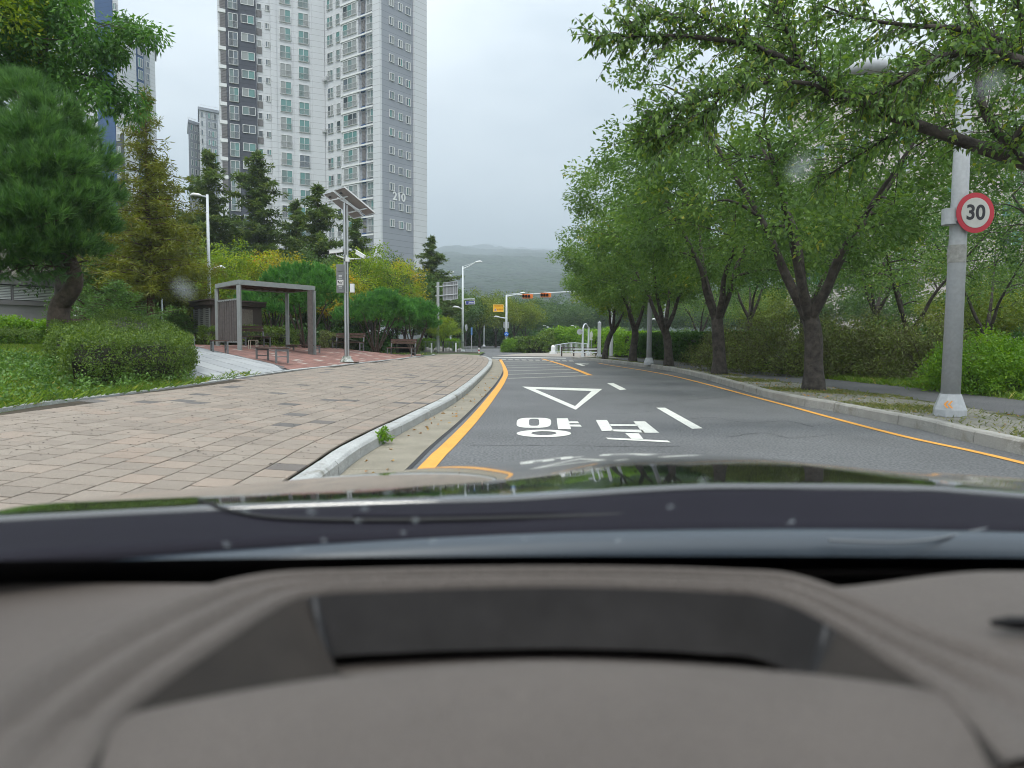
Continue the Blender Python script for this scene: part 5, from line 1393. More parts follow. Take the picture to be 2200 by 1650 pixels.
grass('grass', 'unmown lawn grass on the slope at the left', pts, L_GRASS, .05, .15, .0045, .55, 2)
pts = []
for _ in range(15000):
    i = rng.integers(0, len(ef) - 1); p = ef[i].lerp(ef[i + 1], rng.random()); o2 = abs(rng.normal(0, .18)) + .05; q = p + en[i] * o2
    if q.y < 14.2 or rng.random() < .25 and q.y < 17: pts.append((q.x, q.y, HL(q.x, q.y) - .03))
grass('weeds', 'taller weeds leaning over the sidewalk border by the hedge', pts, L_GRASS, .06, .20, .005, .6, 3)
# clover like leafy weeds in the lawn
C = []
while len(C) < 420:
    x, y = rng.uniform(-14, -5), rng.uniform(8.0, 14)
    if inside(lawn, x, y): C.append((x, y, HL(x, y) + .10 + .10 * abs(mnoise.noise(Vector((x, y, 4))))))
V, rnd = leaves_np(C, .15, 18, .06, .035, droop=-.2, seed=6)
o = quads('leafy_weeds', V, L_SPREAD, None, rnd); o['kind'] = 'stuff'; o['label'] = 'leafy weeds growing among the lawn grass'
# park floor behind the plaza: short grass
pts = []
while len(pts) < 16000:
    x, y = rng.uniform(-26, -5), rng.uniform(26, 52)
    p = (x, y)
    if not inside(hull(pz_poly), x, y) and not inside(hull(slab_poly), x, y) and x < -6.2: pts.append((x, y, HL(x, y) - .03))
grass('park_grass', 'rough grass behind the plaza benches', pts, L_GRASS, .08, .22, .012, .5, 4)
# verge weeds right
pts = []
while len(pts) < 26000:
    y = 7 + 42 * rng.random() ** 1.4; x = rng.uniform(5.6, 8.2)
    if mnoise.noise(Vector((x * .5, y * .5, 3))) > .16 or rng.random() < .10: pts.append((x, y, .14))
pts = [p for p in pts if p[0] > kr(sr_at_y(min(p[1], 46)), 0).x + .22 and p[0] < path_x(p[1]) + .05]
grass('verge_grass', 'thin dull grass and moss between the old verge blocks', pts, L_DGRASS, .02, .08, .006, .7, 5)
pts = []
while len(pts) < 34000:
    y = 9 + 36 * rng.random() ** 1.3; x = rng.uniform(9, 22); xf = path_x(y) + 2.05
    if x > xf and x < xf + 2.4 + 6 * rng.random() ** 3: pts.append((x, y, .14))
grass('bank_grass', 'green grass strip beyond the cycle path', pts, L_GRASS, .06, .20, .010, .6, 6)
pts = []
while len(pts) < 9000:
    x, y = rng.uniform(-14, 14), rng.uniform(66, 100)
    if x > 4 or x < -9: pts.append((x, y, 0))
grass('far_grass', 'grass beyond the junction', pts, L_GRASS, .1, .3, .03, .5, 7)
# fallen leaves
C = []; 
for _ in range(260):
    if rng.random() < .7: p = kr(rng.uniform(sr_at_y(7), sr_at_y(34)), -rng.uniform(.1, 2.0)); p.z = .165
    else: p = kl(rng.uniform(s_at_y(5), s_at_y(28)), -rng.uniform(.02, .5)); p.z = .02
    C.append(tuple(p))
V, rnd = leaves_np(C, .02, 1, .07, .035, droop=0, flat=.9, seed=3)
o = quads('fallen_leaves', V, leafmat('dead_leaf', [(0, (.16, .07, .03)), (1, (.28, .18, .06))], .2), None, rnd); o['kind'] = 'stuff'; o['label'] = 'brown fallen leaves on verge and gutter'
# weed in the broken kerb joint
kp = P(818, 950, .05)
C = [(kp.x + rng.normal(0, .05), kp.y + rng.normal(0, .07), .05 + abs(rng.normal(0, .08))) for _ in range(22)]
V, rnd = leaves_np(C, .04, 14, .05, .025, droop=0, seed=4)
W_ = quads('weed', V, L_LIME, None, rnd); tag(W_, 'small green weed growing in the broken kerb joint', 'plant')

# --- mountain: a long wooded slope rising into the cloud
MT = MB()
prof = [(330, -1), (500, 18), (800, 62), (1100, 104), (1500, 164), (2000, 236), (3000, 364), (4500, 540), (7000, 860)]
def prof_z(y):
    for (a, za), (b_, zb) in zip(prof, prof[1:]):
        if y <= b_: return za + (zb - za) * max(0, (y - a)) / (b_ - a)
    return prof[-1][1]
def mt_z(x, y):
    th = x / y
    side_ = 1.0 - 0.34 * smooth(-0.08, -0.34, th) - 0.22 * smooth(0.30, 0.9, th)
    z = prof_z(y) * side_
    n_ = mnoise.fractal(Vector((x / 420, y / 420, 2)), 0.9, 2.1, 6) 
    z += n_ * 0.10 * max(0, z) + mnoise.noise(Vector((x / 26, y / 26, 1))) * 4.0 * smooth(300, 700, y)
    return z
nx, ny = 300, 150; vs = []; fs = []
for j in range(ny + 1):
    y = 330 * (7000 / 330) ** (j / ny)
    for i in range(nx + 1):
        th = -0.36 + 1.26 * i / nx; x = th * y; vs.append((x, y, mt_z(x, y)))
for j in range(ny):
    for i in range(nx):
        a = j * (nx + 1) + i; fs.append((a, a + 1, a + nx + 2, a + nx + 1))
m = mat('wooded_slope', (0.034, 0.062, 0.034), 1.0, col2=(0.014, 0.028, 0.018), nscale=.035, coords='World', dirt=((.17, .14, .13), .0042, .69))
# finer canopy texture
t_ = m.node_tree; bs = t_.nodes['Principled BSDF']; n_ = t_.nodes.new('ShaderNodeTexVoronoi'); n_.inputs['Scale'].default_value = .085
gg = t_.nodes.new('ShaderNodeNewGeometry'); t_.links.new(gg.outputs['Position'], n_.inputs['Vector'])
bm_ = t_.nodes.new('ShaderNodeBump'); bm_.inputs['Strength'].default_value = 1.0; bm_.inputs['Distance'].default_value = 7.0; bm_.invert = True
t_.links.new(n_.outputs['Distance'], bm_.inputs['Height']); t_.links.new(bm_.outputs[0], bs.inputs['Normal'])
o = MT.add(vs, fs).build('mountain', m, smooth=True); o['kind'] = 'structure'
# ------------------------------------------------------------------ apartment tower and other buildings
M_WALLW = mat('white_cladding', (0.60, 0.615, 0.64), 0.85, noise=0.05, nscale=.3, coords='World', dirt=((0.50, .51, .53), .12, .62))
M_WALLG = mat('light_grey_cladding', (0.30, 0.32, 0.36), 0.85, noise=0.05, nscale=.3, coords='World')
M_WALLD = mat('slate_cladding', (0.075, 0.082, 0.105), 0.85, noise=0.08, nscale=.3, coords='World')
M_WALLB = mat('blue_cladding', (0.035, 0.085, 0.20), 0.8, noise=0.06, nscale=.3, coords='World')
M_LOUV = mat('taupe_louvre', (0.21, 0.20, 0.205), 0.8)
M_FRAME = mat('white_window_frame', (0.70, 0.71, 0.71), 0.5)
M_RAIL = mat('pale_railing', (0.50, 0.51, 0.52), 0.5)
def seams(m, pitch=0.93, depth=0.82):
    """thin horizontal joints of the cladding boards (fine relief)"""
    t = m.node_tree; b = t.nodes['Principled BSDF']; src = b.inputs['Base Color'].links[0].from_socket
    g = t.nodes.new('ShaderNodeNewGeometry'); s_ = t.nodes.new('ShaderNodeSeparateXYZ'); t.links.new(g.outputs['Position'], s_.inputs[0])
    d_ = t.nodes.new('ShaderNodeMath'); d_.operation = 'DIVIDE'; d_.inputs[1].default_value = pitch; t.links.new(s_.outputs['Z'], d_.inputs[0])
    f_ = t.nodes.new('ShaderNodeMath'); f_.operation = 'FRACT'; t.links.new(d_.outputs[0], f_.inputs[0])
    c_ = t.nodes.new('ShaderNodeMath'); c_.operation = 'LESS_THAN'; c_.inputs[1].default_value = 0.07; t.links.new(f_.outputs[0], c_.inputs[0])
    mm = t.nodes.new('ShaderNodeMix'); mm.data_type = 'RGBA'; mm.blend_type = 'MULTIPLY'; t.links.new(c_.outputs[0], mm.inputs[0]); t.links.new(src, mm.inputs[6]); mm.inputs[7].default_value = (depth, depth, depth, 1)
    t.links.new(mm.outputs[2], b.inputs['Base Color'])
for m_ in (M_WALLW, M_WALLG, M_WALLD, M_WALLB): seams(m_, 0.93, 0.66 if m_ is not M_WALLD else .6)
PANES = [mat('teal_glass', (0.10, 0.235, 0.225), 0.15, spec=.7), mat('dark_glass', (0.035, 0.05, 0.06), 0.12, spec=.8), mat('curtained_glass', (0.27, 0.29, 0.29), 0.3), mat('grey_green_glass', (0.15, 0.21, 0.21), 0.2), mat('blue_grey_glass', (0.10, 0.13, 0.16), 0.15, spec=.7)]
def box_local(b, x0, x1, y0, y1, z0, z1, mi=0): b.box(((x0 + x1) / 2, (y0 + y1) / 2, (z0 + z1) / 2), (x1 - x0, y1 - y0, z1 - z0), mi=mi)
WM = {}
def win_meshes(w, h, n, rail):
    key = (round(w, 2), round(h, 2), n, rail)
    if key in WM: return WM[key]
    f = .075; b = MB()
    box_local(b, -w / 2, w / 2, .0, .10, -h / 2, -h / 2 + f); box_local(b, -w / 2, w / 2, .0, .10, h / 2 - f, h / 2)
    box_local(b, -w / 2, -w / 2 + f, .0, .098, -h / 2 + f, h / 2 - f); box_local(b, w / 2 - f, w / 2, .0, .098, -h / 2 + f, h / 2 - f)
    iw = w - 2 * f
    for k in range(1, n): box_local(b, -w / 2 + f + iw * k / n - .03, -w / 2 + f + iw * k / n + .03, .0, .085, -h / 2 + f, h / 2 - f)
    me = bpy.data.meshes.new('window'); me.from_pydata(b.v, [], b.f); me.materials.append(M_FRAME)
    b = MB(); pw = iw / n - .064
    box_local(b, -pw / 2, pw / 2, .0, .03, -h / 2 + f, h / 2 - f)
    pm = []
    for g_ in PANES:
        q = bpy.data.meshes.new('pane'); q.from_pydata(b.v, [], b.f); q.materials.append(g_); pm.append(q)
    rm = None
    if rail:
        b = MB(); rt = -h / 2 + h * .46
        for z in (rt, -h / 2 + .06): box_local(b, -w / 2 + .0, w / 2, .14, .18, z - .03, z + .03)
        k = max(4, int(w / .16))
        for i in range(k + 1): x = -w / 2 + .02 + (w - .04) * i / k; box_local(b, x - .013, x + .013, .145, .175, -h / 2 + .09, rt - .03)
        rm = bpy.data.meshes.new('railing'); rm.from_pydata(b.v, [], b.f); rm.materials.append(M_RAIL)
    WM[key] = (me, pm, rm, iw, f); return WM[key]
wr = random.Random(99)
def put_window(root, pos, ang, w, h, n, rail, tone=None):
    me, pm, rm, iw, f = win_meshes(w, h, n, rail)
    o = link('window', me, root); o.location = pos; o.rotation_euler = (0, 0, ang)
    for k in range(n):
        t = tone[k % len(tone)] if tone and wr.random() < .55 else wr.choice([0, 0, 1, 2, 2, 3, 3, 4])
        q = link('pane', pm[t], o); q.location = (-w / 2 + f + iw * (k + .5) / n, .015, 0)
    if rm: link('railing', rm, o)
    return o
TOW = thing('apartment_tower', 'tall white and slate grey apartment tower numbered 210', 'building', (-30, 112, 0))
TO = Vector((-30, 112, 0))
def col_at(px, d, py=130):
    r_ = ray(px, py); return Vector((r_.x / r_.y * d, d, 0))
FAC = [col_at(469.5, 112.4), col_at(696.5, 119.2), col_at(818.5, 111.4), col_at(914, 118.4)]
def on_fac(px, py, A, B):
    """photo pixel -> (distance along the facade, height)"""
    r_ = ray(px, py); n = Vector((B.y - A.y, -(B.x - A.x), 0)); t = (A - EYE).dot(n) / r_.dot(n); p = EYE + r_ * t
    return (p - A).dot((B - A).normalized()), p.z
ZTOP, ZBOT = 63.0, 0.3
def fac_ang(A, B):
    d = (B - A).normalized(); return math.atan2(d.y, d.x) + math.pi   # local +y points towards the viewer
def panel(root, A, B, u0, u1, proud, m, z0=ZBOT, z1=ZTOP, name='wall_panel', thick=.6):
    d = (B - A).normalized(); out = Vector((d.y, -d.x, 0)); o_ = TO if root is TOW else Vector(root.location)
    a = A + d * u0 + out * proud; c = A + d * u1 + out * proud; a2 = a - out * (thick + proud); c2 = c - out * (thick + proud)
    vs = [Vector((p.x, p.y, z)) - o_ for z in (z0, z1) for p in (a, c, c2, a2)]
    return MB().add(vs, [(0, 1, 2, 3), (4, 5, 6, 7), (0, 1, 5, 4), (1, 2, 6, 5), (2, 3, 7, 6), (3, 0, 4, 7)]).build(name, m, root)
def px_panel(F, x0, x1, proud, m, py=200, **k):
    A, B = F; return panel(TOW, A, B, on_fac(x0, py, A, B)[0], on_fac(x1, py, A, B)[0], proud, m, **k)
FL = (FAC[0], FAC[1]); FR_ = (FAC[1], FAC[2]); FE = (FAC[2], FAC[3])
lenL, lenR, lenE = [(b_ - a).length for a, b_ in (FL, FR_, FE)]
uL = lambda x, y=200: on_fac(x, y, *FL)[0]
uR = lambda x, y=200: on_fac(x, y, *FR_)[0]
uE = lambda x, y=200: on_fac(x, y, *FE)[0]
panel(TOW, *FL, 0, uL(487), 0.00, M_WALLW)
panel(TOW, *FL, uL(487), uL(551.5), 0.12, M_WALLD, z0=10.5)
panel(TOW, *FL, uL(487), uL(551.5), 0.02, M_WALLW, z1=10.5)
panel(TOW, *FL, uL(551.5), uL(583), -0.30, M_WALLW)
panel(TOW, *FL, uL(583), uL(595), 0.0, M_WALLW)
panel(TOW, *FL, uL(595), uL(632), -0.12, M_WALLW)
panel(TOW, *FL, uL(632), uL(671), 0.05, M_WALLW)
panel(TOW, *FL, uL(671), lenL, 0.22, M_WALLW)
panel(TOW, *FR_, 0, uR(735), 0.0, M_WALLG.copy() if False else M_WALLW)
panel(TOW, *FR_, uR(735), uR(773), 0.25, M_WALLW)
panel(TOW, *FR_, uR(773), uR(804), -0.05, M_WALLG)
panel(TOW, *FR_, uR(804), lenR, 0.30, M_WALLW)
panel(TOW, *FE, -0.30, uE(828), 0.04, M_WALLW)
panel(TOW, *FE, uE(820), uE(887), 0.06, M_WALLG)
panel(TOW, *FE, uE(887), lenE, 0.35, M_WALLW, z0=9.4)
panel(TOW, *FE, uE(887), lenE, 0.33, mat('stained_base_cladding', (0.26, .27, .29), .9), z1=9.4)
# body behind
bk = Vector((-0.17, 1, 0)).normalized() * 16
poly_ = [FAC[0], FAC[1], FAC[2], FAC[3], FAC[3] + bk * .7, FAC[0] + bk]
bb_ = MB(); c_ = sum(poly_, Vector()) / 6
inner = [p + Vector(s_) - TO for p, s_ in zip(poly_, ((.7, 1.2, 0), (0, 1.4, 0), (-.3, 1.6, 0), (-1.4, .6, 0), (-1.4, -.6, 0), (.7, -.6, 0)))]
bb_.prism([(p.x, p.y) for p in inner], ZBOT, ZTOP - .1); bb_.build('wall', M_WALLW, TOW)
MB().prism([(p.x - TO.x, p.y - TO.y) for p in poly_], ZTOP + .01, ZTOP + .6).build('roof', M_WALLG, TOW)
# window columns: (facade, x0, x1, ytop, ybot, panes, railing, tone)
def column(F, x0, x1, y0, y1, n, rail, tone=None, proud=.1, nmin=-9, nmax=4, kind='window'):
    A, B = F; d = (B - A).normalized(); out = Vector((d.y, -d.x, 0)); ang = fac_ang(A, B); ym = (y0 + y1) / 2
    ua, _ = on_fac(x0, ym, A, B); ub, _ = on_fac(x1, ym, A, B); um = (ua + ub) / 2
    zt = on_fac((x0 + x1) / 2, y0, A, B)[1]; zb = on_fac((x0 + x1) / 2, y1, A, B)[1]; w_ = ub - ua; h_ = zt - zb; zc = (zt + zb) / 2
    for k in range(nmin, nmax + 1):
        z = zc + 2.8 * k
        if z - h_ / 2 < 4 or z > ZTOP - 1.5: continue
        p = A + d * um + out * proud - TO; p.z = z
        if kind == 'window': put_window(TOW, p, ang, w_, h_, n, rail, tone)
        elif kind == 'louvre':
            b = MB(); box_local(b, -w_ / 2, w_ / 2, 0, .06, -h_ / 2, h_ / 2)
            for i in range(9): zz = -h_ / 2 + h_ * (i + .5) / 9; box_local(b, -w_ / 2 + .04, w_ / 2 - .04, .055, .10, zz - .05, zz + .03)
            o = b.build('louvre', M_LOUV, TOW); o.location = p; o.rotation_euler = (0, 0, ang)
        else:
            b = MB(); box_local(b, -w_ / 2, w_ / 2, 0, .16, -h_ / 2, h_ / 2); o = b.build('ledge', tone, TOW); o.location = p; o.rotation_euler = (0, 0, ang)
LOW, HIGH = -11, 4
column(FL, 473.5, 485.5, 109, 138, 1, False, kind='louvre', proud=.02, nmin=-7)
column(FL, 470.5, 486.3, 139.5, 147, 1, False, tone=M_FRAME, kind='ledge', proud=.02, nmin=-7)
column(FL, 491, 511.5, 109, 140.5, 2, True, [4, 3], .13, -12, HIGH)
column(FL, 518.5, 547, 112.5, 130.5, 2, False, [0, 2], .13, -9, HIGH)
column(FL, 553, 563.5, 124, 138.5, 1, False, [1], -.28, -8, HIGH)
column(FL, 552.5, 564.2, 139.5, 153, 1, False, kind='louvre', proud=-.29, nmin=-8)
column(FL, 570.5, 581, 126.5, 139.5, 2, False, [2, 4], -.28, -8, HIGH)
column(FL, 601.5, 626, 136, 164, 2, True, [0, 2], -.10, -10, HIGH)
column(FL, 641, 664, 144, 172, 2, True, [3, 0], .07, -9, HIGH)
column(FR_, 704, 716.5, 151, 174, 2, True, [3, 4], .02, -9, HIGH)
column(FR_, 723, 732, 145, 168.5, 1, True, [3], .02, -9, HIGH)
column(FR_, 740, 770, 129, 155, 3, True, [2, 0, 2], .27, -9, HIGH)
column(FR_, 777, 784, 123, 148, 1, False, kind='louvre', proud=-.03, nmin=-9)
column(FR_, 776.5, 784.5, 150, 159, 1, False, tone=M_WALLB, kind='ledge', proud=-.03, nmin=-9)
column(FR_, 788.5, 803, 114, 144, 2, True, [3, 2], -.03, -9, HIGH)
column(FE, 835, 845.5, 117, 134, 2, False, [2, 4], .08, -9, HIGH)
column(FE, 854.5, 864, 126, 142.5, 2, False, [2, 4], .08, -9, HIGH)
column(FE, 870.6, 881, 133.5, 150.5, 2, False, [2, 4], .08, -9, HIGH)
column(FR_, 735.5, 804, 157.5, 161, 1, False, tone=M_FRAME, kind='ledge', proud=.26, nmin=-9)
def text_mesh(s, size, m, depth=.02, parent=None, name='lettering', bold=0.0):
    cu = bpy.data.curves.new('t', 'FONT'); cu.body = s; cu.size = size; cu.extrude = depth / 2; cu.align_x = 'CENTER'; cu.align_y = 'CENTER'; cu.offset = bold
    o = bpy.data.objects.new('t', cu); COL.objects.link(o); dg = bpy.context.evaluated_depsgraph_get()
    me = bpy.data.meshes.new_from_object(o.evaluated_get(dg)); bpy.data.objects.remove(o); bpy.data.curves.remove(cu)
    me.materials.clear(); me.materials.append(m); r_ = link(name, me, parent); return r_
# house number on the end wall
A, B = FE; u_, z_ = on_fac(856.5, 424, A, B); d = (B - A).normalized(); out = Vector((d.y, -d.x, 0))
o = text_mesh('210', 1.75, M_FRAME, .06, TOW, 'number', .045); pp = A + d * u_ + out * .12 - TO
xa = d; ya_ = Vector((0, 0, 1)); za = xa.cross(ya_)
o.matrix_local = Matrix(((xa.x, ya_.x, za.x, pp.x), (xa.y, ya_.y, za.y, pp.y), (xa.z, ya_.z, za.z, z_), (0, 0, 0, 1)))
# wall mounted air conditioners on the right wing
for px, py in ((702.5, 171), (700, 282)):
    u_, z_ = on_fac(px, py, *FR_); A, B = FR_; d = (B - A).normalized(); out = Vector((d.y, -d.x, 0)); pp = A + d * u_ + out * .35 - TO; pp.z = z_
    b = MB(); box_local(b, -.4, .4, -.2, .2, -.3, .3); b.tube([(0, .2, 0), (0, .23, 0)], .22, 14); o = b.build('air_conditioner', M_RAIL, TOW); o.location = pp; o.rotation_euler = (0, 0, fac_ang(A, B))

def block(label, px0, px1, dist0, dist1, ptop, m, cols, storey, trims=(), group=None, name='apartment_block', ymax=None, roofed=True):
    """farther block: front wall between two photo columns, grid of built windows; cols: (px0, px1, rel0, rel1, panes)"""
    A = col_at(px0, dist0, 300); B = col_at(px1, dist1, 300); zt = EYE.z + (728 - ptop) / FPX * (dist0 + dist1) / 2
    root = thing(name, label, 'building', (A.x, A.y, 0), group=group); O = Vector(root.location)
    d = (B - A).normalized(); out = Vector((d.y, -d.x, 0)); L_ = (B - A).length
    rA = Vector((A.x, A.y, 0)).normalized(); rB = Vector((B.x, B.y, 0)).normalized()
    vs = [A - O, B - O, B + rB * 14 - O, A + rA * 14 - O]
    MB().prism([(p.x, p.y) for p in vs], .1, zt).build('wall', m, root)
    if roofed:
        vs = [A - d * .5 + out * .5 - O, B + d * .5 + out * .5 - O, B + d * .5 + rB * 14.5 - O, A - d * .5 + rA * 14.5 - O]
        MB().prism([(p.x, p.y) for p in vs], zt + .02, zt + .9).build('roof', M_WALLG, root)
        b = MB()
        for i in range(7): p = A + d * (L_ * (.1 + .8 * i / 6)) - out * 1.0 - O; b.bar((p.x, p.y, zt + .9), (p.x, p.y, zt + 2.1), .06, .06)
        p, q = A + d * L_ * .1 - out * 1 - O, A + d * L_ * .9 - out - O; b.bar((p.x, p.y, zt + 2.1), (q.x, q.y, zt + 2.1), .08, .08); b.build('railing', M_FRAME, root)
    for (x0, x1, mm, pr, z0, z1) in trims:
        ua, ub = on_fac(x0, 300, A, B)[0], on_fac(x1, 300, A, B)[0]; panel(root, A, B, ua, ub, pr, mm, z0=z0, z1=min(z1, zt - .05))
    ang = fac_ang(A, B)
    for (x0, x1, h0, h1, n) in cols:
        ua, ub = on_fac(x0, 300, A, B)[0], on_fac(x1, 300, A, B)[0]; k = 0
        while True:
            z = zt - 1.6 - storey * k; k += 1
            if z < (ymax or 14): break
            if z > 95: continue
            hh = h1 - h0; p = A + d * (ua + ub) / 2 + out * .22 - O; p.z = z - (h0 + h1) / 2 + 1.2
            put_window(root, p, ang, ub - ua, hh, n, False)
    return root
block('white apartment block with a tall blue stripe, behind the big broadleaf tree', 60, 262, 168, 160, -160, M_WALLW, [(120, 132, 0, 1.7, 2), (150, 162, 0, 1.7, 2), (178, 190, 0, 1.7, 2), (253, 260, 0, 1.5, 2)], 2.8,
      trims=[(213, 250, M_WALLB, .2, 5, 200), (250, 262, M_WALLD, .12, 5, 46)], ymax=34, roofed=False)
block('white and grey apartment block with roof railing, right of the blue striped one', 262, 337, 166, 176, 92, M_WALLW, [(299, 309, 0, 2.1, 2), (317, 323, 0, 1.4, 1)], 2.8,
      trims=[(297, 312, M_WALLB, .1, 5, 90), (313, 325, M_WALLG, .12, 5, 90)], ymax=30)
GB2 = 'far small apartment blocks left of the tower'
block('far grey apartment block, lower half of the pair left of the tower', 405, 429, 236, 240, 282, M_WALLG, [(409, 413, 0, 1.8, 1), (417, 421, 0, 1.8, 1), (424, 427, 0, 1.8, 1)], 2.8, group=GB2, ymax=34)
block('far grey apartment block with parapet, taller of the pair left of the tower', 429, 474, 232, 236, 256, M_WALLW, [(432, 437, 0, 1.8, 1), (447, 452, 0, 1.8, 1), (455, 465, 0, 1.9, 2)], 2.8, trims=[(443, 468, M_WALLG, .1, 5, 200)], group=GB2, ymax=34)
# pinkish building behind the right hand trees
M_PINK = mat('pale_pink_render', (0.56, 0.50, 0.49), 0.9, noise=.08, nscale=.4, coords='World')
block('pale pinkish building glimpsed through the leaves behind the right hand trees', 1700, 2420, 92, 70, 150, M_PINK, [(1740, 1775, 0, 1.6, 2), (1830, 1870, 0, 1.6, 2), (1930, 1975, 0, 1.6, 2), (2040, 2090, 0, 1.6, 2), (2160, 2210, 0, 1.6, 2)], 3.1, ymax=4, name='building')

# low louvred building at the left edge
LB = thing('louvred_building', 'low beige building with long white louvres at the left edge', 'building', PD(0, 728, 34)); LB.location.z = .8; lo_ = Vector(LB.location)
A = PD(-260, 728, 31); B = PD(138, 728, 37); A.z = B.z = 0; d = (B - A).normalized(); out = Vector((d.y, -d.x, 0))
def zpx(py, dd): return EYE.z + (728 - py) / FPX * dd
def bandw(u0, u1, z0, z1, pr, m, name, th=.3):
    a = A + d * u0 + out * pr - lo_; c = A + d * u1 + out * pr - lo_; a2, c2 = a - out * th, c - out * th
    vs = [Vector((p.x, p.y, z - lo_.z)) for z in (z0, z1) for p in (a, c, c2, a2)]
    return MB().add(vs, [(0, 1, 2, 3), (4, 5, 6, 7), (0, 1, 5, 4), (1, 2, 6, 5), (2, 3, 7, 6), (3, 0, 4, 7)]).build(name, m, LB)
LT = (B - A).length; zl0, zl1 = zpx(652, 35.5), zpx(622, 35.5)
M_BEI = mat('beige_stone', (0.50, 0.46, 0.42), .9, noise=.12, nscale=.8, coords='World')
bandw(0, LT, .3, zl0 - .25, 0, mat('grey_stone_wall', (0.36, .35, .35), .9, noise=.15, nscale=1, coords='World'), 'wall')
bandw(-.02, LT + .12, zl0 - .25, zl0 - .03, .12, M_LOUV, 'ledge', .5); bandw(-.02, LT + .12, zl1 + .05, zl1 + .42, .16, M_LOUV, 'ledge', .5)
bandw(0, LT, zl1 + .42, zl1 + 2.3, .02, M_BEI, 'wall', 6)
bandw(0, LT, zl0 - .03, zl1 + .05, -.25, M_LOUV, 'wall', .2)
u = .2
while u < LT - .4:
    w_ = min(2.35, LT - .2 - u); nsl = 9
    for i in range(nsl):
        z = zl0 + (zl1 - zl0) * (i + .5) / nsl; bandw(u, u + w_, z - .022, z + .026, .02, M_FRAME, 'louvre_slat', .10)
    bandw(u - .1, u - .02, zl0 - .03, zl1 + .05, .04, M_LOUV, 'post', .2); u += w_ + .14

# ------------------------------------------------------------------ street lamps and posts
def zat(px, py, d): return PD(px, py, d)
def octbase(b, r0, r1, h, z=0, n=8):
    b.tube([(0, 0, z), (0, 0, z + .10), (0, 0, z + h)], [r0, r0, r1], n)
# near lamp with the speed sign
pb_ = P(2040, 893, .15)
NLP = thing('street_lamp', 'big grey street lamp post in the foreground carrying the 30 speed sign', 'street lamp', pb_)
zt = PD(2085, -300, pb_.y).z - .15; b = MB().tube([(0, 0, .30), (0.005, 0, 3.0), (0.0, 0, zt)], [.135, .118, .085], 24); b.build('pole', M_POLE, NLP, smooth=False)
for p_ in NLP.children[0].data.polygons: p_.use_smooth = len(p_.vertices) == 4
b = MB(); octbase(b, .235, .15, .34); b.build('base', M_POLE, NLP)
# access plate and band
MB().tube([(0, 0, 2.35), (0, 0, 2.62)], [.127, .126], 24).build('band', mat('worn_sticker_band', (0.36, .36, .34), .8, noise=.35, nscale=14), NLP)
zb_ = PD(2060, 640, pb_.y).z - .15
# orange chevron plate on the base
cv = MB(); 
for dx in (0, .045):
    for s_ in (1, -1):
        cv.add([(-.20 + dx, -.005, .20), (-.165 + dx, -.005, .20), (-.13 + dx, -.02, .20 + s_ * .055), (-.165 + dx, -.02, .20 + s_ * .055)], [(0, 1, 2, 3)])
wp = MB().add([(-.225, .03, .12), (-.09, -.01, .12), (-.085, .03, .28), (-.19, .055, .28)], [(0, 1, 2, 3)])
chev = thing('x', 'x', 'x'); bpy.data.objects.remove(chev)
M_OR = mat('orange_reflector', (0.75, .30, .03), .5)
cvb = MB(); R1_, R2_ = .228, .165
def onbase(a, z): # point on the tapered base, angle a
    r_ = .235 + (.15 - .235) * max(0, (z - .10)) / .24; return Vector((math.sin(a) * (r_ + .004), -math.cos(a) * (r_ + .004), z))
for k_, a0c in enumerate((-.95, -.70)):
    for s_ in (1, -1):
        q = [onbase(a0c, .19), onbase(a0c + .13, .19), onbase(a0c + .34, .19 + s_ * .055), onbase(a0c + .21, .19 + s_ * .055)]
        q = [v * 1.0 + Vector((math.sin(a0c + .2), -math.cos(a0c + .2), 0)) * .02 for v in q]; cvb.add(q, [(0, 1, 2, 3)])
cvb.build('chevron', M_OR, NLP)
# arm towards the road with lamp head, partly in the leaves
za_ = PD(2050, 172, pb_.y).z - .15
b = MB().add([Vector((x, y, z)) for x, z0, z1 in ((-.09, za_ - .16, za_ + .10), (-.75, za_ + .02, za_ + .12)) for y in (-.04, .04) for z in (z0, z1)], [(0, 1, 3, 2), (4, 6, 7, 5), (0, 4, 5, 1), (2, 3, 7, 6), (0, 2, 6, 4), (1, 5, 7, 3)])
b.tube([(-.6, 0, za_ + .08), (-1.05, 0, za_ + .10), (-1.2, 0, za_ + .13)], [.04, .035, .035], 10); b.build('arm', M_POLE, NLP)
b = MB(); b.tube([(-1.1, 0, za_ + .14), (-1.25, 0, za_ + .20), (-1.55, 0, za_ + .20), (-1.75, 0, za_ + .13)], [.04, .11, .12, .05], 12); b.build('lamp_head', M_POLE, NLP, smooth=True)
for k in range(3):
    b = MB().tube([(.10, -.02, zb_ + 1.13 - .30 * 0 + .01 * k), (.24 + .05 * k, -.04, zb_ + 1.25 + .02 * k)], .010, 6); b.build('cable', M_POLEW, NLP)
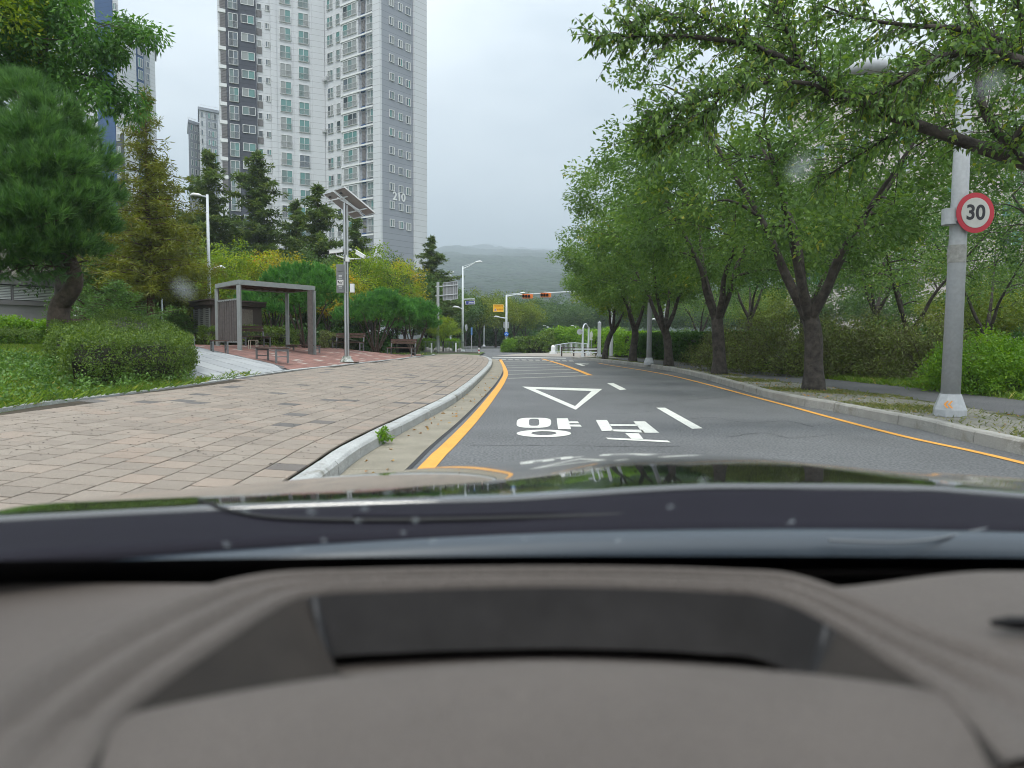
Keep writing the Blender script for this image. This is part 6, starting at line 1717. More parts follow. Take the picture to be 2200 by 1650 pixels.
# speed sign
sc_ = PD(2096, 457, pb_.y - .16)
SG = thing('speed_limit_sign', 'round red ringed 30 speed limit sign on the big lamp post', 'road sign', sc_)
M_REDS = mat('sign_red', (0.42, 0.018, 0.035), .4); M_WS = mat('sign_white', (0.50, .50, .47), .5, noise=.12, nscale=8, dirt=((.32, .33, .28), 5, .66)); M_BK = mat('sign_black', (.02, .02, .025), .5)
rs = .300
def disc(r, y, m, name, parent, th=.006, n=48):
    b = MB(); b.tube([(0, y, 0), (0, y - th, 0)], r, n); return b.build(name, m, parent)
disc(rs, 0.01, M_REDS, 'sign_plate', SG); disc(rs * .745, 0.003, M_WS, 'sign_face', SG, .004)
o = text_mesh('30', rs * 1.02, M_BK, .002, SG, 'number', .008); o.location = (0, -.003, -.005); o.rotation_euler = (R(90), 0, 0)
b = MB(); box_local(b, -.28, .05, .02, .05, .03, .06); box_local(b, -.28, .05, .02, .05, -.12, -.09); b.build('bracket', M_POLE, SG)
b = MB().tube([(-.268, .165, -.16), (-.268, .165, .08)], .128, 20); b.build('clamp_band', M_POLE, SG)
SG.rotation_euler = (0, 0, R(4))
# leaves lying in front of the lower right of the sign come from the overhanging tree
def lamp(px, py, d, ptop, label, r=.09, arms=(), z=None, m=None, group=None, base=True, name='street_lamp', cat='street lamp'):
    p = PD(px, py, d); p.z = z if z is not None else p.z
    root = thing(name, label, cat, p, group=group); m = m or M_POLEW
    H = PD(px, ptop, d).z - p.z; MB().tube([(0, 0, 0), (0, 0, H * .5), (0, 0, H)], [r, r * .85, r * .62], 14).build('pole', m, root, smooth=True)
    if base: b = MB(); octbase(b, r * 1.9, r * 1.2, .32); b.build('base', m, root)
    for (x1, yp0, yp1, kind) in arms:
        z0 = PD(px, yp0, d).z - p.z; e = PD(x1, yp1, d) - p; s_ = 1 if e.x > 0 else -1
        ar = Vector((e.x - s_ * .35, 0, e.z - .03)) if abs(e.x) > .9 else Vector((e.x * .6, 0, e.z))
        b = MB(); b.tube([(0, 0, z0), (ar.x * .5, 0, z0 + (ar.z - z0) * .45), ar], [r * .55, r * .42, r * .3], 8)
        if kind == 'brace': b.tube([(0, 0, z0 + .22), (ar.x * .5, 0, z0 + (ar.z - z0) * .5 + .12), ar], r * .2, 6)
        b.build('arm', m, root)
        b = MB(); b.tube([ar - Vector((s_ * .06, 0, 0)), ar + Vector((s_ * .12, 0, .05)), ar + Vector((s_ * .42, 0, .09)), ar + Vector((s_ * .62, 0, .03))], [.03, .08, .085, .03], 10)
        b.build('lamp_head', M_WHITE, root, smooth=True)
    return root
lamp(1394, 783, 32.8, 520, 'plain grey lamp post between the third and fourth verge trunks', r=.125, z=.15, m=M_POLE, name='lamp_post')
L995 = lamp(994, 757, 64, 572, 'tall pale street lamp with braced arm, left of the junction', r=.115, z=.0, arms=((1030, 578, 563, 'brace'), (982, 664, 661, '')))
L1088 = lamp(1087.5, 755, 76, 634, 'pale street lamp mast carrying the yellow sign and the blue disc', r=.15, z=-.02, arms=((1124, 637, 630, 'brace'), (1066, 684, 681, '')))
lamp(1040, 740, 118, 652, 'farther pale street lamp left of the yellow sign', r=.13, z=0, arms=((1070, 654, 650, ''),))
lamp(1022, 735, 140, 662, 'faint street lamp head peeping out left of the farther lamp', r=.12, z=0, arms=((1005, 664, 657, ''),))
lamp(1426, 757, 55, 600, 'white lamp post seen between the third trunk and the lamp post, behind the hedge', r=.10, z=0.15, arms=((1408, 690, 688, ''),))
lamp(452, 740, 38, 418, 'white park lamp mast left of the tower with a short arm at its top', r=.10, arms=((424, 423, 421, ''), (466, 580, 577, '')), z=.5)
lamp(350, 728, 33, 640, 'short white post under the cedar boughs near the kiosk', r=.055, z=.8, base=False, name='white_post', cat='post')
GT = 'tiny far street lamps above the park trees'
for px, pt, sx, lab in ((1177, 701, -8, 'leftmost tiny lamp of the far row'), (1189, 707, -8, 'second tiny lamp from the left in the far row, the lowest'), (1209.5, 706, -9, 'third tiny lamp in the far row, below the yellow tree'), (1236.5, 701, -7, 'rightmost tiny lamp of the far row near the cherry leaves')):
    lamp(px, 735, 150, pt, lab, r=.12, z=0, arms=((px + sx, pt + 1, pt - 1, ''),), group=GT, base=False)

# gantry sign seen from behind
g0 = PD(941, 758, 58); g0.z = .05
GS_ = thing('sign_gantry', 'thick grey post with two arms holding a road sign seen from behind', 'sign post', g0)
dG = 58.0
H = PD(941, 606, dG).z - g0.z; MB().tube([(0, 0, 0), (0, 0, H)], [.125, .115], 14).build('pole', M_POLE, GS_)
b = MB(); 
for yp in (615.5, 635): 
    e0 = PD(941, yp + .8, dG) - g0; e1 = PD(983, yp - 3, dG) - g0; b.tube([e0 + Vector((0, -.05, 0)), e1 + Vector((0, -.05, 0))], .045, 8); b.tube([e0 + Vector((-.2, -.05, 0)), e0], .05, 8)
b.build('arm', M_POLE, GS_)
SB = thing('road_sign_board', 'large road sign board seen from its ribbed back', 'road sign', PD(968, 643, dG)); sb0 = Vector(SB.location)
c4 = [PD(x, y, dG) - sb0 for x, y in ((952, 608), (983, 604), (983, 642), (952, 645))]
b = MB(); th = Vector((0, .03, 0)); b.add([v for v in c4] + [v + th for v in c4], [(0, 1, 2, 3), (4, 5, 6, 7), (0, 1, 5, 4), (1, 2, 6, 5), (2, 3, 7, 6), (3, 0, 4, 7)]); b.build('sign_plate', mat('sign_back_grey', (.23, .235, .245), .6), SB)
for f in (0.0, .22, .33, .48, .72, .84, 1.0):
    a = c4[0].lerp(c4[1], f); c = c4[3].lerp(c4[2], f); MB().bar(a - Vector((0, .03, 0)), c - Vector((0, .03, 0)), .05, .04).build('rib', M_POLE, SB)
for a, c in ((0, 1), (3, 2)): MB().bar(c4[a] - Vector((0, .04, 0)), c4[c] - Vector((0, .04, 0)), .05, .05).build('rib', M_POLE, SB)
# small sensor mast behind the board
m0 = PD(968, 720, 84); m0.z = 0; SM = thing('sensor_mast', 'thin mast with small sensors rising behind the road sign board', 'mast', m0)
H = PD(968, 583, 84).z; MB().tube([(0, 0, 0), (0, 0, H)], .10, 8).build('pole', M_POLEW, SM)
b = MB()
for dx, py in ((-.25, 590), (.3, 587), (-.35, 596)):
    z = PD(968, py, 84).z; b.tube([(0, 0, z), (dx, 0, z + .05), (dx, 0, z + .2)], .03, 6); b.box((dx, 0, z + .2), (.16, .1, .14))
b.build('sensor', M_WHITE, SM)
# blue street name sign on the tall lamp
n0 = PD(994, 641, 64); NS = thing('street_name_sign', 'blue street name plate hanging from a short arm of the tall pale lamp', 'road sign', n0)
e = PD(1020, 642.5, 64) - n0; MB().tube([(0, 0, (PD(994, 643, 64) - n0).z), (e.x, 0, e.z)], .045, 8).build('arm', M_POLEW, NS)
c4 = [PD(x, y, 64) - n0 for x, y in ((1000.5, 647), (1019.5, 646), (1020, 653.5), (1001, 654.5))]
def plate(c4, y0, th, m, name, parent, s=1.0):
    c = sum(c4, Vector()) / len(c4); q = [c + (v - c) * s for v in c4]; k = len(q)
    vs = [v + Vector((0, y0, 0)) for v in q] + [v + Vector((0, y0 + th, 0)) for v in q]
    return MB().add(vs, [tuple(range(k)), tuple(range(k, 2 * k))[::-1]] + [(i, (i + 1) % k, k + (i + 1) % k, k + i) for i in range(k)]).build(name, m, parent)
plate(c4, 0, .03, M_WHITE, 'sign_frame', NS, 1.06); plate(c4, -.012, .01, mat('sign_blue', (.02, .035, .23), .5), 'sign_face', NS, .94)
cc = sum(c4, Vector()) / 4; b = MB(); rr = random.Random(4)
for i in range(7): box_local(b, cc.x - .13 + i * .065, cc.x - .13 + i * .065 + .048, cc.y - .020, cc.y - .014, cc.z + .0, cc.z + .075)
for i in range(12): box_local(b, cc.x - .18 + i * .042, cc.x - .18 + i * .042 + .03, cc.y - .020, cc.y - .014, cc.z - .075, cc.z - .05)
b.build('lettering', M_WHITE, NS)
# round sign facing away on the tall lamp
r0_ = PD(1001.5, 704, 63.8); RS_ = thing('round_sign', 'round sign seen edge on, fixed low on the tall pale lamp', 'road sign', r0_)
b = MB(); b.tube([(0, 0, 0), (0.02, .02, 0)], .3, 24); b.build('sign_plate', M_POLE, RS_); RS_.rotation_euler = (0, 0, R(-60)); RS_.scale = (1, 1, 1)
b = MB(); box_local(b, -.25, 0, .02, .05, -.03, .03); b.build('bracket', M_POLE, RS_)
# yellow school zone sign, white plate, blue disc on the mast
dY = 75.8; y0_ = PD(1087, 662, dY); YS = thing('yellow_sign', 'orange yellow school zone sign board beside the junction mast', 'road sign', y0_)
c4 = [PD(x, y, dY) - y0_ for x, y in ((1059.5, 654), (1082, 654), (1082, 670), (1059.5, 670))]
M_YS = mat('sign_yellow', (.88, .46, .01), .5); plate(c4, 0, .05, M_YS, 'sign_plate', YS); cc = sum(c4, Vector()) / 4
b = MB(); W_2 = (c4[1].x - c4[0].x) / 2; H_2 = (c4[0].z - c4[3].z) / 2
for x0, x1, z0, z1 in ((-W_2, W_2, H_2 - .025, H_2), (-W_2, W_2, -H_2, -H_2 + .025), (-W_2, -W_2 + .025, -H_2 + .025, H_2 - .025), (W_2 - .025, W_2, -H_2 + .025, H_2 - .025)): box_local(b, cc.x + x0, cc.x + x1, -.012, -.002, cc.z + z0, cc.z + z1)
b.build('sign_border', mat('pale_yellow', (.80, .62, .20), .5), YS)
o = text_mesh('어린이보호구역', .145, mat('sign_red_ink', (.45, .12, .01), .5), .006, YS, 'lettering', .004); o.location = (cc.x, -.010, cc.z + .22); o.rotation_euler = (R(90), 0, 0)
o = text_mesh('보호구역', .17, MATS['sign_red_ink'], .006, YS, 'lettering', .004); o.location = (cc.x + .16, -.010, cc.z - .14); o.rotation_euler = (R(90), 0, 0)
b = MB().add([(cc.x - .48, -.010, cc.z - .30), (cc.x - .16, -.010, cc.z - .30), (cc.x - .32, -.010, cc.z + .02)], [(0, 1, 2)]); b.build('emblem', mat('emblem_pink', (.62, .40, .42), .5), YS)
MB().add([(cc.x - .42, -.015, cc.z - .23), (cc.x - .22, -.015, cc.z - .23), (cc.x - .25, -.015, cc.z - .15), (cc.x - .39, -.015, cc.z - .15)], [(0, 1, 2, 3)]).build('emblem', mat('emblem_dark', (.12, .05, .14), .5), YS)
b = MB(); 
for yp in (659, 666): b.bar(PD(1082, yp, dY) - y0_ + Vector((0, .03, 0)), PD(1087, yp, dY) - y0_ + Vector((0, .03, 0)), .05, .05)
b.build('bracket', M_POLE, YS)
w0_ = PD(1087.5, 698, 76.3); WS_ = thing('white_plate_sign', 'square pale sign plate seen from behind on the junction mast', 'road sign', w0_)
c4 = [PD(x, y, 76.3) - w0_ for x, y in ((1081.5, 691.5), (1093.8, 691.5), (1093.5, 705), (1081.8, 705))]; plate(c4, 0, .03, mat('pale_sign_back', (.45, .46, .46), .6), 'sign_plate', WS_)
b = MB(); box_local(b, c4[0].x, c4[1].x, -.03, 0, c4[0].z * .5 - .03, c4[0].z * .5 + .02); box_local(b, c4[0].x, c4[1].x, -.03, 0, c4[3].z * .5 - .03, c4[3].z * .5 + .02); b.build('bracket', M_POLE, WS_)
d0_ = PD(1088, 717.5, 75.7); BS = thing('blue_disc_sign', 'round blue sign with white figures on the junction mast', 'road sign', d0_)
disc(.235, .03, mat('sign_blue_bright', (.02, .13, .50), .45), 'sign_plate', BS, .02, 28)
b = MB(); b.tube([(-.10, .004, -.02), (-.10, 0, -.02)], .06, 14); b.tube([(.08, .004, -.04), (.08, 0, -.04)], .05, 14); b.add([(-.05, 0.002, .05), (.03, 0.002, .12), (.10, 0.002, .02), (.05, 0.002, .0)], [(0, 1, 2, 3)]); b.build('symbol', mat('sign_pale_blue', (.45, .6, .85), .5), BS)
# traffic signals on the arm reaching out from the right
s0 = PD(1313, 765, 49); s0.z = .15; SIG = thing('signal_mast', 'signal mast behind the leaning cherry, its long thin arm over the road', 'signal mast', s0)
zA = PD(1220, 627, 49).z - .15; MB().tube([(0, 0, 0), (0, 0, zA + .5)], [.13, .10], 12).build('pole', M_POLE, SIG)
e = PD(1112, 633.5, 49) - s0; m_ = PD(1220, 627, 49) - s0; MB().tube([(0, 0, zA + .15), m_, e], [.07, .045, .028], 8).build('arm', M_POLEW, SIG)
M_OS = mat('signal_orange', (.72, .22, .05), .45)
for px, py, lab in ((1132, 636.5, 'orange three lamp traffic signal at the tip of the long arm'), (1171, 634, 'orange three lamp traffic signal nearer the middle of the long arm')):
    c = PD(px, py, 48.9); T = thing('traffic_light', lab, 'traffic light', c, R(0), 'orange traffic signals on the arm')
    b = MB(); box_local(b, -.31, .36, -.04, .16, -.15, .15); b.tube([(.33, .06, -.13), (.33, .06, .13)], .10, 10); b.build('body', M_OS, T)
    for k in range(3):
        x = -.235 + k * .19
        b = MB(); n_ = 16
        for i in range(n_):      # visor: a hooded ring
            a0q, a1q = 2 * math.pi * i / n_, 2 * math.pi * (i + 1) / n_
            if math.sin((a0q + a1q) / 2) < -.75: continue
            r_ = .092; vs = [(x + r_ * math.cos(a), y, r_ * 1.25 * math.sin(a)) for a in (a0q, a1q) for y in (-.04, -.24)]
            b.add(vs, [(0, 1, 3, 2)])
        b.build('visor', M_OS, T)
        b = MB(); b.tube([(x, -.052, 0), (x, -.041, 0)], .085, 16); b.v = [(v[0], v[1], v[2] * 1.2) for v in b.v]; b.build('lens', mat('dark_lens', (.02, .008, .006), .4), T)
    b = MB(); b.bar((0, .06, .15), (0, .06, .27), .05, .05); b.build('bracket', M_POLE, T)

# posts of the little gateway, white fence, timber rail
GP_ = 'pale gateway posts left of the leaning cherry'
def post(px, py, ptop, d, r, label, m=M_POLE, kind='round', group=None, name='gateway_post', z=.02):
    p = PD(px, 728, d); p.z = z; root = thing(name, label, 'post', p, group=group); H = PD(px, ptop, d).z - z
    b = MB()
    if kind == 'square': b.box((0, 0, H / 2), (r * 2, r * 2, H)); b.tube([(0, 0, H), (0, 0, H + r * 1.4)], [r * 1.3, .01], 4)
    elif kind == 'dome': b.tube([(0, 0, 0), (0, 0, H - r), (0, 0, H - r * .35), (0, 0, H)], [r, r, r * .72, r * .12], 14)
    else: b.tube([(0, 0, 0), (0, 0, H)], [r, r * .9], 12)
    b.build('shaft', m, root); b = MB().box((0, 0, .10), (r * 3.2, r * 3.2, .20)); b.build('base', m, root); return root
post(1252, 766, 705, 52, .075, 'left pale post of the small arched gateway', M_POLEW, group=GP_)
post(1264.5, 762, 703, 55, .075, 'right pale post of the small arched gateway, on a flared foot', M_POLEW, group=GP_)
a_ = PD(1252, 706, 52); c = PD(1264.5, 704, 55); AR = thing('arch_tube', 'curved tube joining the tops of the two gateway posts', 'gateway arch', a_)
pts = [Vector((0, 0, 0)), (c - a_) * .25 + Vector((0, 0, .28)), (c - a_) * .6 + Vector((0, 0, .30)), (c - a_)]; MB().tube(catmull(pts, 5), .045, 8).build('tube', M_POLEW, AR)
post(1287.5, 765, 694, 50, .11, 'grey square post with pointed cap right of the gateway', M_POLE, 'square', GP_)
c = PD(1245.5, 713, 51.8); T = thing('round_sign', 'round grey sign seen from behind on the left gateway post', 'road sign', c); disc(.20, .02, M_POLE, 'sign_plate', T, .02, 24)
b = MB(); box_local(b, 0, .2, .0, .03, -.03, .03); b.build('bracket', M_POLE, T)
c = PD(1270, 757, 57); c.z = .0; T = thing('arrow_sign', 'narrow pointed sign board on a thin post between gateway and square post', 'road sign', c)
z0, z1, z2 = [PD(1270, y, 57).z for y in (731, 716, 710)]; MB().tube([(0, .03, 0), (0, .03, z0)], .03, 8).build('pole', M_POLE, T)
MB().add([(x, y, z) for y in (0, .03) for x, z in ((-.11, z0), (.11, z0), (.11, z1), (0, z2), (-.11, z1))], [(0, 1, 2, 3, 4), (9, 8, 7, 6, 5)] + [(i, (i + 1) % 5, 5 + (i + 1) % 5, 5 + i) for i in range(5)]).build('sign_plate', mat('pale_sign_back2', (.42, .44, .40), .6), T)
post(1188.5, 758, 741, 62, .19, 'short white stone pillar with rounded top at the left end of the white fence', M_WHITE, 'dome', None, 'stone_pillar')
# white fence with arching top, each bar a part
def fence_line(name, label, pts_px, tops, d, nb, m, group=None):
    base = PD(*pts_px[0], d); base.z = 0; root = thing(name, label, 'fence', base, group=group)
    a = PD(pts_px[0][0], 728, d) ; c = PD(pts_px[1][0], 728, d + 3); zt_ = [PD(pts_px[0][0], y, d).z for y in tops]
    def top(f): x = f * (len(zt_) - 1); i = min(int(x), len(zt_) - 2); t = x - i; return zt_[i] * (1 - t) + zt_[i + 1] * t
    for i in range(nb + 1):
        f = i / nb; p = a.lerp(c, f); big = i in (0, nb) or i % 9 == 4
        MB().bar((p.x - base.x, p.y - base.y, .12 if not big else 0), (p.x - base.x, p.y - base.y, top(f)), .07 if big else .028, .05 if big else .028, up=Vector((0, 1, 0))).build('post' if big else 'bar', m, root)
    tp = [Vector((a.lerp(c, f).x - base.x, a.lerp(c, f).y - base.y, top(f))) for f in [i / 20 for i in range(21)]]; MB().tube(tp, .035, 6).build('top_rail', m, root)
    MB().bar(Vector((0, 0, .2)), Vector((c.x - base.x, c.y - base.y, .2)), .05, .06).build('bottom_rail', m, root); return root
fence_line('white_fence', 'white metal fence with arching top rail beyond the gateway', [(1193, 758), (1262, 757)], (741.5, 739, 737, 736.5, 737.5, 739), 61, 26, M_POLEW)
fence_line('white_fence', 'right continuation of the white fence, lower, beside the square post', [(1263, 758), (1300, 757)], (739.5, 740.5, 741.5, 742.5), 61.5, 14, M_POLEW)
# brown and white timber rail
tr0 = PD(1207, 764, 53); tr0.z = 0; TRL = thing('timber_rail', 'low brown post and rail barrier with white painted boards by the gateway', 'fence', tr0)
for px, dd in ((1207, 53), (1233, 54), (1256.5, 53.5), (1281, 53)):
    p = PD(px, 728, dd) - tr0; MB().bar((p.x, p.y, 0), (p.x, p.y, PD(px, 745, dd).z), .10, .10, up=Vector((0, 1, 0))).build('post', M_WOODD, TRL)
for y, m_ in ((747.5, M_WOODD), (752.5, M_WOODD)):
    a = PD(1207, y, 53.1) - tr0; c = PD(1234, y - .3, 54) - tr0; MB().bar(a, c, .05, .07).build('rail', m_, TRL)
    a = c; c = PD(1284, y + .3, 53) - tr0; MB().bar(a, c, .05, .05).build('rail', m_, TRL)
for y in (750, 757):
    a = PD(1231, y, 53.9) - tr0; c = PD(1282, y, 52.9) - tr0; MB().bar(a, c, .04, .08).build('board', M_POLEW, TRL)
# black bar fence, white posts, kerb strip on the left of the junction
tf0 = PD(912, 757, 58); tf0.z = .1; BF = thing('bar_fence', 'low dark bar fence in front of the park, left of the tall pale lamp', 'fence', tf0)
for i in range(30):
    px = 911 + i * 3.05; p = PD(px, 728, 60) - tf0; z = PD(px, 733.5, 60).z - .1; MB().bar((p.x, p.y, .05), (p.x, p.y, z), .028, .028, up=Vector((0, 1, 0))).build('bar', M_DKST, BF)
for y in (734.5, 754):
    a = PD(911, y, 60) - tf0; c = PD(1000, y + .5, 60) - tf0; MB().bar(a, c, .05, .05).build('rail', M_DKST, BF)
GWP = 'short white posts along the dark bar fence'
for px, lab in ((927, 'white post near the gantry post'), (979.5, 'white post just left of the tall pale lamp')):
    p = PD(px, 728, 57); p.z = .05; T = thing('white_post', lab, 'post', p, group=GWP); H = PD(px, 738, 57).z - .05; b = MB().box((0, 0, H / 2), (.10, .10, H)); b.build('shaft', M_WHITE, T); MB().box((0, 0, H + .02), (.12, .12, .04)).build('cap', M_WHITE, T)
p = PD(940, 759, 56); PL = thing('planter_kerb', 'low dark concrete strip in front of the bar fence', 'kerb strip', (p.x, p.y, 0.0))
a = PD(940, 728, 56) - Vector((p.x, p.y, 0)); c = PD(1026, 728, 57) - Vector((p.x, p.y, 0)); MB().bar((a.x, a.y, .16), (c.x, c.y, .12), .35, .22).build('strip', mat('dark_concrete', (.16, .155, .14), .9, noise=.3, nscale=2), PL)
p = PD(1029, 761, 56.5); p.z = 0; T = thing('bollard', 'red and white striped bollard at the mouth of the side street', 'bollard', p); H = PD(1029, 747, 56.5).z
for k in range(4): MB().tube([(0, 0, H * k / 4), (0, 0, H * (k + 1) / 4)], .055, 12).build('band', M_REDS if k % 2 == 0 else M_WHITE, T)
p = PD(1013, 758, 60); p.z = 0; T = thing('blue_arrow_sign', 'slim pole with a blue arrow plate near the bollard', 'road sign', p); H = PD(1013, 704, 60).z
MB().tube([(0, 0, 0), (0, 0, H)], .035, 8).build('pole', M_POLE, T); b = MB(); box_local(b, -.06, .08, -.06, -.04, H - .62, H + .02); b.build('sign_plate', mat('sign_blue_mid', (.10, .22, .45), .5), T)
# boulders behind the bar fence
GBL = 'pale boulders behind the bar fence'
for i, (px, dd, r_, lab) in enumerate(((946, 62, .55, 'rounded pale boulder right of the gantry post'), (921, 63, .45, 'pale boulder left of the gantry post'), (962, 64, .4, 'small boulder between the fence bars, middle'), (990, 65, .35, 'small boulder near the tall lamp foot'))):
    bmm = bmesh.new(); bmesh.ops.create_icosphere(bmm, subdivisions=3, radius=1)
    for v in bmm.verts: k = 1 + .35 * mnoise.noise(v.co * 1.4 + Vector((i * 9, 0, 0))); v.co = Vector((v.co.x * r_ * k, v.co.y * r_ * k, max(-.1, v.co.z * r_ * .8 * k)))
    me = bpy.data.meshes.new('boulder'); bmm.to_mesh(me); bmm.free(); me.materials.append(mat('granite_boulder', (.40, .38, .36), .95, noise=.4, nscale=3, bump=.5, bscale=10)); o = link('boulder', me); o.location = PD(px, 728, dd); o.location.z = .15; tag(o, lab, 'boulder', GBL)
# clipped topiary balls behind the fence
for i, (px, dd, lab) in enumerate(((908, 66, 'round clipped shrub at the left end of the bar fence'), (925, 68, 'flat clipped shrub behind the gantry post'), (958, 66, 'clipped shrub ball behind the boulder'), (976, 66, 'small clipped ball left of the tall lamp'))):
    t = dup(SH, (0, 0, 0), label=lab, group='clipped shrubs behind the bar fence'); stand(t, px, dd, .1, i, (.95, .95, 1.15))

# ------------------------------------------------------------------ plaza: shelter, kiosk, benches, camera mast
SHL = thing('shelter', 'grey steel frame shelter with slatted roof on the red plaza', 'shelter', (-9.8, 27, HL(-9.8, 27)))
so_ = Vector(SHL.location)
pFL = PD(515, 728, 25.8); pFR = PD(675, 728, 28.7); pBL = PD(468, 728, 27.9); pBR = pFR + (pBL - pFL)
pBR = PD(618, 728, 30.6)
zr = [PD(515, 607, 25.8).z, PD(675, 619, 28.7).z]
zr_ = (zr[0] + zr[1]) / 2
cs = {'FL': pFL, 'FR': pFR, 'BL': pBL, 'BR': pBR}
M_SHG = mat('shelter_grey_paint', (.30, .325, .32), .5, noise=.12, nscale=6)
for k, p in cs.items():
    g_ = HL(p.x, p.y); MB().bar((p.x - so_.x, p.y - so_.y, g_ - so_.z - .02), (p.x - so_.x, p.y - so_.y, zr_ - .10 - so_.z), .13, .13, up=Vector((0, 1, 0))).build('post', M_SHG, SHL)
p = PD(667, 728, 28.4); MB().bar((p.x - so_.x, p.y - so_.y, HL(p.x, p.y) - so_.z - .02), (p.x - so_.x, p.y - so_.y, zr_ - .1 - so_.z), .20, .05, up=Vector((0, 1, 0))).build('side_board', mat('weathered_board', (.13, .115, .11), .8, noise=.3, nscale=8), SHL)
def rp(p, dz=0): return Vector((p.x - so_.x, p.y - so_.y, zr_ - so_.z + dz))
for a, c in (('FL', 'FR'), ('FR', 'BR'), ('BR', 'BL'), ('BL', 'FL')):
    MB().bar(rp(cs[a]), rp(cs[c]), .14, .17 - .004 * 'FL FR BR BL'.split().index(a)).build('roof_beam', M_SHG, SHL)
MB().add([rp(cs[k], .075) for k in ('FL', 'FR', 'BR', 'BL')] + [rp(cs[k], .10) for k in ('FL', 'FR', 'BR', 'BL')], [(0, 1, 2, 3), (4, 5, 6, 7), (0, 1, 5, 4), (1, 2, 6, 5), (2, 3, 7, 6), (3, 0, 4, 7)]).build('roof_panel', mat('roof_polycarbonate', (.30, .27, .25), .6), SHL)
for i in range(9):
    f = (i + .5) / 9; MB().bar(rp(pFL.lerp(pFR, f), -.02), rp(pBL.lerp(pBR, f), -.02), .07, .06).build('roof_slat', M_WOOD, SHL)
for f in (.33, .66): MB().bar(rp(pFL.lerp(pBL, f), -.055), rp(pFR.lerp(pBR, f), -.055), .06, .05).build('roof_batten', M_WOOD, SHL)
# slat screen on the left side
zs0, zs1 = PD(490, 734, 26.8).z, PD(490, 645, 26.8).z
for i in range(9):
    p = pFL.lerp(pBL, .06 + .86 * i / 8); MB().bar((p.x - so_.x, p.y - so_.y, zs0 - so_.z), (p.x - so_.x, p.y - so_.y, zs1 - so_.z), .075, .05, up=Vector((0, 1, 0))).build('screen_slat', mat('grey_timber_slat', (.14, .125, .12), .8, noise=.25, nscale=9), SHL)
for z in (zs0, zs1): MB().bar((pFL.x - so_.x, pFL.y - so_.y, z - so_.z), (pBL.x - so_.x, pBL.y - so_.y, z - so_.z), .05, .06).build('screen_rail', M_SHG, SHL)

def bench(label, px_e1, px_e2, seat_h=.43, back=False, d1=None, d2=None, depth=.42, group=None, flip=1):
    """bench between two end frames; px_e: photo pixel of the near foot of each end"""
    a = PG(*px_e1); c = PG(*px_e2)
    if d1: a = PD(px_e1[0], 728, d1); c = PD(px_e2[0], 728, d2)
    m_ = (a + c) / 2; g_ = HL(m_.x, m_.y); root = thing('bench', label, 'bench', (m_.x, m_.y, g_), group=group)
    L_ = (c - a); L_.z = 0; ln = L_.length; ux = L_.normalized(); uy = Vector((-ux.y, ux.x, 0)) * flip
    root.rotation_euler = (0, 0, math.atan2(ux.y, ux.x))
    if flip < 0: root.scale = (1, -1, 1)
    ns = 5; sw = depth / ns
    for i in range(ns): b = MB(); box_local(b, -ln / 2 - .03, ln / 2 + .03, sw * i + .006, sw * (i + 1) - .006, seat_h - .04, seat_h); b.build('seat_slat', M_WOOD, root)
    for s_ in (-1, 1):
        x = s_ * (ln / 2 - .02); fr = MB()
        for y in (.03, depth - .03): fr.bar((x, y, -.03), (x, y, seat_h - .042), .05, .05, up=Vector((0, 1, 0)))
        fr.bar((x, .055, seat_h - .07), (x, depth - .055, seat_h - .07), .045, .045); fr.bar((x, .055, .16), (x, depth - .055, .16), .025, .025); fr.build('leg_frame', M_DKST, root)
        if back: MB().bar((x, depth - .02, seat_h), (x, depth + .10, seat_h + .42), .05, .05).build('back_post', M_DKST, root)
    if back:
        for k in range(2): b = MB(); z = seat_h + .20 + .13 * k; box_local(b, -ln / 2 - .03, ln / 2 + .03, depth + .02 + .035 * k, depth + .05 + .035 * k, z, z + .115); b.build('back_slat', M_WOOD, root)
    return root
GBN = 'timber benches on the plaza'
bench('backless bench nearest the sidewalk, standing where the grey ramp meets the red paving', (549, 771), (592, 782.5), group=GBN)
bench('backless bench in front of the slat screen of the shelter', (457, 758), (491, 761), depth=.5, group=GBN)
bench('backless bench at the left, before the cedar shrub', (362, 746), (385, 749), depth=.5, group=GBN)
bench('bench with backrest under the shelter, before the stone wall of the kiosk', (528, 748), (582, 750), back=True, d1=29.0, d2=30.2, group=GBN)
bench('bench with backrest just left of the camera mast', (713, 753), (773, 756), back=True, d1=36.5, d2=36.0, group=GBN)
bench('bench with backrest farthest right on the plaza', (831, 759), (884, 761), back=True, d1=38.0, d2=37.4, group=GBN)
bench('low bench rail between the right hand shelter posts', (613, 748), (670, 752), d1=29.6, d2=28.6, seat_h=.30, group=GBN)
# white stool
p = PD(544, 728, 27); p.z = HL(p.x, p.y); T = thing('stool', 'small pale tubular stool under the shelter', 'stool', p); b = MB()
for x in (-.14, .14):
    b.tube([(x, -.1, 0), (x, -.1, .36), (x, .1, .36), (x, .1, 0)], .012, 6)
for y in (-.1, .1): b.tube([(-.14, y, .36), (.14, y, .36)], .012, 6)
b.build('frame', mat('cream_tube', (.62, .60, .50), .5), T); MB().box((0, 0, .375), (.30, .24, .02)).build('seat', M_WOOD, T)
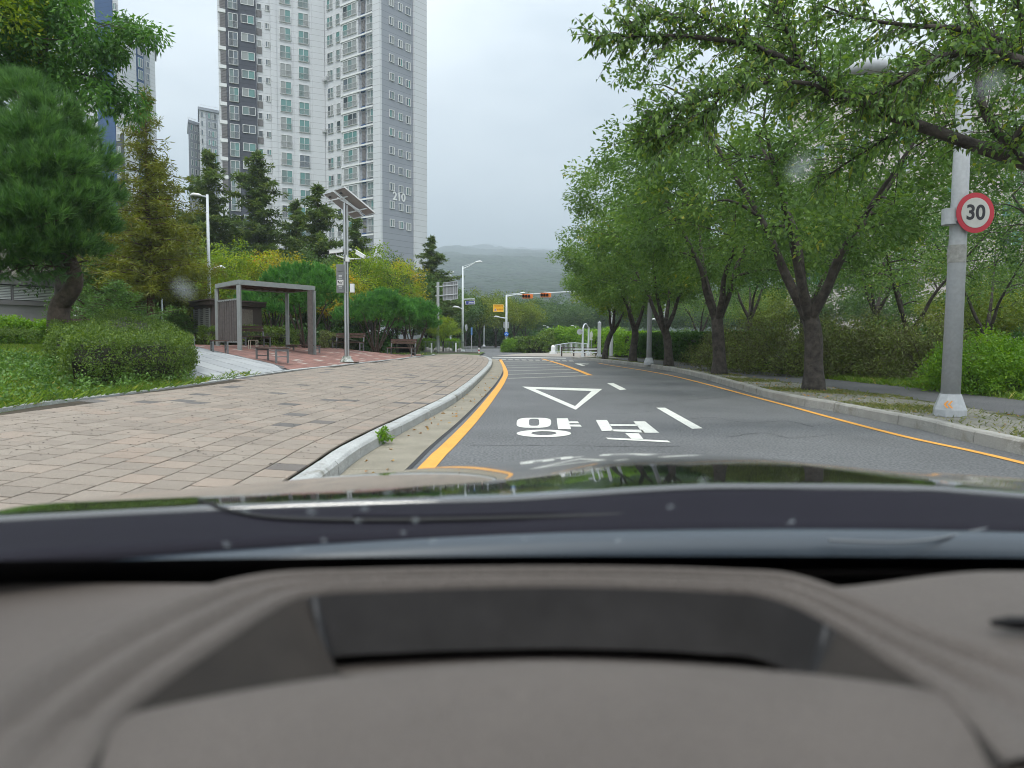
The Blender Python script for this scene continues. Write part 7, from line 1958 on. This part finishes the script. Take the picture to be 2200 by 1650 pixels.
# wooden chairs seen over the hedge
GCR = 'brown lounge chairs behind the hedge'
for px, rz, lab in ((163, .3, 'brown slatted lounge chair seen over the hedge, near the pine trunk'), (203, .1, 'brown slatted lounge chair seen over the hedge, before the cedar')):
    p = PD(px, 728, 21.5); p.z = HL(p.x, p.y); T = thing('lounge_chair', lab, 'chair', p, rz, GCR)
    zb2 = PD(px, 684, 21.5).z - p.z
    for i in range(5): MB().bar((-.22 + i * .11, .25, .35), (-.22 + i * .11, .45, zb2), .10, .02, up=Vector((0, 1, 0))).build('back_slat', M_WOOD, T)
    for i in range(4): b = MB(); box_local(b, -.27, .27, -.35 + i * .15, -.35 + i * .15 + .13, .33, .36); b.build('seat_slat', M_WOOD, T)
    for x in (-.26, .26):
        for y in (-.33, .25): MB().bar((x, y, -.02), (x, y, .33), .04, .04, up=Vector((0, 1, 0))).build('leg', M_WOODD, T)
p = PD(234, 728, 21.5); p.z = HL(p.x, p.y); T = thing('table', 'low dark table seen over the hedge right of the lounge chairs', 'table', p); zz = PD(234, 697, 21.5).z - p.z
MB().box((0, 0, zz), (.55, .4, .04)).build('table_top', M_WOODD, T)
for x in (-.24, .24):
    for y in (-.17, .17): MB().bar((x, y, -.02), (x, y, zz - .02), .035, .035, up=Vector((0, 1, 0))).build('leg', M_WOODD, T)

# kiosk
k0 = PD(455, 728, 31.5); KZ_ = HL(k0.x, k0.y); KI = thing('kiosk', 'brown kiosk with louvred panels and a stone wall behind the shelter', 'kiosk', (k0.x, k0.y, KZ_)); ko = Vector(KI.location)
kA = PD(418, 728, 33.5); kB = PD(457, 728, 31.2); kC = PD(563, 728, 33.8); kD = kA + (kC - kB)
zt_ = PD(457, 655, 31.2).z - KZ_
M_KB = mat('brown_panel', (.10, .075, .068), .7, noise=.1, nscale=3); M_KS = mat('speckled_stone', (.27, .225, .195), .9, noise=.3, nscale=14, speck=.3, bscale=60)
def kq(p, dz=0): return Vector((p.x - ko.x, p.y - ko.y, dz))
def kwall(a, c, u0, u1, z0, z1, pr, m, name, th=.08):
    d = (c - a); d.z = 0; L_ = d.length; d.normalize(); out = Vector((d.y, -d.x, 0)); p0, p1 = kq(a) + d * u0 * L_ + out * pr, kq(a) + d * u1 * L_ + out * pr
    vs = [Vector((p.x, p.y, z)) for z in (z0, z1) for p in (p0, p1, p1 - out * th, p0 - out * th)]
    return MB().add(vs, [(0, 1, 2, 3), (4, 5, 6, 7), (0, 1, 5, 4), (1, 2, 6, 5), (2, 3, 7, 6), (3, 0, 4, 7)]).build(name, m, KI)
MB().prism([(kq(p).x, kq(p).y) for p in (kA, kB, kC, kD)], -.3, zt_).build('wall', M_KB, KI)
kwall(kB, kC, .08, .80, .25, zt_ - .12, .03, M_KS, 'stone_panel'); kwall(kB, kC, 0, 1, -.3, .2, .05, M_WOODD, 'plinth'); kwall(kA, kB, 0, 1, -.3, .12, .05, M_WOODD, 'plinth')
M_LV = mat('grey_louvre', (.21, .215, .21), .6)
for u0, u1 in ((.05, .33), (.37, .62), (.66, .92)):
    kwall(kA, kB, u0, u1, .22, zt_ - .12, .02, mat('louvre_dark', (.07, .07, .07), .8), 'louvre_panel', .02)
    for i in range(16): z = .25 + (zt_ - .42) * i / 15.5; kwall(kA, kB, u0 + .01, u1 - .01, z, z + .05, .06, M_LV, 'louvre_slat', .035)
    for u in (u0, u1 - .02): kwall(kA, kB, u, u + .02, .22, zt_ - .12, .07, M_LV, 'louvre_frame', .06)
cK = (kA + kB + kC + kD) / 4; rf = [kq(cK + (p - cK) * 1.13) for p in (kA, kB, kC, kD)]; MB().prism([(p.x, p.y) for p in rf], zt_ + .01, zt_ + .20).build('roof', M_WOODD, KI)
rf = [kq(cK + (p - cK) * 1.17) for p in (kA, kB, kC, kD)]; MB().prism([(p.x, p.y) for p in rf], zt_ + .205, zt_ + .26).build('roof_edge', M_KB, KI)

# solar camera mast
c0 = PG(745, 779); dC = c0.y; c0.z = HL(c0.x, c0.y); CM = thing('camera_mast', 'steel camera mast with two solar panels on the plaza', 'camera mast', c0)
H = PD(748, 436, dC).z - c0.z; s_ = dC / 26.0
MB().tube([(-.035, 0, 0), (-.035, 0, H)], .05, 12).build('pole', M_STEEL, CM); MB().tube([(.055, .02, .1), (.055, .02, H * .985)], .042, 12).build('pole', M_STEEL, CM)
b = MB(); b.tube([(0, 0, -.05), (0, 0, .03), (0, 0, .12), (0, 0, .25)], [.26, .26, .20, .13], 9); b.build('base', mat('worn_white_base', (.62, .63, .60), .8, col2=(.06, .08, .05), nscale=5, noise=.9), CM)
b = MB().box((0, 0, .0), (.75, .7, .05)); b.build('footing', M_JOINT, CM)
def cp(px, py, dd=0): return PD(px, py, dC + dd) - c0
M_PB = mat('panel_back', (.36, .33, .33), .6, noise=.1, nscale=4); M_PF = mat('aluminium_frame', (.62, .63, .64), .4, metal=.5); M_PV = mat('solar_cells', (.01, .015, .04), .2)
for q in ([(718, 409.5, .15), (739.5, 402.5, -.50), (805, 457.5, -.50), (785, 463.5, .15)], [(694, 418, .55), (715.5, 411, .20), (780, 465, .20), (759, 470, .55)]):
    c4 = [cp(*a) for a in q]; n_ = (c4[1] - c4[0]).cross(c4[3] - c4[0]).normalized(); n_ = n_ if n_.z > 0 else -n_
    w_ = bpy.data.objects.new('solar_panel', None); COL.objects.link(w_); w_.parent = CM
    def slab(c4, o0, o1, m, nm, s=1.0):
        c = sum(c4, Vector()) / 4; k = [c + (v - c) * s for v in c4]; vs = [v + n_ * o0 for v in k] + [v + n_ * o1 for v in k]
        return MB().add(vs, [(0, 1, 2, 3), (4, 5, 6, 7), (0, 1, 5, 4), (1, 2, 6, 5), (2, 3, 7, 6), (3, 0, 4, 7)]).build(nm, m, w_)
    slab(c4, .012, .03, M_PB, 'back_sheet', .97); slab(c4, .032, .036, M_PV, 'cells', .97)
    for i in range(4): MB().bar(c4[i] + n_ * .02, c4[(i + 1) % 4] + n_ * .02, .035, .045).build('frame', M_PF, w_)
    MB().box(c4[0].lerp(c4[2], .14) - n_ * .0 + (c4[1] - c4[0]) * .15, (.10, .08, .05)).build('junction_box', M_BLACK, w_)
b = MB(); b.bar(cp(697, 434, .35), cp(757, 424 - 4, -.2), .04, .04); b.bar(cp(747, 458, .4), cp(795, 446, -.45), .04, .04); b.bar(cp(725, 425, .1), cp(778, 455, .1), .05, .05); b.build('panel_bracket', M_PF, CM)
# bullet cameras
for (x0, y0, x1, y1, ax, ay) in ((706.5, 541.5, 735.5, 538, 723, 549), (766, 542, 783.5, 552.5, 775, 556)):
    T = bpy.data.objects.new('camera', None); COL.objects.link(T); T.parent = CM; T.name = 'security_camera'
    a, c = cp(x0, y0, -.25), cp(x1, y1, -.05 if x1 < 740 else -.35); MB().bar(a, c, .11, .12).build('housing', M_WHITE, T)
    dd_ = (a - c).normalized(); e_ = a if x1 < 740 else c; MB().bar(a + Vector((0, 0, .068)) + dd_ * .05, c + Vector((0, 0, .068)), .13, .012).build('visor', M_WHITE, T)
    MB().tube([a + dd_ * .002, a + dd_ * .01], .05, 12).build('lens', M_BLACK, T)
    m2 = cp(ax, ay, -.1); MB().tube([(a + c) / 2, m2, cp(744, 556.5)], .022, 8).build('bracket', M_WHITE, T)
    MB().tube(catmull([c if x1 < 740 else a, cp(741 if x1 < 740 else 764, 552, -.2), cp(740 if x1 < 740 else 758, 560, -.1), cp(744, 561)], 4), .010, 6).build('cable', M_BLACK, T)
MB().box(cp(747, 558, -.03), (.13, .18, .15)).build('bracket_box', M_WHITE, CM); MB().box(cp(743, 553, .05), (.10, .16, .16)).build('bracket_box', M_WHITE, CM)
def cbox(x0, y0, x1, y1, dd, dep, m, nm, parent=CM):
    a, c = cp(x0, y1, dd), cp(x1, y0, dd); b = MB(); box_local(b, a.x, c.x, a.y, a.y + dep, a.z, c.z); return b.build(nm, m, parent)
EB = bpy.data.objects.new('equipment_box', None); COL.objects.link(EB); EB.parent = CM
cbox(723, 568, 739, 629, -.12, .22, M_LV, 'housing', EB); cbox(725, 570, 738, 583, -.135, .013, M_DKST, 'panel', EB); cbox(725, 586.5, 738, 601, -.135, .013, M_DKST, 'panel', EB); cbox(725, 613.5, 738, 628, -.135, .013, M_DKST, 'panel', EB)
for y in (591, 594, 597, 615.5, 618.3): cbox(727.5, y, 734.7, y + 1.1, -.15, .012, M_FRAME, 'vent_slit', EB)
cbox(724, 601.3, 737.6, 613, -.142, .02, mat('notice_white', (.62, .61, .60), .6), 'notice', EB)
b = MB()
for x, y, w_, h_ in ((725.5, 603.5, 2.2, 3.5), (728, 606, 1.4, 3), (731, 605, 2.5, .8), (731, 607, 4, .6), (731, 609, 3.5, .6), (735, 604.5, 1.2, 1)):
    a, c = cp(x, y + h_, -.155), cp(x + w_, y, -.155); box_local(b, a.x, c.x, a.y, a.y + .01, a.z, c.z)
b.build('notice_print', M_BK, EB)
cbox(752, 609.5, 760, 628, -.05, .15, M_WHITE, 'control_box')
b = MB(); 
for y in (587.5, 628.5): b.bar(cp(737, y, .0), cp(749, y, .0), .12, .03)
b.build('bracket', M_STEEL, CM)

# ------------------------------------------------------------------ haze: the damp air between here and the mountain
hz = MB().box((0, 3440, 519), (13200, 7680, 1040)); hz = hz.build('haze', bpy.data.materials.new('haze_air')); hz['kind'] = 'stuff'
hm = hz.data.materials[0]; hm.use_nodes = True; t_ = hm.node_tree; t_.nodes.clear(); pv = t_.nodes.new('ShaderNodeVolumePrincipled'); ho = t_.nodes.new('ShaderNodeOutputMaterial')
pv.inputs['Color'].default_value = (.66, .73, .80, 1); pv.inputs['Density'].default_value = 0.00047; pv.inputs['Anisotropy'].default_value = 0.1
t_.links.new(pv.outputs[0], ho.inputs['Volume'])
